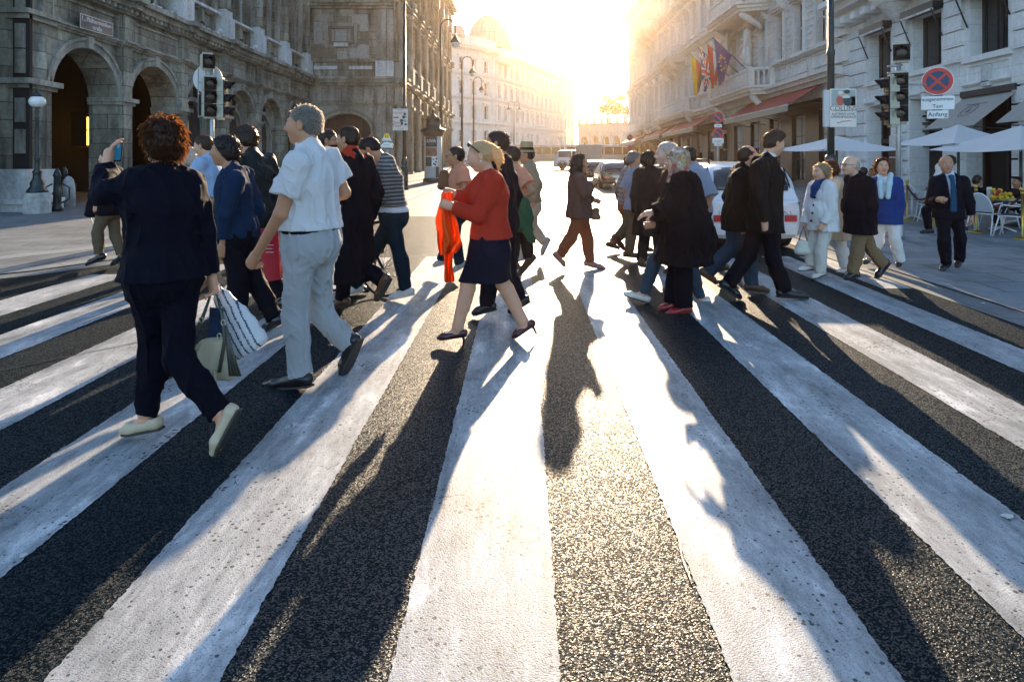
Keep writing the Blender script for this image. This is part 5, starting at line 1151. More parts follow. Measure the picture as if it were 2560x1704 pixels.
    for sx in (-1, 1):
        for yy in (.72, L - .72):
            mb = MB(lambda a, b, c, sx=sx, yy=yy: (sx * (hw - .09) + sx * c, yy + a, wr + b)); mb.lathe([(wr * .6, -.08), (wr * .93, -.09), (wr, -.06), (wr, .06), (wr * .93, .09), (wr * .62, .085)], (0, 0, 0), 24); w_ = mb.build('wheel', M_TYRE, t)
            mb = MB(lambda a, b, c, sx=sx, yy=yy: (sx * (hw - .09) + sx * c, yy + a, wr + b)); mb.lathe([(wr * .61, .08), (wr * .5, .05), (wr * .15, .07), (.01, .075)], (0, 0, 0), 16); mb.build('rim', M_GALV, w_)
            mb = MB(lambda a, b, c, sx=sx, yy=yy: (sx * (hw - .012) + sx * c, yy + a, wr + b)); mb.lathe([(wr * 1.0, .0), (wr * 1.16, .018)], (0, 0, 0), 20, None, 1, 1, True, 0, math.pi); mb.build('wheel_arch', M_BLK, t)
        mb = MB(); mb.box((sx * hw * .60, -.030, zs + .20 * H), (sx * hw * .84, .08, zs + .275 * H), M_TAIL); mb.build('tail_lamp', None, t, .01)
        mb = MB(); v = [(sx * hw * .80, .085, zb * .93), (sx * hw * .95, .115, zb * .93), (sx * hw * 1.0, .28, zb * .97), (sx * hw * .93, .16 + hatch * .55, zb + (H - zb) * .55), (sx * hw * .80, .13 + hatch * .80, zb + (H - zb) * .86), (sx * hw * .80, .10 + hatch * .3, zb + (H - zb) * .4)]
        mb.add(v + [(a * .97, b + .05, c) for a, b, c in v], [(0, 1, 2, 3, 4, 5) if sx > 0 else (5, 4, 3, 2, 1, 0)] + [(i, (i + 1) % 6, 6 + (i + 1) % 6, 6 + i) for i in range(6)], M_CLEAR); c_ = mb.build('rear_light', None, t)
        mb = MB(); mb.tube(v + [v[0]], .014, 6); mb.build('light_surround', M_BLK, c_)
        if rails:
            mb = MB(); mb.tube([(sx * hw * .66, .3 + hatch, H * .985), (sx * hw * .66, .42 + hatch, H + .035), (sx * hw * .66, L * .58, H + .035), (sx * hw * .66, L * .62, H * .98)], .016, 6); mb.build('roof_rail', M_BLK, t)
    mb = MB(); mb.box((-hw * .84, -.028, zs + .06), (hw * .84, .06, zs + .17 * H), paint); mb.build('bumper', None, t, .02)
    mb = MB(); mb.tube([(-hw * .70, .04, zb * .95), (-hw * .74, -.005, zb * .66), (-hw * .6, -.012, zs + .31 * H), (0, -.018, zs + .295 * H), (hw * .6, -.012, zs + .31 * H), (hw * .74, -.005, zb * .66), (hw * .70, .04, zb * .95)], .005, 5); mb.build('tailgate_gap', M_BLK, t)
    mb = MB(); mb.box((-.26, -.012, zb * .66), (.26, .03, zb * .66 + .10), M_WHT); mb.build('number_plate', None, t, .004)
    mb = MB(); mb.box((-hw * .62, -.01, zb * .85), (-hw * .38, .05, zb * .85 + .035)); mb.build('handle', M_BLK, t, .008)
    if taxi:
        mb = MB(); K = 14; pr = [(-.21, 0), (-.205, .05), (-.17, .105), (-.08, .125), (.08, .125), (.17, .105), (.205, .05), (.21, 0)]; yy = L * sy_
        mb.add([(a + sx_, yy - .05, H + .005 + b) for a, b in pr] + [(a + sx_, yy + .05, H + .005 + b) for a, b in pr], [tuple(range(7, -1, -1)), tuple(range(8, 16))] + [(i, (i + 1) % 8, 8 + (i + 1) % 8, 8 + i) for i in range(8)], M_TAXI); s_ = mb.build('taxi_sign', None, t)
        text('lettering', 'TAXI', .115, (sx_, yy - .054, H + .062), (1, 0, 0), (0, 0, 1), M_TXT, s_, .002, world=False)
    return t
Yt = 10.35
car('taxi', (1888 - CX) / FPX * Yt, Yt, 3.5, 1.50, 1.36, M_CARW, 'white taxi van with a yellow roof sign waiting at the crossing, seen from behind', 'taxi', taxi=True, belt=.58, hatch=.42, sx_=.44, sy_=.30)
car('taxi', 3.95, 14.9, 3.6, 1.52, 1.28, M_CARW, 'second white taxi with a yellow roof sign, in front of the nearest taxi', 'taxi', taxi=True, belt=.60, hatch=.5, rz=R(2))
car('parked_car', 3.88, 20.2, 3.5, 1.48, 1.12, M_CARW, 'white car farther along the right kerb beyond the taxis', 'car', hatch=.6, group='cars along the right kerb', taxi=True)
car('parked_car', 3.95, 27.6, 3.6, 1.52, 1.13, M_CARB, 'dark brown car at the right kerb beyond the grey haired man', 'car', hatch=.6, belt=.62, group='cars along the right kerb')
car('parked_car', 3.72, 33.0, 3.4, 1.46, 1.08, M_CARB, 'smaller dark car just in front of the dark brown one', 'car', hatch=.55, belt=.62, group='cars along the right kerb', rails=False)
def truck(x, y, label):
    t = empty('box_truck', (x, y, .004)); tag(t, label, 'truck')
    W2 = .88
    mb = MB(); mb.box((-W2, 0, .42), (W2, 3.6, 2.0), M_TRUCK); mb.build('cargo_box', None, t, .03)
    for sx in (-1, 1):
        mb = MB(); mb.box((min(sx * .02, sx * (W2 - .04)), -.03, .46), (max(sx * .02, sx * (W2 - .04)), -.002, 1.96), M_TRUCK); mb.box((sx * .30 - .02, -.05, .5), (sx * .30 + .02, -.028, 1.93), M_GALV); d = mb.build('rear_door', None, t, .01)
        mb = MB(); 
        for q in range(4): mb.add([(sx * .70 + (-.10 if True else 0), -.034, .62 + q * .12), (sx * .70 + .10, -.034, .70 + q * .12), (sx * .70 + .10, -.034, .76 + q * .12), (sx * .70 - .10, -.034, .68 + q * .12)], [(0, 1, 2, 3)], M_RSIGN if q % 2 else M_WHT)
        mb.build('warning_stripes', None, d)
        for yy in (.7, 4.2):
            mb = MB(lambda a, b, c, sx=sx, yy=yy: (sx * (W2 - .14) + sx * c, yy + a, .30 + b)); mb.lathe([(.1, -.1), (.28, -.1), (.30, -.06), (.30, .06), (.28, .1), (.1, .1)], (0, 0, 0), 18); mb.build('wheel', M_TYRE, t)
        mb = MB(); mb.box((sx * .7 - .09, -.03, .33), (sx * .7 + .09, .02, .41), M_TAIL); mb.build('tail_lamp', None, t)
    mb = MB(); mb.box((-.80, 3.68, .34), (.80, 5.1, 1.55), M_CARW, (.08, .15)); mb.build('cab', None, t, .06)
    mb = MB(); mb.box((-W2 * .95, -.04, .30), (W2 * .95, .10, .40)); mb.box((-.35, .1, .34), (.35, 3.7, .43)); mb.build('chassis', M_BLK, t)
    for sx in (-1, 1): mb = MB(); mb.tube([(sx * .8, 4.3, 1.3), (sx * 1.02, 4.3, 1.38)], .02, 6); mb.box((sx * 1.0 - .06, 4.2, 1.2), (sx * 1.0 + .06, 4.28, 1.55)); mb.build('mirror', M_BLK, t)
truck((1477 - CX) / FPX * 52, 52, 'pale box truck with closed rear doors driving away down the street')
vb = car('delivery_van', -.2, 57, 4.0, 1.6, 1.62, M_CARW, 'white delivery van crossing the far end of the street, seen from the side', 'van', hatch=.25, rz=R(-92), bonnet=.6, rails=False)
vb.location.x = (1384 - CX) / FPX * 57
def bus(x, y, L, label, m, rz):
    t = empty('tour_bus', (x, y, .004), rz); tag(t, label, 'bus', 'buses at the far end'); mb = MB(); mb.box((-1, 0, .35), (1, L, 2.25), m); mb.build('body', None, t, .15)
    for sx in (-1, 1):
        for k in range(int(L / 1.1)): mb = MB(); mb.box((sx * 1.012 - .012, .3 + k * 1.1, 1.15), (sx * 1.012 + .012, 1.28 + k * 1.1, 1.95)); mb.build('window', M_CARG, t)
        for yy in (1.2, L - 1.4): mb = MB(lambda a, b, c, sx=sx, yy=yy: (sx * .88 + sx * c, yy + a, .36 + b)); mb.lathe([(.1, -.12), (.34, -.12), (.36, 0), (.34, .13), (.1, .13)], (0, 0, 0), 16); mb.build('wheel', M_TYRE, t)
    mb = MB(); mb.box((-.8, -.02, 1.1), (.8, .03, 2.0)); mb.build('rear_window', M_CARG, t)
bus(4.6, 78, 9, 'pale tour bus beyond the box truck, crossing to the right', M_CARW, R(-80)); bus(-1.0, 84, 8, 'pinkish tour bus farther back behind the white van', M_TRUCK, R(-95))
# bicycle pushed along behind the man in the long coat
bk = empty('bicycle', ((893 - CX) / FPX * 7.35, 7.35, .004), R(155)); tag(bk, 'black bicycle with a yellow reflector half hidden behind the man in the long dark coat', 'bicycle')
for yy in (-.34, .34):
    mb = MB(lambda a, b, c, yy=yy: (yy + a, c, .30 + b)); mb.tube([(.285 * math.cos(6.2832 * k / 28), .285 * math.sin(6.2832 * k / 28), 0) for k in range(29)], .016, 6, M_TYRE); w_ = mb.build('wheel', None, bk)
    mb = MB(lambda a, b, c, yy=yy: (yy + a, c, .30 + b))
    for k in range(14): a = 6.2832 * k / 14; mb.tube([(0, 0, .02 * (-1) ** k), (.28 * math.cos(a), .28 * math.sin(a), 0)], .003, 4, M_GALV)
    mb.build('spokes', None, w_)
mb = MB(); A_, B_, C_, D_ = (-.34, 0, .30), (-.12, 0, .66), (.22, 0, .68), (.0, 0, .28)
for p in ((A_, B_), (B_, C_), (C_, D_), (D_, B_), (A_, D_), (C_, (.34, 0, .30)), (C_, (.20, 0, .80)), (B_, (-.15, 0, .78))): mb.tube(list(p), .014, 6)
mb.build('frame', M_BLK, bk); mb = MB(); mb.tube([(.12, -.22, .82), (.20, -.1, .82), (.20, .1, .82), (.12, .22, .82)], .012, 6); mb.build('handlebar', M_BLK, bk); mb = MB(); mb.box((-.27, -.06, .77), (-.03, .06, .81)); mb.build('saddle', M_BLK, bk, .02)
mb = MB(); mb.box((-.06, -.05, .42), (.0, -.02, .58)); mb.build('reflector', M_TAXI, bk, .01)

# ================================================================ PEOPLE: bodies and clothes grown from distance fields
f4 = np.float32
LAT = rng.random((32, 32, 32)).astype(f4)
def vnoise(x, y, z):
    xi, yi, zi = np.floor(x).astype(int), np.floor(y).astype(int), np.floor(z).astype(int)
    fx, fy, fz = x - xi, y - yi, z - zi
    fx, fy, fz = fx * fx * (3 - 2 * fx), fy * fy * (3 - 2 * fy), fz * fz * (3 - 2 * fz)
    g = lambda a, b, c: LAT[(xi + a) & 31, (yi + b) & 31, (zi + c) & 31]
    return ((g(0, 0, 0) * (1 - fx) + g(1, 0, 0) * fx) * (1 - fy) + (g(0, 1, 0) * (1 - fx) + g(1, 1, 0) * fx) * fy) * (1 - fz) + \
           ((g(0, 0, 1) * (1 - fx) + g(1, 0, 1) * fx) * (1 - fy) + (g(0, 1, 1) * (1 - fx) + g(1, 1, 1) * fx) * fy) * fz - .5
V3 = lambda *a: np.array(a, float)
def unit(v): return np.asarray(v, float) / (np.linalg.norm(v) + 1e-12)
def cone(a, b, ra, rb, k=.03, flat=None, cap=None, op='u'): return ('c', np.asarray(a, float), np.asarray(b, float), ra, rb, k, flat, cap or [], op)
def ell(c, r, ax, k=.03, op='u', cap=None): return ('e', np.asarray(c, float), np.asarray(r, float), np.asarray(ax, float), 0, k, None, cap or [], op)
def chain(pts, rs, k=.03, flat=None): return [cone(pts[i], pts[i + 1], rs[i], rs[i + 1], k, flat) for i in range(len(pts) - 1)]
def prim_bb(p):
    if p[0] == 'c':
        s = max(1., p[6][1]) if p[6] else 1.; r = max(p[3], p[4]) * s; return np.minimum(p[1], p[2]) - r, np.maximum(p[1], p[2]) + r
    r = max(p[2]); return p[1] - r, p[1] + r
def field(prims, res, cuts=(), fold=None, k_end=0.):
    los, his = zip(*[prim_bb(p) for p in prims if p[8] == 'u'])
    lo = np.min(los, 0) - .03 - 2 * res; hi = np.max(his, 0) + .03 + 2 * res
    n = np.ceil((hi - lo) / res).astype(int) + 1
    D = np.full(n, .2, f4); ax = [(lo[i] + np.arange(n[i]) * res).astype(f4) for i in range(3)]
    for p in prims:
        k = p[5]; a, b = prim_bb(p); pad = k + 2 * res
        i0 = np.clip(((a - pad - lo) / res).astype(int), 0, n - 1); i1 = np.clip(((b + pad - lo) / res).astype(int) + 2, 1, n)
        sl = tuple(slice(i0[i], i1[i]) for i in range(3))
        X, Y, Z = ax[0][sl[0]][:, None, None], ax[1][sl[1]][None, :, None], ax[2][sl[2]][None, None, :]
        if p[0] == 'c':
            A, B = p[1].astype(f4), p[2].astype(f4); qx, qy, qz = X - A[0], Y - A[1], Z - A[2]; ba = B - A
            if p[6]:
                fn, s = np.asarray(p[6][0], f4), p[6][1]; e = f4(1 - 1 / s); d = qx * fn[0] + qy * fn[1] + qz * fn[2]
                qx, qy, qz = qx - fn[0] * d * e, qy - fn[1] * d * e, qz - fn[2] * d * e; ba = ba - fn * (ba @ fn) * e
            t = np.clip((qx * ba[0] + qy * ba[1] + qz * ba[2]) / f4(ba @ ba + 1e-9), 0, 1)
            d = np.sqrt((qx - ba[0] * t) ** 2 + (qy - ba[1] * t) ** 2 + (qz - ba[2] * t) ** 2) - (p[3] + (p[4] - p[3]) * t)
        else:
            qx, qy, qz = X - f4(p[1][0]), Y - f4(p[1][1]), Z - f4(p[1][2]); M = p[3].astype(f4); r = p[2].astype(f4)
            u, v, w_ = [qx * M[i][0] + qy * M[i][1] + qz * M[i][2] for i in range(3)]
            k0 = np.sqrt((u / r[0]) ** 2 + (v / r[1]) ** 2 + (w_ / r[2]) ** 2); k1 = np.sqrt((u / r[0] ** 2) ** 2 + (v / r[1] ** 2) ** 2 + (w_ / r[2] ** 2) ** 2)
            d = k0 * (k0 - 1) / (k1 + 1e-6)
        for pt, nn in p[7]: d = np.maximum(d, (X - f4(pt[0])) * f4(nn[0]) + (Y - f4(pt[1])) * f4(nn[1]) + (Z - f4(pt[2])) * f4(nn[2]))
        E = D[sl]
        if p[8] == 'u':
            h = np.maximum(k - np.abs(E - d), 0) / max(k, 1e-6); D[sl] = np.minimum(E, d) - h * h * k * .25
        else:
            h = np.maximum(k - np.abs(E + d), 0) / max(k, 1e-6); D[sl] = np.maximum(E, -d) + h * h * k * .25
    if fold is not None:
        I = np.argwhere(np.abs(D) < .035); P = lo + I * res
        D[I[:, 0], I[:, 1], I[:, 2]] += fold(P[:, 0], P[:, 1], P[:, 2]).astype(f4)
    for pt, nn in cuts:
        c = (ax[0][:, None, None] - f4(pt[0])) * f4(nn[0]) + (ax[1][None, :, None] - f4(pt[1])) * f4(nn[1]) + (ax[2][None, None, :] - f4(pt[2])) * f4(nn[2]); D = np.maximum(D, c)
    return D, lo
CO = np.array([(i & 1, i >> 1 & 1, i >> 2 & 1) for i in range(8)])
ED = [(a, b) for a in range(8) for b in range(8) if a < b and bin(a ^ b).count('1') == 1]
def surface(D, lo, res):
    S = D < 0
    c = np.zeros(tuple(x - 1 for x in D.shape), np.int8); nx, ny, nz = c.shape
    for i, j, k in CO: c += S[i:i + nx, j:j + ny, k:k + nz]
    act = (c > 0) & (c < 8); idx = np.argwhere(act); ids = np.full(c.shape, -1, np.int32); ids[act] = np.arange(len(idx))
    val = np.stack([D[idx[:, 0] + i, idx[:, 1] + j, idx[:, 2] + k] for i, j, k in CO], 1)
    acc = np.zeros((len(idx), 3)); cnt = np.zeros(len(idx))
    for a, b in ED:
        va, vb = val[:, a], val[:, b]; m = (va < 0) != (vb < 0); t = np.where(m, va / np.where(m, va - vb, 1), 0)
        acc += m[:, None] * (CO[a] + (CO[b] - CO[a]) * t[:, None]); cnt += m
    verts = lo + (idx + acc / np.maximum(cnt, 1)[:, None]) * res
    F = []
    for axn in range(3):
        o1, o2 = [(1, 2), (2, 0), (0, 1)][axn]
        sl0 = [slice(1, -1)] * 3; sl1 = [slice(1, -1)] * 3; sl0[axn] = slice(0, -1); sl1[axn] = slice(1, None)
        A, B = S[tuple(sl0)], S[tuple(sl1)]; E = np.argwhere(A != B); fl = A[E[:, 0], E[:, 1], E[:, 2]]
        base = E.copy(); base[:, [i for i in range(3) if i != axn]] += 1
        q = []
        for d1, d2 in ((-1, -1), (0, -1), (0, 0), (-1, 0)):
            b = base.copy(); b[:, o1] += d1; b[:, o2] += d2; q.append(ids[b[:, 0], b[:, 1], b[:, 2]])
        q = np.stack(q, 1); q[~fl] = q[~fl][:, ::-1]; F.append(q)
    F = np.concatenate(F); return verts, F[(F >= 0).all(1)]
def np_mesh(name, V, F, mats, parent, mid=None):
    me = bpy.data.meshes.new(name); me.vertices.add(len(V)); me.vertices.foreach_set('co', V.astype(f4).ravel())
    me.loops.add(F.size); me.loops.foreach_set('vertex_index', F.astype(np.int32).ravel()); me.polygons.add(len(F)); me.polygons.foreach_set('loop_start', np.arange(0, F.size, F.shape[1], dtype=np.int32))
    for x in mats: me.materials.append(x)
    if mid is not None: me.polygons.foreach_set('material_index', mid.astype(np.int32))
    me.polygons.foreach_set('use_smooth', np.ones(len(F), bool)); me.update(calc_edges=True); me.validate()
    return link(bpy.data.objects.new(name, me), parent)
def sdf(name, prims, res, m, parent, cuts=(), fold=None, paint=None):
    D, lo = field(prims, res, cuts, fold); V, F = surface(D, lo, res)
    mats = m if isinstance(m, list) else [m]; mid = None
    if paint is not None: C = V[F].mean(1); mid = paint(C)
    return np_mesh(name, V, F, mats, parent, mid)

# ---- cloth, skin and hair materials
def cloth(name, c, rough=.85, vary=.14, trans=0.): return mat('cloth_' + name, c, rough, .12, vary=(7, vary), bump=(240, .25, .002), sheen=.0, trans=trans)
SKIN = {k: mat('skin_' + k, c, .48, .4, vary=(22, .10), bump=(140, .12, .001), sss=.12) for k, c in dict(fair=(.58, .31, .20), tan=(.44, .22, .125), olive=(.37, .19, .105), pale=(.62, .37, .26), brown=(.20, .105, .07)).items()}
LIPS = mat('lips', (.36, .11, .09), .4, vary=None); EYEW = mat('eye', (.55, .52, .48), .2, vary=None); IRIS = mat('iris', (.02, .014, .01), .15, vary=None)
def hairmat(name, c):
    m = mat('hair_' + name, c, .42, .5, vary=(60, .45), trans=.42)
    n, l = m.node_tree.nodes, m.node_tree.links; b = n['Principled BSDF']
    tc = N(n, 'TexCoord'); mp = N(n, 'Mapping'); mp.inputs['Scale'].default_value = (150, 150, 22); l.new(tc.outputs['Object'], mp.inputs[0]); nz = N(n, 'TexNoise', Scale=1., Detail=3.); l.new(mp.outputs[0], nz.inputs['Vector'])
    bp = N(n, 'Bump', Strength=.8, Distance=.006); l.new(nz.outputs['Fac'], bp.inputs['Height']); l.new(bp.outputs[0], b.inputs['Normal']); return m
HAIR = {k: hairmat(k, c) for k, c in dict(black=(.012, .009, .010), dark=(.028, .016, .011), brown=(.055, .028, .014), auburn=(.040, .014, .006), blonde=(.64, .45, .23), ash=(.34, .25, .14), grey=(.20, .19, .175), white=(.50, .47, .42)).items()}
STRAND = {k: mat('strand_' + k, tuple(min(.8, x * q + .01 * r_) for x, r_ in zip(c, (1.6, .8, .3))), .4, .3, vary=None, trans=.72) for k, c, q in (('black', (.02, .014, .011), 1.2), ('dark', (.035, .02, .011), 1.3), ('brown', (.06, .03, .015), 1.3), ('auburn', (.10, .032, .009), 1.), ('blonde', (.60, .42, .20), 1.1), ('ash', (.42, .31, .18), 1.2), ('grey', (.36, .33, .29), 1.2), ('white', (.62, .58, .52), 1.1))}
SHOEM = dict(black=mat('leather_black', (.010, .010, .014), .3, vary=(20, .3)), brown=mat('leather_brown', (.085, .035, .018), .38, vary=(20, .3)), white=mat('leather_white', (.58, .57, .54), .5, vary=(20, .1)), beige=mat('leather_beige', (.46, .38, .26), .45, vary=(30, .12)), red=mat('leather_red', (.24, .012, .018), .3, vary=(20, .2)), sport=mat('sport_shoe', (.36, .34, .33), .6, vary=(26, .6)), pink=mat('pinkish_shoe', (.36, .16, .13), .6, vary=(26, .5)), plum=mat('plum_pump', (.045, .012, .022), .3, vary=(20, .2)))
M_SOLE = mat('sole', (.03, .028, .026), .7)
M_GLS = mat('spectacle_frame', (.012, .01, .01), .3, vary=None); M_SUNG = mat('dark_lens', (.01, .008, .008), .1, .7, vary=None)

def ik(a, c, l1, l2, pole):
    d = c - a; L = np.linalg.norm(d); L2 = min(max(L, abs(l1 - l2) + 1e-3), (l1 + l2) * .9995); x = (l1 * l1 - l2 * l2 + L2 * L2) / (2 * L2); h = math.sqrt(max(l1 * l1 - x * x, 0)); dn = d / L
    p = pole - dn * (pole @ dn); p = unit(p); return a + dn * x * (L / L2) + p * h

class Person:
    """pose measured on the photo: joints given as photo pixels are placed on the body's own side plane at its distance"""
    def __init__(s, label, d, x, H, yaw, J=None, skin='fair', bulk=1., fat=0., head=0., turn=0., res=None, fem=False, group=None):
        s.d, s.H, s.S = d, H, H / 1.72; s.px = x; s.bulk = bulk; s.fat = fat; s.fem = fem
        s.root = V3((x - CX) / FPX * d, d, .004); a = R(yaw); s.F = V3(math.cos(a), math.sin(a), 0); s.L = V3(-math.sin(a), math.cos(a), 0); s.U = V3(0, 0, 1)
        s.side = abs(s.F[0]) > .72
        s.nv = (1 if s.L[1] < 0 else -1) if abs(s.L[1]) > .25 else (1 if s.L[0] < 0 else -1)
        s.res = res or min(max(d * .00125, .0058), .0125)
        s.o = empty('person', tuple(s.root)); tag(s.o, label, 'person', group)
        s.skin = SKIN[skin]; s.J = {}; s.turn, s.pitch = turn, head
        S = s.S; J = J or {}
        s.given = J
        hv, sv = .085 * S, (.142 if fem else .160) * S * bulk ** .5
        s.sv = sv
        g = s._px
        s.J['hp'] = g('hp', 0., 0., V3(0, 0, .525 * H)); hp = s.J['hp']
        s.J['nk'] = g('nk', 0., 0., hp + V3(0, 0, .312 * H) + s.F * .02 * S); nk = s.J['nk']
        s.spine = unit(nk - hp)
        s.J['hd'] = g('hd', 0., .03 * S, nk + s.spine * .10 * H + s.F * .03 * S)
        for q in 'NF':
            v = s.nv if q == 'N' else -s.nv
            sh = s.J['s' + q] = g('s' + q, v * sv, 0., nk + s.L * v * sv - s.spine * .028 * H)
            hj = s.J['h' + q] = g('h' + q, v * hv, 0., hp + s.L * v * hv - V3(0, 0, .01 * H))
            sw = .14 if q == 'N' else -.10
            e0 = sh + s.F * sw * S - V3(0, 0, .295 * S) + s.L * v * .035 * S
            w0 = None
            if 'w' + q in J: w0 = g('w' + q, v * (sv + .02 * S), 0., None)
            if 'e' + q in J: el = g('e' + q, v * (sv + .05 * S), 0., None)
            elif w0 is not None: el = ik(sh, w0, .30 * S, .265 * S, -s.F * .9 + s.L * v * .45 - V3(0, 0, .2))
            else: el = e0
            s.J['e' + q] = el; s.J['w' + q] = w0 if w0 is not None else el + unit(s.F * (sw + .35) - V3(0, 0, 1.)) * .25 * S
            fr = q == ('N' if J.get('front', 'N') == 'N' else 'F'); st = J.get('stride', .30)
            a0 = s.F * (st if fr else -st * .95) * S + s.L * v * .07 * S + V3(0, 0, (.085 if fr else .15) * S) + V3(hp[0], hp[1], 0) * 1.
            an = s.J['a' + q] = g('a' + q, v * .07 * S, s.F @ (a0), a0)
            s.J['k' + q] = g('k' + q, v * .08 * S, 0., None) if 'k' + q in J else ik(hj, an, .245 * H, .24 * H, s.F)
            t0 = an + s.F * .17 * S - V3(0, 0, (.062 if fr else .10) * S)
            s.J['t' + q] = g('t' + q, v * .075 * S, 0., t0)
    def _px(s, key, v, u, default):
        if key not in s.given: return default
        t = s.given[key]; px, py = t[0], t[1]; r = s.root
        if s.side:
            if len(t) > 2: v = t[2] * s.S
            A, B = r[0] + s.L[0] * v, r[1] + s.L[1] * v; k = px - CX
            u = (k * B - FPX * A) / (FPX * s.F[0] - k * s.F[1]); Yd = B + u * s.F[1]
        else:
            if len(t) > 2: u = t[2] * s.S
            A, B = r[0] + s.F[0] * u, r[1] + s.F[1] * u; k = px - CX
            v = (k * B - FPX * A) / (FPX * s.L[0] - k * s.L[1]); Yd = B + v * s.L[1]
        return s.F * u + s.L * v + V3(0, 0, CAMH - (py - HY) / FPX * Yd - r[2])
    # ---------------- body
    def torso(s, t=0., wide=1., hem=None, flare=0., low=0.):
        """torso volume grown by t; hem = height to which a garment hangs below the hips, flare widens it"""
        J, S, b = s.J, s.S, s.bulk; hp, nk = J['hp'], J['nk']; Ls = unit(J['sF'] - J['sN']); Lh = s.L; sp = s.spine
        at_ = lambda q: hp + (nk - hp) * q
        fb_ = s.fat; fl = lambda k: (Lh, k)
        P = [cone(at_(-.06) , at_(.12), .118 * S * b + t, .112 * S * b + t, .05, fl(1.26 * wide)), cone(at_(.12), at_(.42), .112 * S * b + t + fb_ * .5, .108 * S * b + t + fb_ * .6, .06, fl(1.18 * wide)),
             cone(at_(.40), at_(.70), .108 * S * b + t, .118 * S * b + t, .06, fl(1.26 * wide)), cone(at_(.68), at_(.84), .118 * S * b + t, .085 * S * b + t, .05, (Ls, 1.38 * wide))]
        if fb_: P.append(ell(at_(.28) + s.F * .05, (.12 * S + fb_ + t, .15 * S + fb_ + t, .16 * S), (s.F, s.L, s.U), .07))
        if s.fem: P += [ell(at_(.66) + s.F * .085 * S + s.L * e * .07 * S, (.065 * S + t, .07 * S + t, .075 * S + t), (s.F, s.L, s.U), .05) for e in (-1, 1)]
        P.append(ell(hp - s.F * .05 * S + V3(0, 0, -.01), (.11 * S * b + t, .148 * S * b + t, .12 * S + t), (s.F, s.L, s.U), .05))
        for q in 'NF': P.append(cone(nk - sp * .05 * S, J['s' + q] - sp * .008 * S, .050 * S + t, .050 * S * b + t, .05)); 
        if hem is not None:
            c0 = at_(.10); c1 = V3(hp[0], hp[1], hem) - s.F * low
            P.append(cone(c0, c1, .122 * S * b + t + fb_ * .4, .125 * S * b + t + flare, .05, fl(1.26 * wide)))
        return P
    def arms(s, t=0., upto=1., which='NF', thick=1.):
        P = []; thick = 1 + (thick - 1) * .35
        for q in which:
            sh, el, wr = s.J['s' + q], s.J['e' + q], s.J['w' + q]; S = s.S; b = s.bulk
            if upto >= 1:
                P += [cone(sh, el, (.048 * b * S + t) * thick, (.040 * S + t * .9) * thick, .03), cone(el, wr - (wr - el) * .06, (.040 * S + t * .9) * thick, (.027 * S + t * .9) * thick, .02, None, [(wr - (wr - el) * .03, unit(wr - el))])]
            else:
                e = sh + (el - sh) * upto; P += [cone(sh, e, (.051 * b * S + t) * thick, (.049 * S + t * 1.9) * thick, .03, None, [(e, unit(el - sh))])]
        return P
    def legs(s, t=0., hem=None, thigh=1., cut=.93, calf=1., k=.03):
        P = []; S, b = s.S, s.bulk
        for q in 'NF':
            h, kn, an = s.J['h' + q], s.J['k' + q], s.J['a' + q]; e = kn + (an - kn) * cut
            P += [cone(h, kn, .088 * S * b * thigh + t, .056 * S + t, k), cone(kn, e + unit(an - kn) * .05, .056 * S + t, (hem or (.048 * S)) , .03, None, [(e, unit(an - kn))]),
                  cone(kn + (an - kn) * .12 - s.F * .012, kn + (an - kn) * .5 - s.F * .012, .058 * S * calf + t, .05 * S * calf + t, .03)]
        return P
    def head_frame(s):
        a = R(s.turn); f = s.F * math.cos(a) + s.L * math.sin(a); p = R(s.pitch); f2 = unit(f * math.cos(p) - V3(0, 0, 1) * math.sin(p)); l = np.cross(V3(0, 0, 1), f2); l = unit(l); u = np.cross(f2, l); return f2, l, u
    def hand(s, q, curl=.5, spread=.1, point=None, roll=0., grip=None):
        """palm, four unequal fingers and a thumb"""
        S = s.S; el, wr = s.J['e' + q], s.J['w' + q]; d = unit(point if point is not None else wr - el); v = s.nv if q == 'N' else -s.nv
        inn = -s.L * v; pn = unit(inn - d * (inn @ d)) if abs(inn @ d) < .95 else s.F      # palm faces the body
        ax = np.cross(d, pn)
        if roll: c_, s_ = math.cos(roll), math.sin(roll); pn, ax = pn * c_ + ax * s_, ax * c_ - pn * s_
        if ax @ s.F < 0 and not roll: ax = -ax                                       # thumb side forward
        k = .185 * S; P = [cone(wr - d * .03, wr + d * .02 * S, .026 * S, .026 * S, .015, (pn, .8)), cone(wr + d * .015 * S, wr + d * k * .46, .026 * S, .027 * S, .012, (ax, 1.5))]
        for i, (off_, ln) in enumerate(((.030, .40), (.010, .45), (-.010, .42), (-.029, .33))):
            p = wr + d * k * .46 + ax * off_ * S; dd = unit(d + ax * (off_ / .03) * spread); c = curl * (1 + .12 * i); r = .0088 * S
            for j, fr in enumerate((.46, .32, .24)):
                ang = c * (.75 + .35 * j); dd = unit(dd * math.cos(ang) + pn * math.sin(ang)); pn_ = pn; e = p + dd * k * ln * fr * 1.25; P.append(cone(p, e, r, r * .9, .006)); p = e; r *= .92
        tb = wr + d * k * .14 + ax * .022 * S + pn * .008 * S; td = unit(d * .75 + ax * .55 + pn * (.3 + curl * .4)); e1 = tb + td * .045 * S; td2 = unit(td + d * .35 + pn * curl * .4); P += [cone(tb, e1, .0125 * S, .0105 * S, .012), cone(e1, e1 + td2 * .04 * S, .0105 * S, .0085 * S, .006)]
        return P
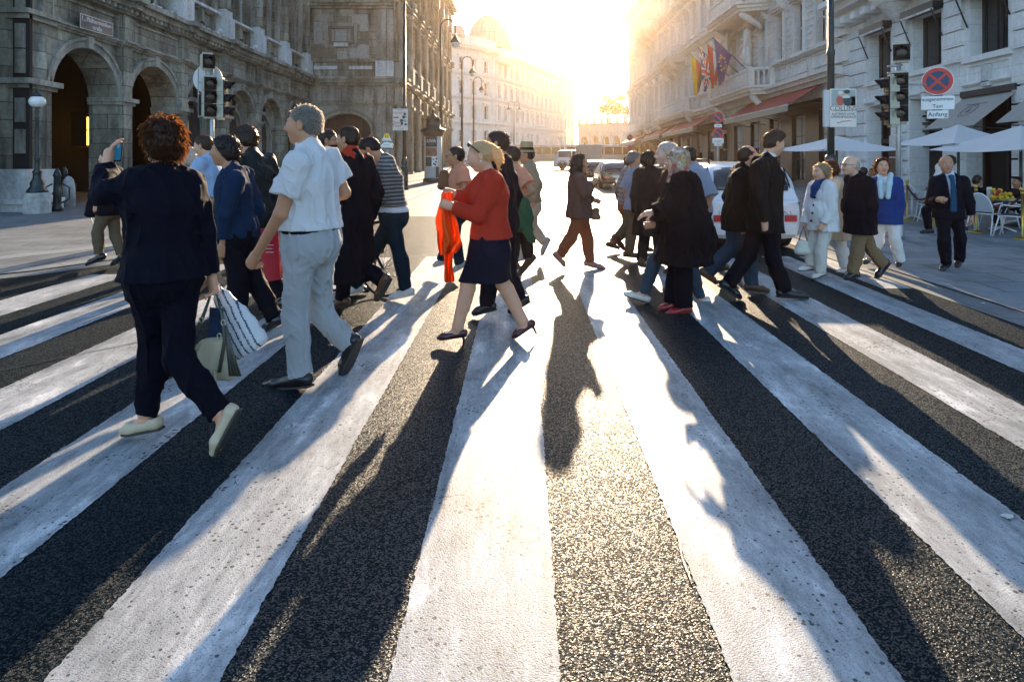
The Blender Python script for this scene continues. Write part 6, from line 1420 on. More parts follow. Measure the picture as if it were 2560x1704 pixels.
    def body(s, hands=True, sleeve=1., legskin=False, hand_opts=None, beard=None, brow=True):
        S = s.S; f, l, u = s.head_frame(); c = s.J['hd']; h = .240 * S ** .6; s.hh = h; s.hf = (f, l, u, c, h); nk = s.J['nk']
        P3 = lambda a, b_, c_: c + f * a * h + l * b_ * h + u * c_ * h
        P = s.torso(-.016) + s.legs(-.012) + s.arms(0. if sleeve < 1 else -.010)
        if legskin: P += [cone(s.J['k' + q], s.J['a' + q], .054 * S, .036 * S, .03) for q in 'NF'] + [cone(s.J['h' + q], s.J['k' + q], .088 * S, .055 * S, .03) for q in 'NF'] + [cone(s.J['k' + q] + (s.J['a' + q] - s.J['k' + q]) * .12 - s.F * .016, s.J['k' + q] + (s.J['a' + q] - s.J['k' + q]) * .5 - s.F * .012, .056 * S, .044 * S, .03) for q in 'NF']
        for q in 'NF':
            a = s.J['a' + q]; t = s.J['t' + q]; P += [cone(s.J['k' + q], a, .04 * S, .034 * S, .02), cone(a, a + (t - a) * .75, .032 * S, .024 * S, .02)]
        neck = .057 * S if not s.fem else .049 * S
        P += [cone(nk - s.spine * .04, P3(-.12, 0, -.22), neck * 1.12, neck, .04)]
        ax = (f, l, u)
        hd = [ell(P3(-.07, 0, .155), (.415 * h, .335 * h, .355 * h), ax, .02), ell(P3(.10, 0, -.12), (.285 * h, .262 * h, .36 * h), ax, .035), ell(P3(.225, 0, -.40), (.095 * h, .12 * h, .085 * h), ax, .035), ell(P3(-.02, 0, -.22), (.22 * h, .265 * h, .18 * h), ax, .03),
              cone(P3(.335, -.12, .085), P3(.335, .12, .085), .05 * h, .05 * h, .03), cone(P3(.365, 0, .06), P3(.475, 0, -.09), .032 * h, .050 * h, .022), ell(P3(.43, 0, -.115), (.06 * h, .085 * h, .04 * h), ax, .015),
              ell(P3(.355, 0, -.225), (.045 * h, .10 * h, .03 * h), ax, .012), ell(P3(.345, 0, -.275), (.045 * h, .085 * h, .032 * h), ax, .012)]
        for e in (-1, 1):
            hd += [ell(P3(.23, e * .17, -.10), (.12 * h, .10 * h, .12 * h), ax, .03), ell(P3(.395, e * .135, .03), (.075 * h, .075 * h, .055 * h), ax, .02, 's'), ell(P3(.315, e * .135, .03), (.075 * h, .075 * h, .07 * h), ax, .006)]
            eax = (unit(f * .9 + l * e * .5), unit(l * e - f * .4 * 1), u); hd += [ell(P3(-.06, e * .345, -.02), (.085 * h, .032 * h, .145 * h), ax, .012), ell(P3(-.045, e * .39, .0), (.04 * h, .03 * h, .085 * h), ax, .006, 's')]
        P += hd
        if hands:
            for q in 'NF':
                if hands is True or q in hands: P += s.hand(q, **((hand_opts or {}).get(q, {'curl': .55})))
        lip = P3(.40, 0, -.25)
        def paint(C):
            r = C - c; a, b_, z = r @ f / h, r @ l / h, r @ u / h; m = np.zeros(len(C), int); m[(a > .33) & (np.abs(b_) < .095) & (np.abs(z + .25) < .042)] = 1
            if beard: m[(a > .02) & (z < -.17) & ((a < .40) | (np.abs(z + .25) > .05)) & (z > -.56)] = 2
            return m
        s.bodyo = sdf('body', P, s.res, [s.skin, LIPS, beard or LIPS], s.o, paint=paint)
        for e in (-1, 1):
            p = P3(.345, e * .135, .028); mb = MB(); mb.sphere(tuple(p), .055 * h, EYEW, 8, 6); ey = mb.build('eye', None, s.bodyo)
            mb = MB(); mb.sphere(tuple(p + f * .034 * h), .030 * h, IRIS, 8, 6); mb.build('iris', None, ey)
        if brow:
            for e in (-1, 1): mb = MB(); mb.tube([tuple(P3(.385, e * .06, .105)), tuple(P3(.385, e * .14, .135)), tuple(P3(.33, e * .22, .105))], [.012 * h, .018 * h, .008 * h], 5); mb.build('eyebrow', getattr(s, 'browm', HAIR['dark']), s.bodyo)
        return s.bodyo
    def hair(s, style, colour, strands=None, vol=1.):
        f, l, u, c, h = s.hf; P3 = lambda a, b_, c_: c + f * a * h + l * b_ * h + u * c_ * h; ax = (f, l, u); m = HAIR[colour]; v = vol
        n1 = unit(f * .80 - u * .60); cuts = [(P3(.30, 0, .35), n1)]; low = -.30
        P = [ell(P3(-.08, 0, .175), (.438 * h * v, .362 * h * v, .372 * h * v), ax, .02)]
        if style == 'short': P.append(ell(P3(-.22, 0, -.06), (.27 * h, .30 * h, .28 * h), ax, .04)); cuts.append((P3(0, 0, -.30), -u))
        elif style == 'thin': P = [ell(P3(-.10, 0, .13), (.42 * h, .356 * h, .355 * h), ax, .02), ell(P3(-.22, 0, -.06), (.27 * h, .30 * h, .26 * h), ax, .04)]; cuts = [(P3(.16, 0, .30), unit(f * .85 - u * .3)), (P3(0, 0, -.28), -u), (P3(-.05, 0, .36), unit(u * .8 + f * .6))]
        elif style == 'bald': P = [ell(P3(-.10, 0, .10), (.405 * h, .352 * h, .33 * h), ax, .02), ell(P3(-.22, 0, -.06), (.26 * h, .30 * h, .26 * h), ax, .04)]; cuts = [(P3(-.02, 0, 0), unit(f * .9 - u * .1)), (P3(0, 0, -.26), -u), (P3(-.20, 0, .22), unit(u * .8 + f * .55))]
        elif style == 'quiff': P += [ell(P3(.10, 0, .46), (.27 * h, .27 * h, .15 * h), ax, .05), ell(P3(-.22, 0, -.06), (.27 * h, .30 * h, .28 * h), ax, .04)]; cuts.append((P3(0, 0, -.30), -u))
        elif style == 'bob': P = [ell(P3(-.10, 0, .13), (.50 * h * v, .45 * h * v, .46 * h * v), ax, .02), ell(P3(-.20, 0, -.18), (.36 * h * v, .41 * h * v, .30 * h), ax, .06)]; cuts = [(P3(.26, 0, .30), unit(f * .86 - u * .50)), (P3(0, 0, -.44), -u)]
        elif style == 'curly': P = [ell(P3(-.08, 0, .16), (.49 * h * v, .43 * h * v, .45 * h * v), ax, .02), ell(P3(-.20, 0, -.10), (.33 * h, .37 * h, .33 * h), ax, .05)]; cuts.append((P3(0, 0, -.36), -u))
        elif style == 'long': P += [ell(P3(-.20, 0, -.15), (.33 * h, .37 * h, .42 * h), ax, .05), cone(P3(-.22, 0, -.2), P3(-.28, 0, -.95), .27 * h, .20 * h, .06, (l, 1.4))]; hc_ = [(P3(.20, 0, .28), unit(f * .90 - u * .40))]; P = [q_[:7] + (hc_,) + q_[8:] for q_ in P[:2]] + [cone(P3(-.20, 0, -.15), P3(-.30, 0, -.62), .30 * h, .26 * h, .06, (l, 1.25)), cone(P3(-.30, 0, -.6), P3(-.34, 0, -1.0), .25 * h, .14 * h, .06, (l, 1.4))]; cuts = []
        elif style == 'tail': P = [ell(P3(-.088, 0, .165), (.428 * h, .352 * h, .366 * h), ax, .02), ell(P3(-.22, 0, -.02), (.265 * h, .305 * h, .29 * h), ax, .04), ell(P3(-.50, 0, .16), (.10 * h, .08 * h, .10 * h), ax, .03), cone(P3(-.50, 0, .16), P3(-.60, 0, -.02), .085 * h, .125 * h, .04), cone(P3(-.60, 0, -.02), P3(-.60, 0, -.30), .125 * h, .115 * h, .04), cone(P3(-.60, 0, -.30), P3(-.50, 0, -.66), .115 * h, .03 * h, .04)]; n1 = unit(f * .86 - u * .50)
        sc = 26 / max(h, .1) * .23; amp = .016 if style in ('bob', 'curly', 'long') else .004 if style == 'tail' else .008
        if style == 'curly': fold = lambda x, y, z: amp * 1.1 * vnoise(x * 45, y * 45, z * 45) + .012 * vnoise(x * 90, y * 90, z * 90)
        else: fold = lambda x, y, z: amp * vnoise(x * 60, y * 60, z * 24) + amp * .6 * vnoise(x * 130 + 5, y * 130, z * 40)
        if style == 'tail':    # tail hangs free of the hairline cut
            P = [p[:7] + ([(P3(.25, 0, .38), n1), (P3(0, 0, -.30), -u)],) + p[8:] if i_ < 2 else p for i_, p in enumerate(P)]; cuts = []
        o = sdf('hair', P, min(s.res, .0085), m, s.o, cuts, fold)
        # loose strands: real thin blades that catch the back light
        ns = strands if strands is not None else int(min(1500, 4200 / s.d)); r = np.random.default_rng(int(s.px))
        me = o.data; nv_ = len(me.vertices)
        if ns and nv_ > 50:
            co = np.empty(nv_ * 3, f4); me.vertices.foreach_get('co', co); co = co.reshape(-1, 3); no = np.empty(nv_ * 3, f4); me.vertices.foreach_get('normal', no); no = no.reshape(-1, 3)
            w_ = (no @ u > -.3) | (style in ('bob', 'long', 'tail')); pick = r.choice(np.nonzero(w_)[0], ns); V = []; Fc = []
            for i in pick:
                p = co[i].astype(float); nn = no[i].astype(float); t = unit(np.cross(nn, r.normal(size=3))); dn = unit(nn * r.uniform(.3, .9) - u * .5 + t * r.uniform(-.6, .6) - f * .2); L_ = h * r.uniform(.06, .19) * (1. if style in ('bob', 'long') else .55); wd = t * h * .0048; k = len(V)
                V += [p - wd, p + wd, p + dn * L_ * .6 + wd * .7, p + unit(dn - u * .5) * L_]; Fc.append((k, k + 1, k + 2, k + 3))
            q = np_mesh('strand', np.array(V), np.array(Fc), [STRAND[colour]], o); q.name = 'loose_strand'; q.data.polygons.foreach_set('use_smooth', np.zeros(len(Fc), bool)); q['kind'] = 'stuff'
        return o
    # ---------------- clothes
    def fold(s, amp=.006, f1=9., f2=22., seed=0.):
        S = s.S
        def fn(x, y, z):
            wx, wz = x + .05 * vnoise(x * 5 + 9, y * 5, z * 5), z + .06 * vnoise(x * 5, y * 5 + 4, z * 5)
            r1 = 1 - np.abs(2 * vnoise(wx * f1 * 1.5 + seed, y * f1 * 1.5 + 3, wz * f1 * .38)); r2 = 1 - np.abs(2 * vnoise(wx * f2 * .7, y * f2 * .7 + seed, (wz + wx * .8) * f2 * .55))
            return -amp * S * (1.5 * (r1 * r1 * r1 - .35) + .75 * (r2 * r2 * r2 * r2 - .25))
        return fn
    def top(s, name, m, t=.010, sleeve=1., hem=None, flare=0., wide=1., amp=.006, collar=True, hemtilt=0., vneck=False, low=0., thick=1., extra=(), stand=.03, open_back=None):
        J, S = s.J, s.S; hemz = hem if hem is not None else J['hp'][2] + .02
        P = s.torso(t, wide, min(hemz, J['hp'][2]) - .04, flare, low) + s.arms(t + .004, sleeve, thick=thick) + list(extra)
        nk = J['nk']; f, l, u, c, h = getattr(s, 'hf', (s.F, s.L, s.U, J['hd'], .23)); nd = unit(c - u * .22 * h - nk)
        if collar: P.append(cone(nk - nd * .02, nk + nd * stand * S, .068 * S + t, .066 * S + t * .6, .02, None, [(nk + nd * (stand + .012) * S - s.F * 0, unit(nd + s.F * .35))]))
        cuts = [(V3(J['hp'][0], J['hp'][1], hemz), unit(V3(0, 0, -1) + s.F * hemtilt))]
        if vneck:
            w_ = nk + s.F * .10 * S - V3(0, 0, .02); b_ = J['hp'] + (nk - J['hp']) * vneck + s.F * .19 * S
            P.append(cone(w_ + V3(0, 0, .05), b_, .072 * S, .006, .012, (s.F, 3.), None, 's'))
        return sdf(name, P, s.res, m, s.o, cuts, s.fold(amp, seed=s.px * .01))
    def bottom(s, name, m, t=.008, hem=.055, cut=.93, waist=.10, amp=.006, thigh=1.):
        J = s.J; S = s.S; P = s.legs(t, hem * S, thigh, cut) + s.torso(t * .8)[:2] + [s.torso(t * .8)[4 + (1 if s.fat else 0) + (2 if s.fem else 0)]]
        return sdf(name, P, s.res, m, s.o, [(J['hp'] + (J['nk'] - J['hp']) * waist, s.spine)], s.fold(amp, 11., 26., 2.))
    def skirt(s, name, m, hem, r=.17, wide=1.35, amp=.004, tilt=0.):
        J, S = s.J, s.S; hp = J['hp']; mid = (J['kN'] + J['kF']) / 2; c1 = V3(mid[0] * .6 + hp[0] * .4, mid[1] * .6 + hp[1] * .4, hem)
        P = s.torso(.012)[:2] + [cone(hp + V3(0, 0, .04), hp - V3(0, 0, .14), .135 * S * s.bulk, .15 * S * s.bulk, .05, (s.L, 1.3)), cone(hp - V3(0, 0, .1), c1 - V3(0, 0, .1), .15 * S * s.bulk, r * S, .05, (s.L, wide))] + [cone(J['h' + q], J['k' + q], .10 * S, .085 * S, .06) for q in 'NF']
        return sdf(name, P, s.res, m, s.o, [(c1, V3(0, 0, -1)), (hp + (J["nk"] - hp) * .08, s.spine)], s.fold(amp))
    def shoes(s, kind, colour, size=1.):
        S = s.S * size; m = SHOEM[colour]
        for q in 'NF':
            an, to = s.J['a' + q], s.J['t' + q]; d = to - an; v = s.nv if q == 'N' else -s.nv
            lat, ff = getattr(s, 'footL', s.L), getattr(s, 'footF', s.F)
            fw = unit(d - lat * (d @ lat)); up = np.cross(fw, lat); up = unit(up)
            if up @ (ff + V3(0, 0, 1.)) < 0: up = -up
            # sole line runs from under the heel to the toe
            heel = an - up * .062 * S - fw * .035 * S; toe = to; sl = unit(toe - heel); up = unit(up - sl * (up @ sl)); L_ = np.linalg.norm(toe - heel); ball = heel + sl * L_ * .68
            lift = {'heel': .055}.get(kind, .012)
            P = [cone(heel + up * .030 * S, ball + up * .022 * S, .034 * S, .036 * S, .02, (lat, 1.10)), cone(ball + up * .022 * S, toe + up * .016 * S - sl * .02 * S, .036 * S, .022 * S if kind != 'heel' else .014 * S, .02, (lat, 1.2))]
            if kind in ('shoe', 'sneaker'): P += [cone(an - up * .012 * S, heel + sl * L_ * .38 + up * .03 * S, .042 * S, .034 * S, .03), cone(heel + up * .04 * S, an + up * .004 * S, .036 * S, .040 * S, .02)]
            cuts = [(heel - up * .004 * S, -up)]
            if kind in ('flat', 'heel'):
                cuts.append((heel + up * .058 * S + sl * .02 * S, up)); P += [cone(heel + up * .03 * S, heel + up * .06 * S, .034 * S, .034 * S, .015), ell(heel + sl * L_ * .36 + up * .065 * S, (.085 * S, .026 * S, .030 * S), (sl, lat, up), .008, 's')]
            o = sdf('shoe', P, min(s.res, .007), m, s.o, cuts)
            mb = MB()
            if kind == 'heel':
                mb.tube([tuple(heel + up * .03 * S + sl * .004), tuple(heel - up * .02 * S + sl * .002), tuple(heel - up * .068 * S + sl * .008)], [.020 * S, .010 * S, .007 * S], 8); mb.build('heel', m, o)
            else:
                w1, w2, w3 = .034 * S, .042 * S, .018 * S; bt = heel - up * .010 * S; v_ = []
                for z_ in (0., .012 * S):
                    for p_, w_ in ((bt - sl * .03 * S, w1 * .7), (bt + sl * L_ * .2, w1), (bt + sl * L_ * .7, w2), (bt + sl * (L_ - .01), w3)): v_ += [p_ + lat * w_ + up * z_, p_ - lat * w_ + up * z_]
                f_ = []
                for j in range(3): a_ = j * 2; f_ += [(a_, a_ + 2, a_ + 3, a_ + 1), (8 + a_, 8 + a_ + 1, 8 + a_ + 3, 8 + a_ + 2), (a_, 8 + a_, 8 + a_ + 2, a_ + 2), (a_ + 1, a_ + 3, 8 + a_ + 3, 8 + a_ + 1)]
                f_ += [(0, 1, 9, 8), (6, 14, 15, 7)]
                mb.add([tuple(p) for p in v_], f_); mb.build('sole', SHOEM['white'] if kind == 'sneaker' else M_SOLE, o)
    def glasses(s, dark=False):
        f, l, u, c, h = s.hf; P3 = lambda a, b_, c_: tuple(c + f * a * h + l * b_ * h + u * c_ * h); mb = MB()
        for e in (-1, 1):
            mb.tube([P3(.425, e * (.135 + .095 * math.cos(a)), .03 + .075 * math.sin(a)) for a in [6.2832 * k / 14 for k in range(15)]], .011 * h, 5)
            mb.tube([P3(.42, e * .225, .05), P3(.2, e * .345, .05), P3(-.06, e * .36, .04)], .010 * h, 5)
        mb.tube([P3(.43, -.045, .04), P3(.44, 0, .05), P3(.43, .045, .04)], .010 * h, 5); g = mb.build('glasses', M_GLS, s.o)
        if dark:
            for e in (-1, 1): mb = MB(); mb.add([P3(.428, e * (.135 + .10 * math.cos(a)), .03 + .08 * math.sin(a)) for a in [6.2832 * k / 14 for k in range(14)]], [tuple(range(14))]); mb.build('lens', M_SUNG, g)
    def pt(s, key): return s.J[key] + s.root

# ================================================================ THE PEDESTRIANS
def zat(py, d): return CAMH - (py - HY) / FPX * d
NAVYBLK = (.005, .006, .016)
C_NAVYJ, C_NAVYT = cloth('midnight', (.0018, .002, .008), .8, .1), cloth('midnight_trousers', (.0015, .0017, .007), .85, .1)
C_WHITE = cloth('white_knit', (.64, .65, .67), .9, .05, .18); C_GREYT = cloth('pale_grey_cotton', (.30, .32, .34), .88, .08)
C_BLUESW, C_BLACK = cloth('navy_knit', (.006, .020, .052), .9, .2), cloth('black', (.0028, .0028, .007), .8, .15)
C_GREENJ = cloth('black_green', (.010, .015, .015), .5, .3); C_LBLUE = cloth('light_blue', (.30, .42, .60), .9, .08, .1); C_KHAKI = cloth('khaki', (.26, .20, .13), .9, .12)
C_JEAN, C_JEAN2 = cloth('dark_denim', (.004, .018, .032), .85, .25), cloth('blue_denim', (.030, .055, .085), .85, .3); C_OLIVE = cloth('olive_brown', (.11, .085, .055), .9, .15)
C_BROWN, C_RUST, C_DKBR = cloth('brown_wool', (.12, .062, .045), .9, .15), cloth('rust_cotton', (.26, .085, .04), .9, .15), cloth('dark_brown', (.022, .014, .013), .9, .2)
C_RED = cloth('red_wool', (.37, .030, .016), .9, .08); C_PEACH = cloth('peach', (.72, .34, .21), .9, .08, .35); C_SAND = cloth('sand_shirt', (.30, .225, .145), .9, .12, .1); C_BEIGE = cloth('beige', (.44, .38, .29), .9, .1)
C_GRBL = cloth('grey_blue_shirt', (.27, .30, .37), .9, .1, .12); C_MAROON = cloth('dark_maroon', (.028, .009, .012), .9, .2); C_ROBE = cloth('black_robe', (.005, .004, .006), .92, .25); C_CREAM = cloth('cream', (.58, .55, .49), .9, .06, .06); C_OFFW = cloth('off_white', (.62, .61, .60), .9, .05)
C_BLAZER = cloth('royal_blue', (.012, .040, .17), .85, .1); C_SUIT = cloth('charcoal_navy', (.0028, .0032, .009), .8, .15); C_SUIT2 = cloth('black_suit', (.0045, .005, .0065), .8, .15); C_TIE = cloth('teal_tie', (.012, .055, .11), .6, .15); C_SHIRT = cloth('pale_blue_shirt', (.50, .58, .72), .85, .04); C_SCARLET = cloth('scarlet_scarf', (.45, .045, .02), .9, .1, .2)
C_GREEN = cloth('green_jacket', (.035, .105, .055), .9, .2, .15); C_BLUESC = cloth('blue_scarf', (.010, .035, .12), .8, .2); C_TEALSC = cloth('pale_teal_scarf', (.40, .55, .60), .8, .15)
def striped(name, a, b, scale, axis=2, plaid=None):
    m, n, l, bs = nodes_of('cloth_' + name, .9); tc = N(n, 'TexCoord'); sp = N(n, 'SeparateXYZ'); l.new(tc.outputs['Object'], sp.inputs[0]); wz = N(n, 'TexNoise', Scale=9., Detail=2.); l.new(tc.outputs['Object'], wz.inputs['Vector'])
    def line(o, th): return math_(n, l, 'GREATER_THAN', math_(n, l, 'FRACT', math_(n, l, 'ADD', math_(n, l, 'MULTIPLY', o, scale), math_(n, l, 'MULTIPLY', wz.outputs['Fac'], .35))), th)
    c = mixc(n, l, line(sp.outputs[axis], .62), a, b)
    if plaid: c = mixc(n, l, math_(n, l, 'MULTIPLY', line(sp.outputs[0], .7), .6), c, plaid)
    l.new(c, bs.inputs['Base Color']); return m
C_STRIPE = striped('striped_knit', (.055, .055, .055), (.25, .235, .21), 26.); C_PLAID = striped('plaid', (.26, .21, .18), (.17, .12, .105), 15., 2, (.15, .10, .09))
def floral():
    m, n, l, b = nodes_of('cloth_floral', .85); tc = N(n, 'TexCoord'); v = N(n, 'TexVoronoi', Scale=26.); l.new(tc.outputs['Object'], v.inputs['Vector'])
    l.new(ramp(n, l, v.outputs['Color'], [(.15, (.34, .28, .20)), (.4, (.20, .10, .075)), (.52, (.50, .44, .38)), (.7, (.40, .09, .08)), (.85, (.42, .30, .12))]), b.inputs['Base Color']); return m
C_FLOR = floral()

# -- woman photographing with her phone, nearest at the left
P = Person('woman in a dark blazer and trousers seen from behind, holding up a phone', 3.6, 410, 1.72, 127, dict(hp=(410, 685), nk=(412, 430), hd=(402, 352), sN=(350, 452), sF=(468, 456), eN=(262, 486, .10), wN=(266, 420, .24), eF=(506, 580), wF=(528, 688), kN=(388, 870, .12), aN=(366, 1050, .10), tN=(303, 1084, .20), kF=(444, 893, -.14), aF=(560, 1046, -.33), tF=(537, 1142, -.33)), 'fair', fem=True, turn=18, bulk=1.02)
P.o['category'] = 'person'; P.footF, P.footL = V3(-.985, .17, 0), V3(-.17, -.985, 0)
P.body(hand_opts=dict(N=dict(curl=.30, spread=.5, point=V3(.03, .25, 1.)), F=dict(curl=1.2))); P.hair('bob', 'auburn', 1500, .88); P.glasses()
P.top('blazer', C_NAVYJ, .020, 1., hem=.88, flare=.060, wide=1.0, amp=.010, thick=1.12, stand=.012); P.bottom('trousers', C_NAVYT, .010, .056, .91, amp=.009); P.shoes('flat', 'beige', 1.02)
A_ = P
# -- man in the white polo shirt
P = Person('tall grey haired man in a white polo shirt and pale grey trousers', 4.5, 766, 1.855, 152, dict(hp=(776, 600), nk=(774, 377), hd=(757, 313), sN=(742, 408), eN=(702, 534), wN=(641, 636), eF=(860, 482, -.26), wF=(812, 508, -.28), kN=(737, 790), aN=(749, 938), tN=(660, 968), kF=(800, 782, -.14), aF=(873, 862, -.26), tF=(857, 942, -.26)), 'tan', bulk=1.06, fat=.02, turn=24)
P.browm = HAIR['grey']; P.body(sleeve=.5, hand_opts=dict(N=dict(curl=1.15), F=dict(curl=.8))); P.hair('short', 'grey', 1500, .96)
P.top('polo_shirt', C_WHITE, .014, .62, hem=zat(571, 4.5), flare=.012, amp=.0105, thick=1.22, stand=.035); P.bottom('trousers', C_GREYT, .010, .070, .975, amp=.010, waist=.14); P.shoes('shoe', 'black', 1.1)
mb = MB(); c_ = P.J['hp'] + (P.J['nk'] - P.J['hp']) * .125
mb.tube([tuple(c_ + P.F * math.cos(a) * .152 + P.L * math.sin(a) * .195 - V3(0, 0, .0)) for a in [6.2832 * k / 28 for k in range(29)]], .016, 6); mb.build('belt', C_BLACK, P.o)
# -- young man in the navy sweater
P = Person('dark haired young man in a plain navy sweater and black trousers', 5.6, 592, 1.68, 168, dict(hp=(592, 580), nk=(580, 424), hd=(560, 378), sN=(588, 450), eN=(566, 536), wN=(556, 612), kN=(592, 690), aN=(600, 812), tN=(566, 838), kF=(640, 706), aF=(688, 798), tF=(650, 836)), 'olive', turn=12)
P.body(hands='N'); P.hair('curly', 'black', 420, .95); P.top('sweater', C_BLUESW, .016, 1., hem=zat(592, 5.6), amp=.009, thick=1.15, stand=.012); P.bottom('trousers', C_BLACK, .014, .066, .97); P.shoes('shoe', 'black')
# -- man in dark jacket beyond him
P = Person('man in a black leather jacket walking away behind the navy sweater', 6.4, 642, 1.77, 142, dict(hd=(611, 348), nk=(628, 394), hp=(642, 542)), 'tan', turn=22)
P.body(hands='N'); P.hair('curly', 'dark', 400, .93); P.top('jacket', C_GREENJ, .024, 1., hem=zat(606, 6.4), amp=.012, thick=1.2); P.bottom('trousers', C_BLACK, .012, .066); P.shoes('shoe', 'black')
D_ = P
# -- light blue polo, white-haired passer, brown trousers
P = Person('man in a light blue polo shirt and khaki trousers, looking down', 8.1, 522, 1.735, 176, dict(hd=(507, 365), nk=(520, 396), hp=(524, 512)), 'fair', head=10, fat=.02, res=.010)
P.body(sleeve=.5, hands='N'); P.hair('short', 'brown', 300); P.top('polo_shirt', C_LBLUE, .014, .6, hem=zat(492, 8.1), thick=1.2); P.bottom('trousers', C_KHAKI, .012, .070); P.shoes('shoe', 'brown')
P = Person('white haired person mostly hidden behind the woman with the phone', 8.7, 474, 1.60, 165, dict(hd=(471, 394)), 'pale', fem=True, res=.0115)
P.body(hands=False); P.hair('bob', 'white', 250); P.top('jacket', C_SAND, .02, 1.); P.bottom('trousers', C_OLIVE, .012, .066); P.shoes('shoe', 'brown')
P = Person('person in a black jacket and cropped brown trousers on the left pavement', 8.95, 266, 1.56, 180, dict(hd=(268, 396), nk=(276, 422), hp=(272, 522), eN=(246, 470), wN=(241, 510), kN=(243, 582), aN=(248, 641), tN=(214, 664), kF=(288, 590), aF=(304, 640), tF=(278, 664)), 'fair', res=.0095)
P.body(hands='N'); P.hair('short', 'black', 200); P.top('jacket', C_BLACK, .024, 1., hem=zat(538, 8.95), thick=1.15); P.bottom('trousers', C_OLIVE, .012, .058, .90); P.shoes('shoe', 'black', 1.12)
F_ = P
# -- bearded man, man in long coat, texter
P = Person('bearded man with glasses looking to the right behind the white polo', 7.4, 812, 1.77, 8, dict(hd=(822, 353), nk=(812, 388)), 'olive')
P.body(hands=False, beard=HAIR['black']); P.hair('short', 'dark', 300); P.glasses(); P.top('jacket', C_BLACK, .018, 1.); P.bottom('trousers', C_BLACK, .012, .066); P.shoes('shoe', 'black')
P = Person('dark haired passer-by glimpsed between the long coat and the striped sweater', 9.6, 895, 1.64, 175, dict(hd=(893, 366)), 'tan', res=.012)
P.body(hands=False); P.hair('short', 'brown', 150); P.top('shirt', C_SAND, .014, 1.); P.bottom('trousers', C_OLIVE, .012, .066); P.shoes('shoe', 'brown')
P = Person('man in a long dark coat with a red scarf, seen from behind', 6.63, 872, 1.76, 148, dict(hd=(868, 349), nk=(882, 394), hp=(878, 540), kN=(864, 664), aN=(854, 750), tN=(816, 773), kF=(912, 668, -.05), aF=(957, 702, -.05), tF=(941, 754, -.05), wN=(838, 540), eN=(848, 480)), 'tan', turn=15)
P.body(hands=False); P.hair('short', 'dark', 420); P.top('coat', C_BLACK, .030, 1., hem=zat(700, 6.63), flare=.075, thick=1.25, amp=.010, low=-.02); P.bottom('trousers', C_NAVYT, .012, .064, .97); P.shoes('shoe', 'brown', 1.06)
nk, c = P.J['nk'], P.J['hd']; sdf('scarf', [cone(nk - V3(0, 0, .01) - P.L * .10, nk - V3(0, 0, .01) + P.L * .10, .060, .060, .03, (P.F, 1.3)), cone(nk + V3(0, 0, .02), nk + V3(0, 0, .055) + P.F * .01, .088, .075, .03), cone(nk + P.F * .10, nk + P.F * .16 - V3(0, 0, .2), .05, .03, .03)], .008, C_SCARLET, P.o, fold=P.fold(.012))
P = Person('man in a grey striped sweater and dark jeans bent over his phone', 7.12, 978, 1.76, 172, dict(hd=(925, 375), nk=(964, 404), hp=(982, 538), sN=(962, 424), sF=(958, 422), eN=(957, 490), wN=(933, 492), eF=(950, 478), wF=(934, 486), kN=(1000, 640), aN=(1014, 726), tN=(972, 748), kF=(922, 648), aF=(887, 720), tF=(866, 737)), 'tan', head=42)
P.body(hand_opts=dict(N=dict(curl=.7), F=dict(curl=.7))); P.hair('short', 'black', 420); P.top('sweater', C_STRIPE, .020, 1., hem=zat(514, 7.12), amp=.009, thick=1.18); P.bottom('jeans', C_JEAN, .010, .058, .96); P.shoes('sneaker', 'white', 1.02)
sdf('shirt_hem', [p for p in P.torso(.018)[:2]] + [P.torso(.018)[4]], .010, C_OFFW, P.o, [(V3(*P.J['hp'][:2], zat(516, 7.12)), V3(0, 0, 1)), (V3(*P.J['hp'][:2], zat(530, 7.12)), V3(0, 0, -1))])
J_ = P
# -- woman in red with the orange scarf
P = Person('blonde woman in a red jacket and navy skirt folding an orange scarf', 5.53, 1222, 1.62, 180, dict(hd=(1199, 391), nk=(1226, 432), hp=(1224, 598), sN=(1232, 452), sF=(1212, 450), eN=(1196, 540), wN=(1132, 517), eF=(1168, 494), wF=(1138, 486), kN=(1170, 708), aN=(1142, 828), tN=(1090, 850), kF=(1258, 712), aF=(1312, 812), tF=(1280, 849)), 'fair', fem=True, head=17, bulk=1.13)
P.browm = HAIR['ash']; P.body(legskin=True, hand_opts={'N': dict(curl=.95), 'F': dict(curl=.95)}); P.hair('tail', 'blonde', 380, .95); P.top('jacket', C_RED, .016, 1., hem=zat(594, 5.53), flare=.022, amp=.008, thick=1.2, collar=False); P.skirt('skirt', cloth('navy_skirt', (.006, .007, .018), .85), zat(700, 5.53), .185, 1.3); P.shoes('heel', 'plum', 1.02)
f, l, u, c, h = P.hf; mb = MB(); mb.tube([tuple(c + f * a * h + l * b * h + u * z * h) for a, b, z in ((-.05, -.39, .12), (.10, -.37, .36), (.20, -.2, .50), (.22, 0, .535), (.20, .2, .50), (.10, .37, .36), (-.05, .39, .12))], .007, 6); 
for e in (-1, 1): mb.sphere(tuple(c + f * .24 * h + l * e * .15 * h + u * .50 * h), (.012, .026, .020), None, 8, 6)
mb.build('sunglasses', M_SUNG, P.o)
mb = MB(); mb.sphere(tuple(c - f * .02 * h + l * .36 * h - u * .17 * h), .008, None, 8, 6); mb.build('earring', M_WHT, P.o)
L_ = P
P = Person('man in a dark suit walking just behind the woman in red', 6.38, 1250, 1.70, 172, dict(hd=(1240, 361), nk=(1256, 402), kN=(1226, 690), aN=(1216, 764), tN=(1180, 787), kF=(1274, 696), aF=(1300, 752), tF=(1272, 784), eN=(1268, 480), wN=(1262, 560)), 'tan')
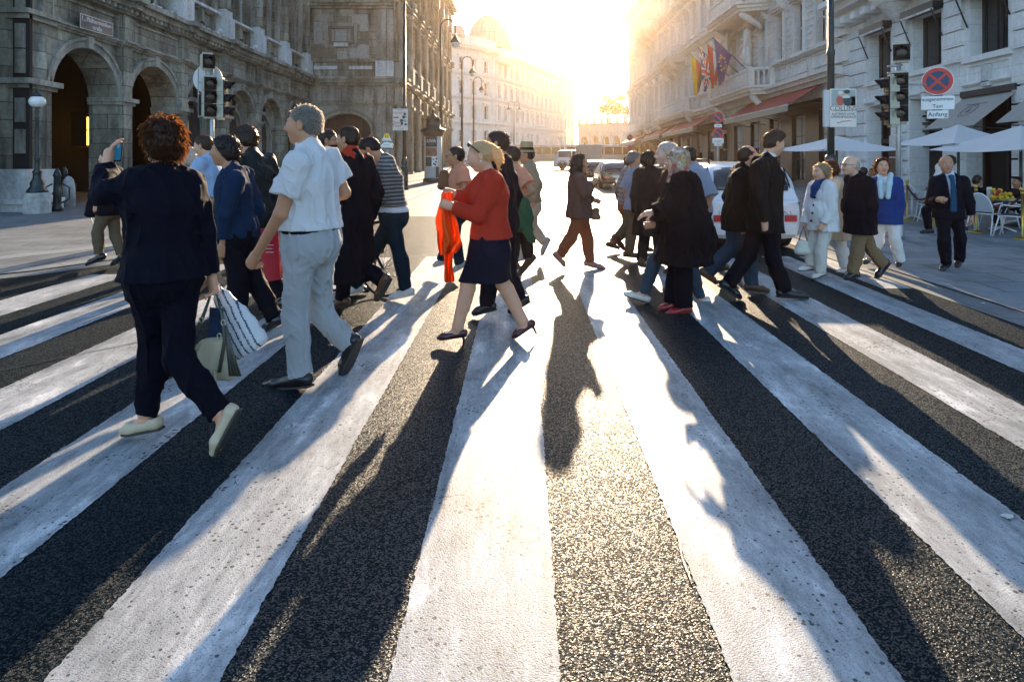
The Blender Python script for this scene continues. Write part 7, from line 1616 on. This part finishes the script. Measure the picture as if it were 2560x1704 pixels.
P.body(hands=False); P.hair('short', 'dark', 350); P.top('suit_jacket', C_SUIT, .022, 1., hem=zat(606, 6.38), thick=1.2, stand=.012); P.bottom('trousers', C_SUIT, .016, .074, .98); P.shoes('shoe', 'black', 1.05)
# -- group beyond her
P = Person('young man in a peach T-shirt with a green jacket knotted at his waist', 8.2, 1291, 1.615, 160, dict(hd=(1276, 391), nk=(1287, 420), hp=(1292, 525), sN=(1303, 434), eN=(1330, 478), wN=(1304, 497), kF=(1312, 590), aF=(1322, 646), tF=(1296, 692), kN=(1284, 598), aN=(1280, 664), tN=(1256, 684)), 'olive', turn=10, res=.0095)
P.body(sleeve=.5, hands='N'); P.hair('short', 'black', 350, 1.03); P.top('t_shirt', C_PEACH, .016, .62, hem=zat(505, 8.2), thick=1.25, stand=.01); P.bottom('trousers', C_DKBR, .016, .072, .96); P.shoes('shoe', 'brown', 1.1)
q = lambda x, y, dv=0.: V3(*at(x, y, 8.2 - .22 + dv)) - P.root
sdf('knotted_jacket', chain([q(1276, 500), q(1304, 512), q(1316, 545), q(1314, 560), q(1330, 600)], [.055, .085, .075, .055, .045], .03) + [cone(q(1300, 505), q(1298, 566), .07, .06, .04)], .009, C_GREEN, P.o, fold=P.fold(.014, 14))
P = Person('man in a straw hat, sand coloured shirt and beige trousers, one heel raised', 9.4, 1322, 1.60, 176, dict(hd=(1315, 387), nk=(1323, 410), hp=(1326, 515), kF=(1332, 572), aF=(1362, 606), tF=(1356, 640), kN=(1312, 585), aN=(1306, 640), tN=(1284, 654), eN=(1346, 462), wN=(1334, 505)), 'tan', res=.0105, fat=.015)
P.body(hands='N'); P.hair('short', 'dark', 150); P.top('shirt', C_SAND, .018, 1., hem=zat(506, 9.4), thick=1.2); P.bottom('trousers', C_BEIGE, .014, .070, .96); P.shoes('shoe', 'sport', 1.08)
f, l, u, c, h = P.hf; M_STRAW = mat('straw', (.42, .30, .15), .8, vary=(30, .2), trans=.2); mb = MB(); hc = c - f * .05 * h + u * .25 * h
mb.lathe([(.30 * h * 2.2, -.02), (.62 * h, -.012), (.40 * h, .008), (.385 * h, .10), (.34 * h, .125), (.16 * h, .118), (.005, .122)], tuple(hc), 24, M_STRAW); ht = mb.build('straw_hat', None, P.o); mb = MB(); mb.lathe([(.403 * h, .010), (.398 * h, .045)], tuple(hc), 24); mb.build('hat_band', C_BLACK, ht)
P = Person('young man with glasses in a pale peach T-shirt, left of the woman in red', 8.4, 1138, 1.60, 180, dict(hd=(1138, 391), nk=(1147, 416), hp=(1140, 530), sN=(1158, 432), eN=(1162, 474), wN=(1134, 492), kN=(1136, 600), aN=(1150, 660), tN=(1132, 681), kF=(1118, 598), aF=(1104, 652), tF=(1082, 667)), 'olive', res=.0095)
P.body(sleeve=.5, hands='N'); P.hair('short', 'black', 300); P.glasses(); P.top('t_shirt', C_PEACH, .018, .62, hem=zat(538, 8.4), thick=1.25, stand=.012); P.bottom('jeans', C_JEAN, .014, .07, .97); P.shoes('sneaker', 'sport', 1.05)
Pp = P
# -- woman alone in the light
P = Person('long haired woman in sunglasses and brown jacket walking alone in the sun', 8.85, 1448, 1.485, 4, dict(hd=(1451, 408), nk=(1443, 434), hp=(1450, 528), sN=(1446, 447), eN=(1464, 484), wN=(1481, 460), wF=(1484, 500), kN=(1427, 597), aN=(1398, 640), tN=(1412, 668), kF=(1470, 600), aF=(1475, 655), tF=(1514, 674)), 'tan', fem=True, bulk=1.1, res=.0085)
P.body(hand_opts=dict(N=dict(curl=1.0), F=dict(curl=1.0))); P.hair('long', 'brown', 800); P.glasses(True); P.top('jacket', C_BROWN, .024, 1., hem=zat(545, 8.85), flare=.045, thick=1.25, amp=.010); P.bottom('trousers', C_RUST, .018, .066, .96, amp=.010); P.shoes('shoe', 'pink', 1.1)
K_ = P
# -- pair and dark coat, right of her
P = Person('grey haired man in a loose grey blue shirt and brown trousers', 9.7, 1588, 1.54, 14, dict(hd=(1586, 399), nk=(1590, 424), hp=(1588, 522), kN=(1580, 580), aN=(1572, 632), tN=(1602, 644), kF=(1562, 575), aF=(1544, 594), tF=(1560, 626), eN=(1602, 468), wN=(1604, 520)), 'tan', res=.0105)
P.browm = HAIR['grey']; P.body(sleeve=.8, hands='N'); P.hair('short', 'grey', 220); P.top('shirt', C_GRBL, .02, .9, hem=zat(524, 9.7), thick=1.25); P.bottom('trousers', C_OLIVE, .016, .072, .98); P.shoes('shoe', 'brown', 1.1)
P = Person('man in a plaid shirt partly hidden behind the grey blue shirt', 10.4, 1570, 1.47, 10, dict(hd=(1578, 404), nk=(1570, 427), hp=(1568, 515)), 'tan', res=.012)
P.body(hands='N'); P.hair('short', 'dark', 120); P.top('shirt', C_PLAID, .018, 1., hem=zat(510, 10.4), thick=1.2); P.bottom('trousers', C_RUST, .014, .07); P.shoes('shoe', 'brown')
P = Person('person with a dark head in a long brown coat walking away', 8.9, 1626, 1.585, 68, dict(hd=(1621, 399), nk=(1627, 428)), 'brown', res=.0105)
P.body(hands=False); P.hair('bob', 'dark', 260, .88); P.top('coat', C_DKBR, .03, 1., hem=zat(588, 8.9), flare=.06, thick=1.25); P.bottom('trousers', C_DKBR, .014, .07); P.shoes('shoe', 'brown')
# -- headscarf group
P = Person('woman in a flowered headscarf and long black robe with her hand held out', 6.6, 1706, 1.575, 180, dict(hd=(1690, 404), nk=(1708, 446), hp=(1708, 570), sN=(1712, 460), eN=(1676, 520), wN=(1634, 530), eF=(1672, 560), wF=(1636, 562), kN=(1706, 668), aN=(1710, 768), tN=(1664, 788), kF=(1690, 664), aF=(1680, 760), tF=(1644, 776)), 'fair', fem=True, bulk=1.12)
P.body(hand_opts=dict(N=dict(curl=.22, roll=1.2), F=dict(curl=.7))); f, l, u, c, h = P.hf; Q3 = lambda a, b, z: c + f * a * h + l * b * h + u * z * h; ax = (f, l, u)
sdf('headscarf', [ell(Q3(-.09, 0, .13), (.50 * h, .43 * h, .45 * h), ax, .03), ell(Q3(-.16, 0, -.28), (.38 * h, .37 * h, .36 * h), ax, .06), cone(Q3(-.05, 0, -.45), Q3(.18, .1, -.85), .30 * h, .16 * h, .06), cone(Q3(.12, .1, -.72), Q3(.30, .2, -1.25), .17 * h, .09 * h, .05), ell(Q3(.42, 0, -.06), (.26 * h, .235 * h, .36 * h), ax, .02, 's')], .0075, C_FLOR, P.o, fold=P.fold(.012, 14, 34))
P.top('robe', C_ROBE, .046, 1., hem=zat(655, 6.6), flare=.115, wide=1.0, thick=1.5, amp=.016, extra=[cone(P.J['nk'] + V3(-.02, -.05, -.05), P.J['hp'] + V3(.03, -.12, .0), .10, .22, .08), cone(P.J['nk'] + V3(.06, .05, -.08), P.J['hp'] + V3(.14, .08, -.12), .10, .20, .08)]); P.bottom('trousers', C_NAVYT, .026, .092, .97); P.shoes('shoe', 'red', .98)
P = Person('white haired woman in a dark maroon coat and blue jeans behind the headscarf', 7.0, 1704, 1.61, 180, dict(hd=(1664, 386), nk=(1686, 426), hp=(1700, 560), kN=(1634, 655), aN=(1608, 738), tN=(1558, 736), kF=(1724, 660), aF=(1754, 750), tF=(1730, 769)), 'pale', fem=True)
P.browm = HAIR['white']; P.body(hands=False); P.hair('short', 'white', 350, 1.04); P.top('coat', C_MAROON, .034, 1., hem=zat(650, 7.0), flare=.13, thick=1.3, amp=.012); P.bottom('jeans', C_JEAN2, .008, .054, .93); P.shoes('flat', 'white', 1.05)
P = Person('dark haired man in a pale blue grey shirt with rolled sleeves', 8.4, 1750, 1.60, 150, dict(hd=(1717, 391), nk=(1736, 420), hp=(1748, 525), sN=(1756, 436), eN=(1776, 492), wN=(1764, 540)), 'tan', turn=10, res=.0095)
P.body(sleeve=.6, hands='N'); P.hair('short', 'dark', 300); P.top('shirt', C_GRBL, .02, .98, hem=zat(530, 8.4), thick=1.25, amp=.01); P.bottom('trousers', C_JEAN, .014, .07); P.shoes('shoe', 'brown')
# -- the two men in jackets
P = Person('balding man in a dark jacket and jeans striding right', 7.45, 1850, 1.605, 4, dict(hd=(1872, 391), nk=(1860, 421), hp=(1846, 540), sN=(1850, 440), eN=(1848, 508), wN=(1858, 562), kF=(1832, 618), aF=(1768, 682), tF=(1792, 711), kN=(1874, 630), aN=(1878, 712), tN=(1924, 730)), 'fair', fat=.015)
P.body(hand_opts=dict(N=dict(curl=.8), F=dict(curl=.8))); P.hair('thin', 'dark', 350); P.top('jacket', C_SUIT2, .026, 1., hem=zat(576, 7.45), flare=.035, thick=1.2, amp=.009, stand=.02); P.bottom('jeans', C_JEAN2, .016, .072, .97, amp=.010); P.shoes('shoe', 'brown', 1.08)
P = Person('tall young man in a black suit striding right past the taxi', 7.08, 1914, 1.735, 12, dict(hd=(1936, 359), nk=(1922, 398), hp=(1912, 540), sN=(1900, 418), eN=(1900, 492), wN=(1911, 552), kF=(1870, 640), aF=(1820, 712), tF=(1852, 748), kN=(1932, 640), aN=(1962, 727), tN=(2022, 745)), 'fair', head=14)
P.body(hand_opts=dict(N=dict(curl=.95), F=dict(curl=.8))); P.hair('quiff', 'brown', 550); P.top('suit_jacket', C_SUIT2, .026, 1., hem=zat(580, 7.08), flare=.03, thick=1.2, amp=.009, stand=.022); P.bottom('trousers', C_BLACK, .016, .074, .98, amp=.009); P.shoes('shoe', 'black', 1.1)
nk = P.J['nk']; sdf('shirt_collar', [cone(nk + V3(.0, 0, .0), nk + V3(.012, 0, .062), .074, .064, .02)], .007, C_OFFW, P.o, [(nk + V3(.02, 0, .062), unit(V3(.4, 0, 1)))])
# -- group coming from the right
P = Person('short blonde older woman in a white jacket and cream trousers', 8.3, 2048, 1.40, 200, dict(hd=(2051, 431), nk=(2062, 456), hp=(2056, 552), sN=(2074, 470), sF=(2036, 468), eN=(2078, 522), wN=(2058, 560), eF=(2022, 516), wF=(2012, 560), kN=(2050, 630), aN=(2050, 680), tN=(2030, 696), kF=(2026, 625), aF=(2026, 664), tF=(1995, 676)), 'fair', fem=True, bulk=1.1, fat=.02, res=.0085)
P.body(hand_opts=dict(N=dict(curl=.8), F=dict(curl=1.1))); P.hair('bob', 'ash', 400, .93); P.top('jacket', C_OFFW, .024, 1., hem=zat(576, 8.3), flare=.05, thick=1.3, amp=.010); P.bottom('trousers', C_CREAM, .018, .078, .98, amp=.010); P.shoes('flat', 'white', 1.05)
nk = P.J['nk']; sdf('scarf', chain([nk + P.F * .06 + V3(0, 0, .04), nk + P.F * .15 - V3(0, 0, .06), nk + P.F * .19 - V3(0, 0, .16)], [.055, .05, .03], .02), .008, C_BLUESC, P.o)
mb = MB(); 
for k in range(5): mb.sphere(tuple(P.J['hp'] + (nk - P.J['hp']) * (.02 + .2 * k) + P.F * (.20 - .01 * k) + P.L * .03), .014, None, 8, 6)
mb.build('buttons', C_BLACK, P.o)
Y_ = P
P = Person('auburn haired woman in a beige coat close behind the white jacket', 8.8, 2088, 1.42, 182, dict(hd=(2072, 424), nk=(2082, 449), kN=(2104, 630), aN=(2112, 670), tN=(2092, 684)), 'fair', fem=True, res=.010)
P.body(hands=False); P.hair('bob', 'auburn', 450, .93); P.top('coat', C_BEIGE, .026, 1., hem=zat(598, 8.8), flare=.05, thick=1.25); P.bottom('trousers', C_OFFW, .016, .074); P.shoes('flat', 'white', 1.05)
P = Person('bald man with glasses in a black jacket and khaki trousers', 8.22, 2150, 1.50, 182, dict(hd=(2125, 414), nk=(2144, 442), hp=(2150, 545), sN=(2166, 458), eN=(2180, 516), wN=(2168, 566), kN=(2142, 625), aN=(2131, 684), tN=(2110, 699), kF=(2180, 628), aF=(2208, 660), tF=(2189, 699)), 'pale', bulk=1.06, fat=.02, res=.0085, turn=8)
P.browm = HAIR['grey']; P.body(hand_opts=dict(N=dict(curl=.9), F=dict(curl=.9))); P.hair('bald', 'white', 420); P.glasses(); P.top('jacket', C_BLACK, .028, 1., hem=zat(584, 8.22), flare=.045, thick=1.3, amp=.010); P.bottom('trousers', cloth('brown_khaki', (.19, .125, .07), .9), .018, .076, .98, amp=.010); P.shoes('shoe', 'black', 1.12)
P = Person('woman with short auburn hair in a royal blue blazer and white trousers', 9.05, 2218, 1.47, 238, dict(hd=(2206, 416), nk=(2214, 442), hp=(2216, 545), sN=(2242, 456), sF=(2188, 454), eN=(2250, 512), wN=(2242, 556), kN=(2238, 600, .08), aN=(2250, 652, -.05), tN=(2244, 667, .10), kF=(2196, 602, .02), aF=(2172, 646, .05), tF=(2160, 660, .18)), 'fair', fem=True, res=.009, turn=18)
P.body(hands='N'); P.hair('bob', 'auburn', 450, .90); P.top('blazer', C_BLAZER, .022, 1., hem=zat(560, 9.05), flare=.035, thick=1.2, vneck=.42); P.bottom('trousers', C_OFFW, .016, .076, .97, amp=.009); P.shoes('flat', 'black', 1.0)
sdf('blouse', P.torso(.006), .010, C_OFFW, P.o); nk = P.J['nk']
sdf('scarf', [p for e in (-1, 1) for p in chain([nk + P.L * .06 * e + V3(0, 0, .03), nk + P.F * .13 + P.L * .055 * e - V3(0, 0, .08), nk + P.F * .17 + P.L * .04 * e - V3(0, 0, .26)], [.034, .034, .03], .02)], .008, C_TEALSC, P.o)
P = Person('balding man in a dark suit and blue tie walking towards us', 8.85, 2372, 1.505, 258, dict(hd=(2366, 411), nk=(2371, 438), hp=(2372, 528), sN=(2338, 454), sF=(2408, 454), eN=(2326, 506, -.02), wN=(2343, 500, .20), eF=(2424, 506), wF=(2428, 538), kN=(2360, 600, .12), aN=(2366, 661, .02), tN=(2352, 678, .17), kF=(2400, 592, .0), aF=(2398, 650, -.16), tF=(2394, 668, -.02)), 'tan', res=.0085, turn=-8)
P.browm = HAIR['grey']; P.body(hand_opts=dict(N=dict(curl=1.2), F=dict(curl=.7))); P.hair('bald', 'grey', 150); P.top('suit_jacket', C_SUIT, .024, 1., hem=zat(546, 8.85), flare=.02, thick=1.2, vneck=.08, stand=.01); P.bottom('trousers', C_SUIT, .016, .074, .98, amp=.009); P.shoes('shoe', 'black', 1.1)
sdf('shirt', P.torso(.007) + [cone(P.J['nk'], P.J['nk'] + V3(0, 0, .05), .068, .062, .02)], .009, C_SHIRT, P.o, [(P.J['nk'] + V3(0, 0, .06), unit(V3(0, 0, 1) + P.F * .6))])
nk, hp = P.J['nk'], P.J['hp']; at_ = lambda q, o: hp + (nk - hp) * q + P.F * o
sdf('tie', chain([at_(.98, .092), at_(.88, .130), at_(.60, .158), at_(.25, .152), at_(.05, .150)], [.022, .016, .019, .022, .024], .01, (P.L, 1.7)), .0065, C_TIE, P.o)
# -- waiter and seated guests of the café
P = Person('waiter in a white shirt bending over tables behind the suited man', 12.6, 2352, 1.56, 150, dict(hd=(2372, 404), nk=(2352, 418), hp=(2366, 500)), 'tan', res=.0125)
P.body(hands=False); P.hair('short', 'dark', 60); P.top('shirt', C_OFFW, .018, 1., thick=1.25); P.bottom('trousers', C_BLACK, .014, .07); P.shoes('shoe', 'black')
for x, d, y, yaw, lb, m_, hm in ((2440, 13.4, 452, 20, 'guest in black seated at a café table right of the suited man', C_BLACK, 'dark'), (2546, 13.7, 456, 200, 'guest with glasses seated at the right edge of the café', C_DKBR, 'black'), (2160, 16.2, 430, 160, 'far seated guest with dark hair behind the bald man', C_MAROON, 'dark'), (2184, 16.8, 432, 200, 'far seated guest in brown beside the blue blazer', C_DKBR, 'brown')):
    g = lambda z: HY + (CAMH - z) / FPX * d ** -1 * FPX * FPX / 1. if False else HY + (CAMH - z) * FPX / d
    fx = 1 if math.cos(R(yaw)) > 0 else -1; k = FPX / d
    P = Person(lb, d, x, 1.45, yaw, dict(hd=(x + fx * 4, y), nk=(x, y + .155 * k), hp=(x - fx * 3, g(.43)), kN=(x + fx * .36 * k, g(.45)), aN=(x + fx * .36 * k, g(.09)), tN=(x + fx * .50 * k, g(.03)), kF=(x + fx * .36 * k, g(.45)), aF=(x + fx * .38 * k, g(.09)), tF=(x + fx * .52 * k, g(.03)), wN=(x + fx * .30 * k, g(.68)), wF=(x + fx * .30 * k, g(.68))), 'olive', res=.0125)
    P.body(); P.hair('short', hm, 60); P.top('jacket', m_, .018, 1., hem=.40); P.bottom('trousers', C_BLACK, .012, .06); P.shoes('shoe', 'black')
    chair((x - fx * 3 - CX) / FPX * d, d, R(yaw - 90), 'white tube chair under the ' + lb.split(' seated')[0].split(' with')[0].replace('guest', 'guest') + (' in the back row' if d > 15 else ' at the front row') + (' facing left' if fx < 0 else ' facing right'))
for o in list(bpy.data.objects):
    if o.parent is None and o.name.split('.')[0] in ('man', 'woman'): o.name = 'person'
    if o.name.split('.')[0] == 'person': o['category'] = 'person'

# ================================================================ THINGS CARRIED
def carried(name, loc, label, cat): return tag(empty(name, tuple(loc)), label, cat)
# phone in the raised hand
w = A_.pt('wN'); t = carried('phone', w + V3(.045, .03, .085), 'black mobile phone with a blue screen in the raised hand of the nearest woman', 'phone')
mb = MB(lambda a, b, c: (a * .97 + b * .25 + c * .10, b * .97 - a * .25, c)); mb.box((-.028, -.004, -.052), (.028, .004, .052)); mb.build('case', M_BLK, t, .006)
mb = MB(lambda a, b, c: (a * .97 + b * .25 + c * .10, b * .97 - a * .25, c)); mb.box((-.024, -.0058, -.044), (.024, -.0042, .044)); mb.build('screen', mat('phone_screen', (.01, .05, .09), .1, emit=((.01, .10, .20), .22), vary=None), t)
# cream handbag and striped carrier bag in her other hand
w = A_.pt('wF'); hd_ = w + V3(0, .01, -.10)
t = carried('handbag', hd_, 'cream leather handbag with olive straps and a tassel, carried by the nearest woman', 'handbag'); q = lambda x, y, dy=0.: V3(*at(x, y, w[1] + dy)) - V3(*hd_)
M_CRL = mat('cream_leather', (.46, .40, .27), .42, vary=(6, .25), bump=(30, .3, .004)); M_OLL = mat('olive_leather', (.060, .062, .050), .45, vary=(14, .3)); M_GOLDB = mat('bag_metal', (.5, .45, .35), .3, metal=.8, vary=None)
sdf('body', [cone(q(530, 918), q(536, 858), .050, .034, .03, (V3(1, .1, 0), 2.55)), cone(q(496, 924), q(572, 930), .045, .045, .03)], .006, M_CRL, t, fold=lambda x, y, z: .008 * vnoise(x * 18, y * 18, z * 14))
mb = MB()
for dy in (-.045, .045): mb.tube([tuple(q(474, 905, dy)), tuple(q(480, 850, dy)), tuple(q(508, 790, dy * .6)), tuple(q(534, 716, 0)), tuple(q(556, 790, dy * .6)), tuple(q(562, 850, dy)), tuple(q(548, 930, dy * 1.2))], .0105, 8)
mb.build('straps', M_OLL, t)
mb = MB()
for k in range(16): mb.tube([tuple(q(566, 812, -.06)), tuple(q(568 + k * .8, 870, -.065 - .006 * (k % 3))), tuple(q(574 + k * 1.9, 940, -.07 - .012 * (k % 4)))], .0045, 5)
mb.build('tassel', M_OLL, t); mb = MB(); mb.tube([tuple(q(536, 925, -.06)), tuple(q(540, 965, -.06)), tuple(q(545, 1010, -.04)), tuple(q(524, 1004, -.02)), tuple(q(500, 975, 0))], .006, 6); mb.build('shoulder_strap', M_CRL, t)
mb = MB(); 
for x, y in ((503, 800), (558, 806), (548, 840)): mb.tube([tuple(q(x + 5 * math.cos(a), y + 7 * math.sin(a), -.06)) for a in [6.2832 * k / 10 for k in range(11)]], .0035, 5)
mb.build('buckles', M_GOLDB, t)
t = carried('carrier_bag', hd_ + V3(.02, .12, 0), 'white carrier bag with dark stripes hanging behind the cream handbag', 'bag'); q = lambda x, y, dy=0.: V3(*at(x, y, w[1] + .12 + dy)) - V3(*(hd_ + V3(.02, .12, 0)))
M_PLW, M_PLS = mat('bag_plastic', (.60, .62, .66), .4, vary=(10, .08), trans=.2), mat('bag_stripe', (.025, .05, .085), .4, vary=None)
cc = q(600, 840); dx_ = unit(q(640, 880) - q(560, 742)); perp = unit(np.cross(dx_, V3(0, 1, 0)))
sdf('body', [cone(q(556, 742), q(612, 862), .030, .055, .03, (perp, 2.0)), cone(q(580, 800), q(616, 866), .05, .062, .04, (perp, 2.0)), cone(q(542, 716), q(560, 760), .022, .034, .03)], .007, [M_PLW, M_PLS], t, cuts=[(q(622, 884), unit(dx_))], fold=lambda x, y, z: .016 * np.abs(vnoise(x * 20, y * 20, z * 9)) , paint=lambda C: ((np.abs((((C - cc) @ perp) / .034) % 1 - .5) < .13) & (np.abs((C - cc) @ perp) < .10)).astype(int))
t = carried('document', hd_ + V3(-.01, .05, 0), 'folded dark blue leaflet sticking out of the cream handbag', 'leaflet'); q = lambda x, y, dy=0.: V3(*at(x, y, w[1] + .04 + dy)) - V3(*(hd_ + V3(-.01, .05, 0)))
mb = MB(); a_ = [q(524, 768), q(558, 772), q(552, 850), q(520, 846)]; mb.add([tuple(p) for p in a_] + [tuple(p + V3(0, .006, 0)) for p in a_], [(0, 1, 2, 3), (7, 6, 5, 4), (0, 4, 5, 1), (1, 5, 6, 2), (2, 6, 7, 3), (3, 7, 4, 0)]); mb.build('cover', mat('leaflet_blue', (.012, .03, .08), .4, vary=(30, .8)), t)
# red shopping bag
Y_r = 6.05; p0 = V3(*at(672, 560, Y_r)); t = carried('shopping_bag', p0, 'red paper shopping bag between the navy sweater and the white polo', 'bag'); q = lambda x, y, dy=0.: V3(*at(x, y, Y_r + dy)) - p0
mb = MB(); a_ = [q(650, 572), q(700, 566), q(706, 696), q(652, 704)]; mb.add([tuple(p + V3(0, e, 0)) for e in (-.055, .06) for p in a_], [(3, 2, 1, 0), (4, 5, 6, 7), (1, 2, 6, 5), (0, 4, 7, 3), (2, 3, 7, 6)], mat('red_paper', (.42, .012, .03), .35, vary=(5, .2), bump=(9, .2, .01))); mb.build('body', None, t)
mb = MB(); mb.tube([tuple(q(662, 570, -.05)), tuple(q(666, 545, -.03)), tuple(q(676, 535, 0)), tuple(q(688, 545, -.03)), tuple(q(690, 568, -.05))], .006, 6); mb.build('handle', C_BLACK, t)
mb = MB(); [mb.box(tuple(q(664, 612 + k * 9, -.0575)), tuple(q(684 - 3 * (k % 2), 613.2 + k * 9, -.0565))) for k in range(3)]; mb.build('print', M_WHT, t)
# orange scarf in the hands of the woman in red
Y_s = L_.pt('wN')[1] + .06; p0 = V3(*at(1118, 492, Y_s)); t = carried('orange_scarf', p0, 'glowing orange scarf hanging from the hands of the woman in red', 'scarf'); q = lambda x, y, dy=0.: V3(*at(x, y, Y_s + dy)) - p0
M_ORG = mat('orange_silk', (.82, .15, .012), .5, vary=(3, .12), trans=.48)
def drape(L, Rr, depth, seed):
    r = random.Random(seed); nu, nv = 22, 40; v = []
    for j in range(nv + 1):
        s = j / nv * (len(L) - 1); i0 = min(int(s), len(L) - 2); e = s - i0; lx = L[i0][0] + (L[i0 + 1][0] - L[i0][0]) * e; rx = Rr[i0][0] + (Rr[i0 + 1][0] - Rr[i0][0]) * e; ly = L[i0][1] + (L[i0 + 1][1] - L[i0][1]) * e; ry = Rr[i0][1] + (Rr[i0 + 1][1] - Rr[i0][1]) * e
        for i in range(nu + 1):
            a = i / nu; g = .025 + .045 * j / nv
            v.append(tuple(q(lx + (rx - lx) * a + 1.5 * math.sin(j * .3 + a * 9), ly + (ry - ly) * a, depth + g * math.sin(a * 11 + seed + 1.6 * math.sin(j * .16 + a * 2)) + .015 * math.sin(a * 23 - j * .22))))
    return v, [(j * (nu + 1) + i, j * (nu + 1) + i + 1, (j + 1) * (nu + 1) + i + 1, (j + 1) * (nu + 1) + i) for j in range(nv) for i in range(nu)]
mb = MB()
for L, Rr, dp, sd_ in (([(1104, 482), (1096, 520), (1089, 560), (1092, 600), (1101, 638)], [(1132, 480), (1136, 530), (1146, 570), (1156, 610), (1138, 632)], 0., 1), ([(1110, 500), (1108, 560), (1108, 620), (1111, 670), (1113, 706)], [(1130, 500), (1136, 560), (1134, 620), (1133, 670), (1135, 704)], .06, 4)):
    v, f = drape(L, Rr, dp, sd_); mb.add(v, f, M_ORG, True)
o_ = mb.build('cloth', None, t); so = o_.modifiers.new('t', 'SOLIDIFY'); so.thickness = .003
# shoulder bag of the lone woman, white bag, texter's phone, pavement bag, chest bag
def smallbag(name, px, py, Y, wd, hh, m, label, straps, cat='handbag'):
    p0 = V3(*at(px, py, Y)); t = carried(name, p0, label, cat); k = Y / FPX
    sdf('body', [cone(V3(0, 0, -hh * .28), V3(0, 0, hh * .30), wd * .23, wd * .17, .02, (V3(1, 0, 0), 2.1)), cone(V3(-wd * .25, 0, -hh * .33), V3(wd * .25, 0, -hh * .33), wd * .19, wd * .19, .03)], .008, m, t, fold=lambda x, y, z: .006 * vnoise(x * 22, y * 22, z * 22))
    mb = MB(); mb.tube([tuple(V3(*at(x, y, Y + dy)) - p0) for x, y, dy in straps], .006, 6); mb.build('strap', M_OLL, t)
smallbag('shoulder_bag', 1490, 533, 8.72, .125, .18, mat('tan_leather', (.14, .065, .025), .5, vary=(9, .25)), 'brown shoulder bag on the hip of the woman walking alone', [(1484, 520, 0), (1480, 490, 0), (1480, 460, 0), (1466, 436, .05)])
smallbag('handbag', 2006, 617, 8.22, .19, .17, mat('white_leather', (.52, .50, .44), .5, vary=(9, .1)), 'small white handbag hanging low from the white jacketed woman', [(1996, 606, 0), (2002, 584, 0), (2010, 566, 0), (2014, 584, 0), (2018, 606, 0)])
smallbag('shoulder_bag', 1110, 448, 8.32, .16, .30, mat('brown_suede', (.15, .07, .03), .9, vary=(9, .3)), 'brown bag worn on the chest by the young man in glasses', [(1118, 425, 0), (1132, 418, 0), (1150, 420, .1)], 'bag')
smallbag('shoulder_bag', 228, 520, 8.9, .17, .26, C_BLACK, 'black shoulder bag of the person in cropped brown trousers', [(222, 530, 0), (232, 560, 0), (250, 570, 0), (256, 540, .02), (262, 460, .05)], 'bag')
w = J_.pt('wN'); t = carried('phone', V3(*at(921, 478, w[1] - .02)), 'pale phone held by the man in the striped sweater', 'phone'); mb = MB(lambda a, b, c: (a * .5 - c * .86, b, c * .5 + a * .86)); mb.box((-.004, -.03, -.055), (.004, .03, .055)); mb.build('case', M_WHT, t, .004)

# ================================================================ HAZE: volume added for the sun's warm glow and lens glare
m = bpy.data.materials.new('glow_volume'); m.use_nodes = True
n, l = m.node_tree.nodes, m.node_tree.links
n.remove(n['Principled BSDF'])
vol = n.new('ShaderNodeVolumePrincipled')
vol.inputs['Color'].default_value = (1.0, .74, .48, 1)
vol.inputs['Density'].default_value = HAZE
vol.inputs['Anisotropy'].default_value = .90
l.new(vol.outputs[0], n['Material Output'].inputs['Volume'])
mb = MB(); mb.box((-260, -12, -2.0), (280, 420, 34), m)
tag(mb.build('glow_haze', m), kind='stuff')
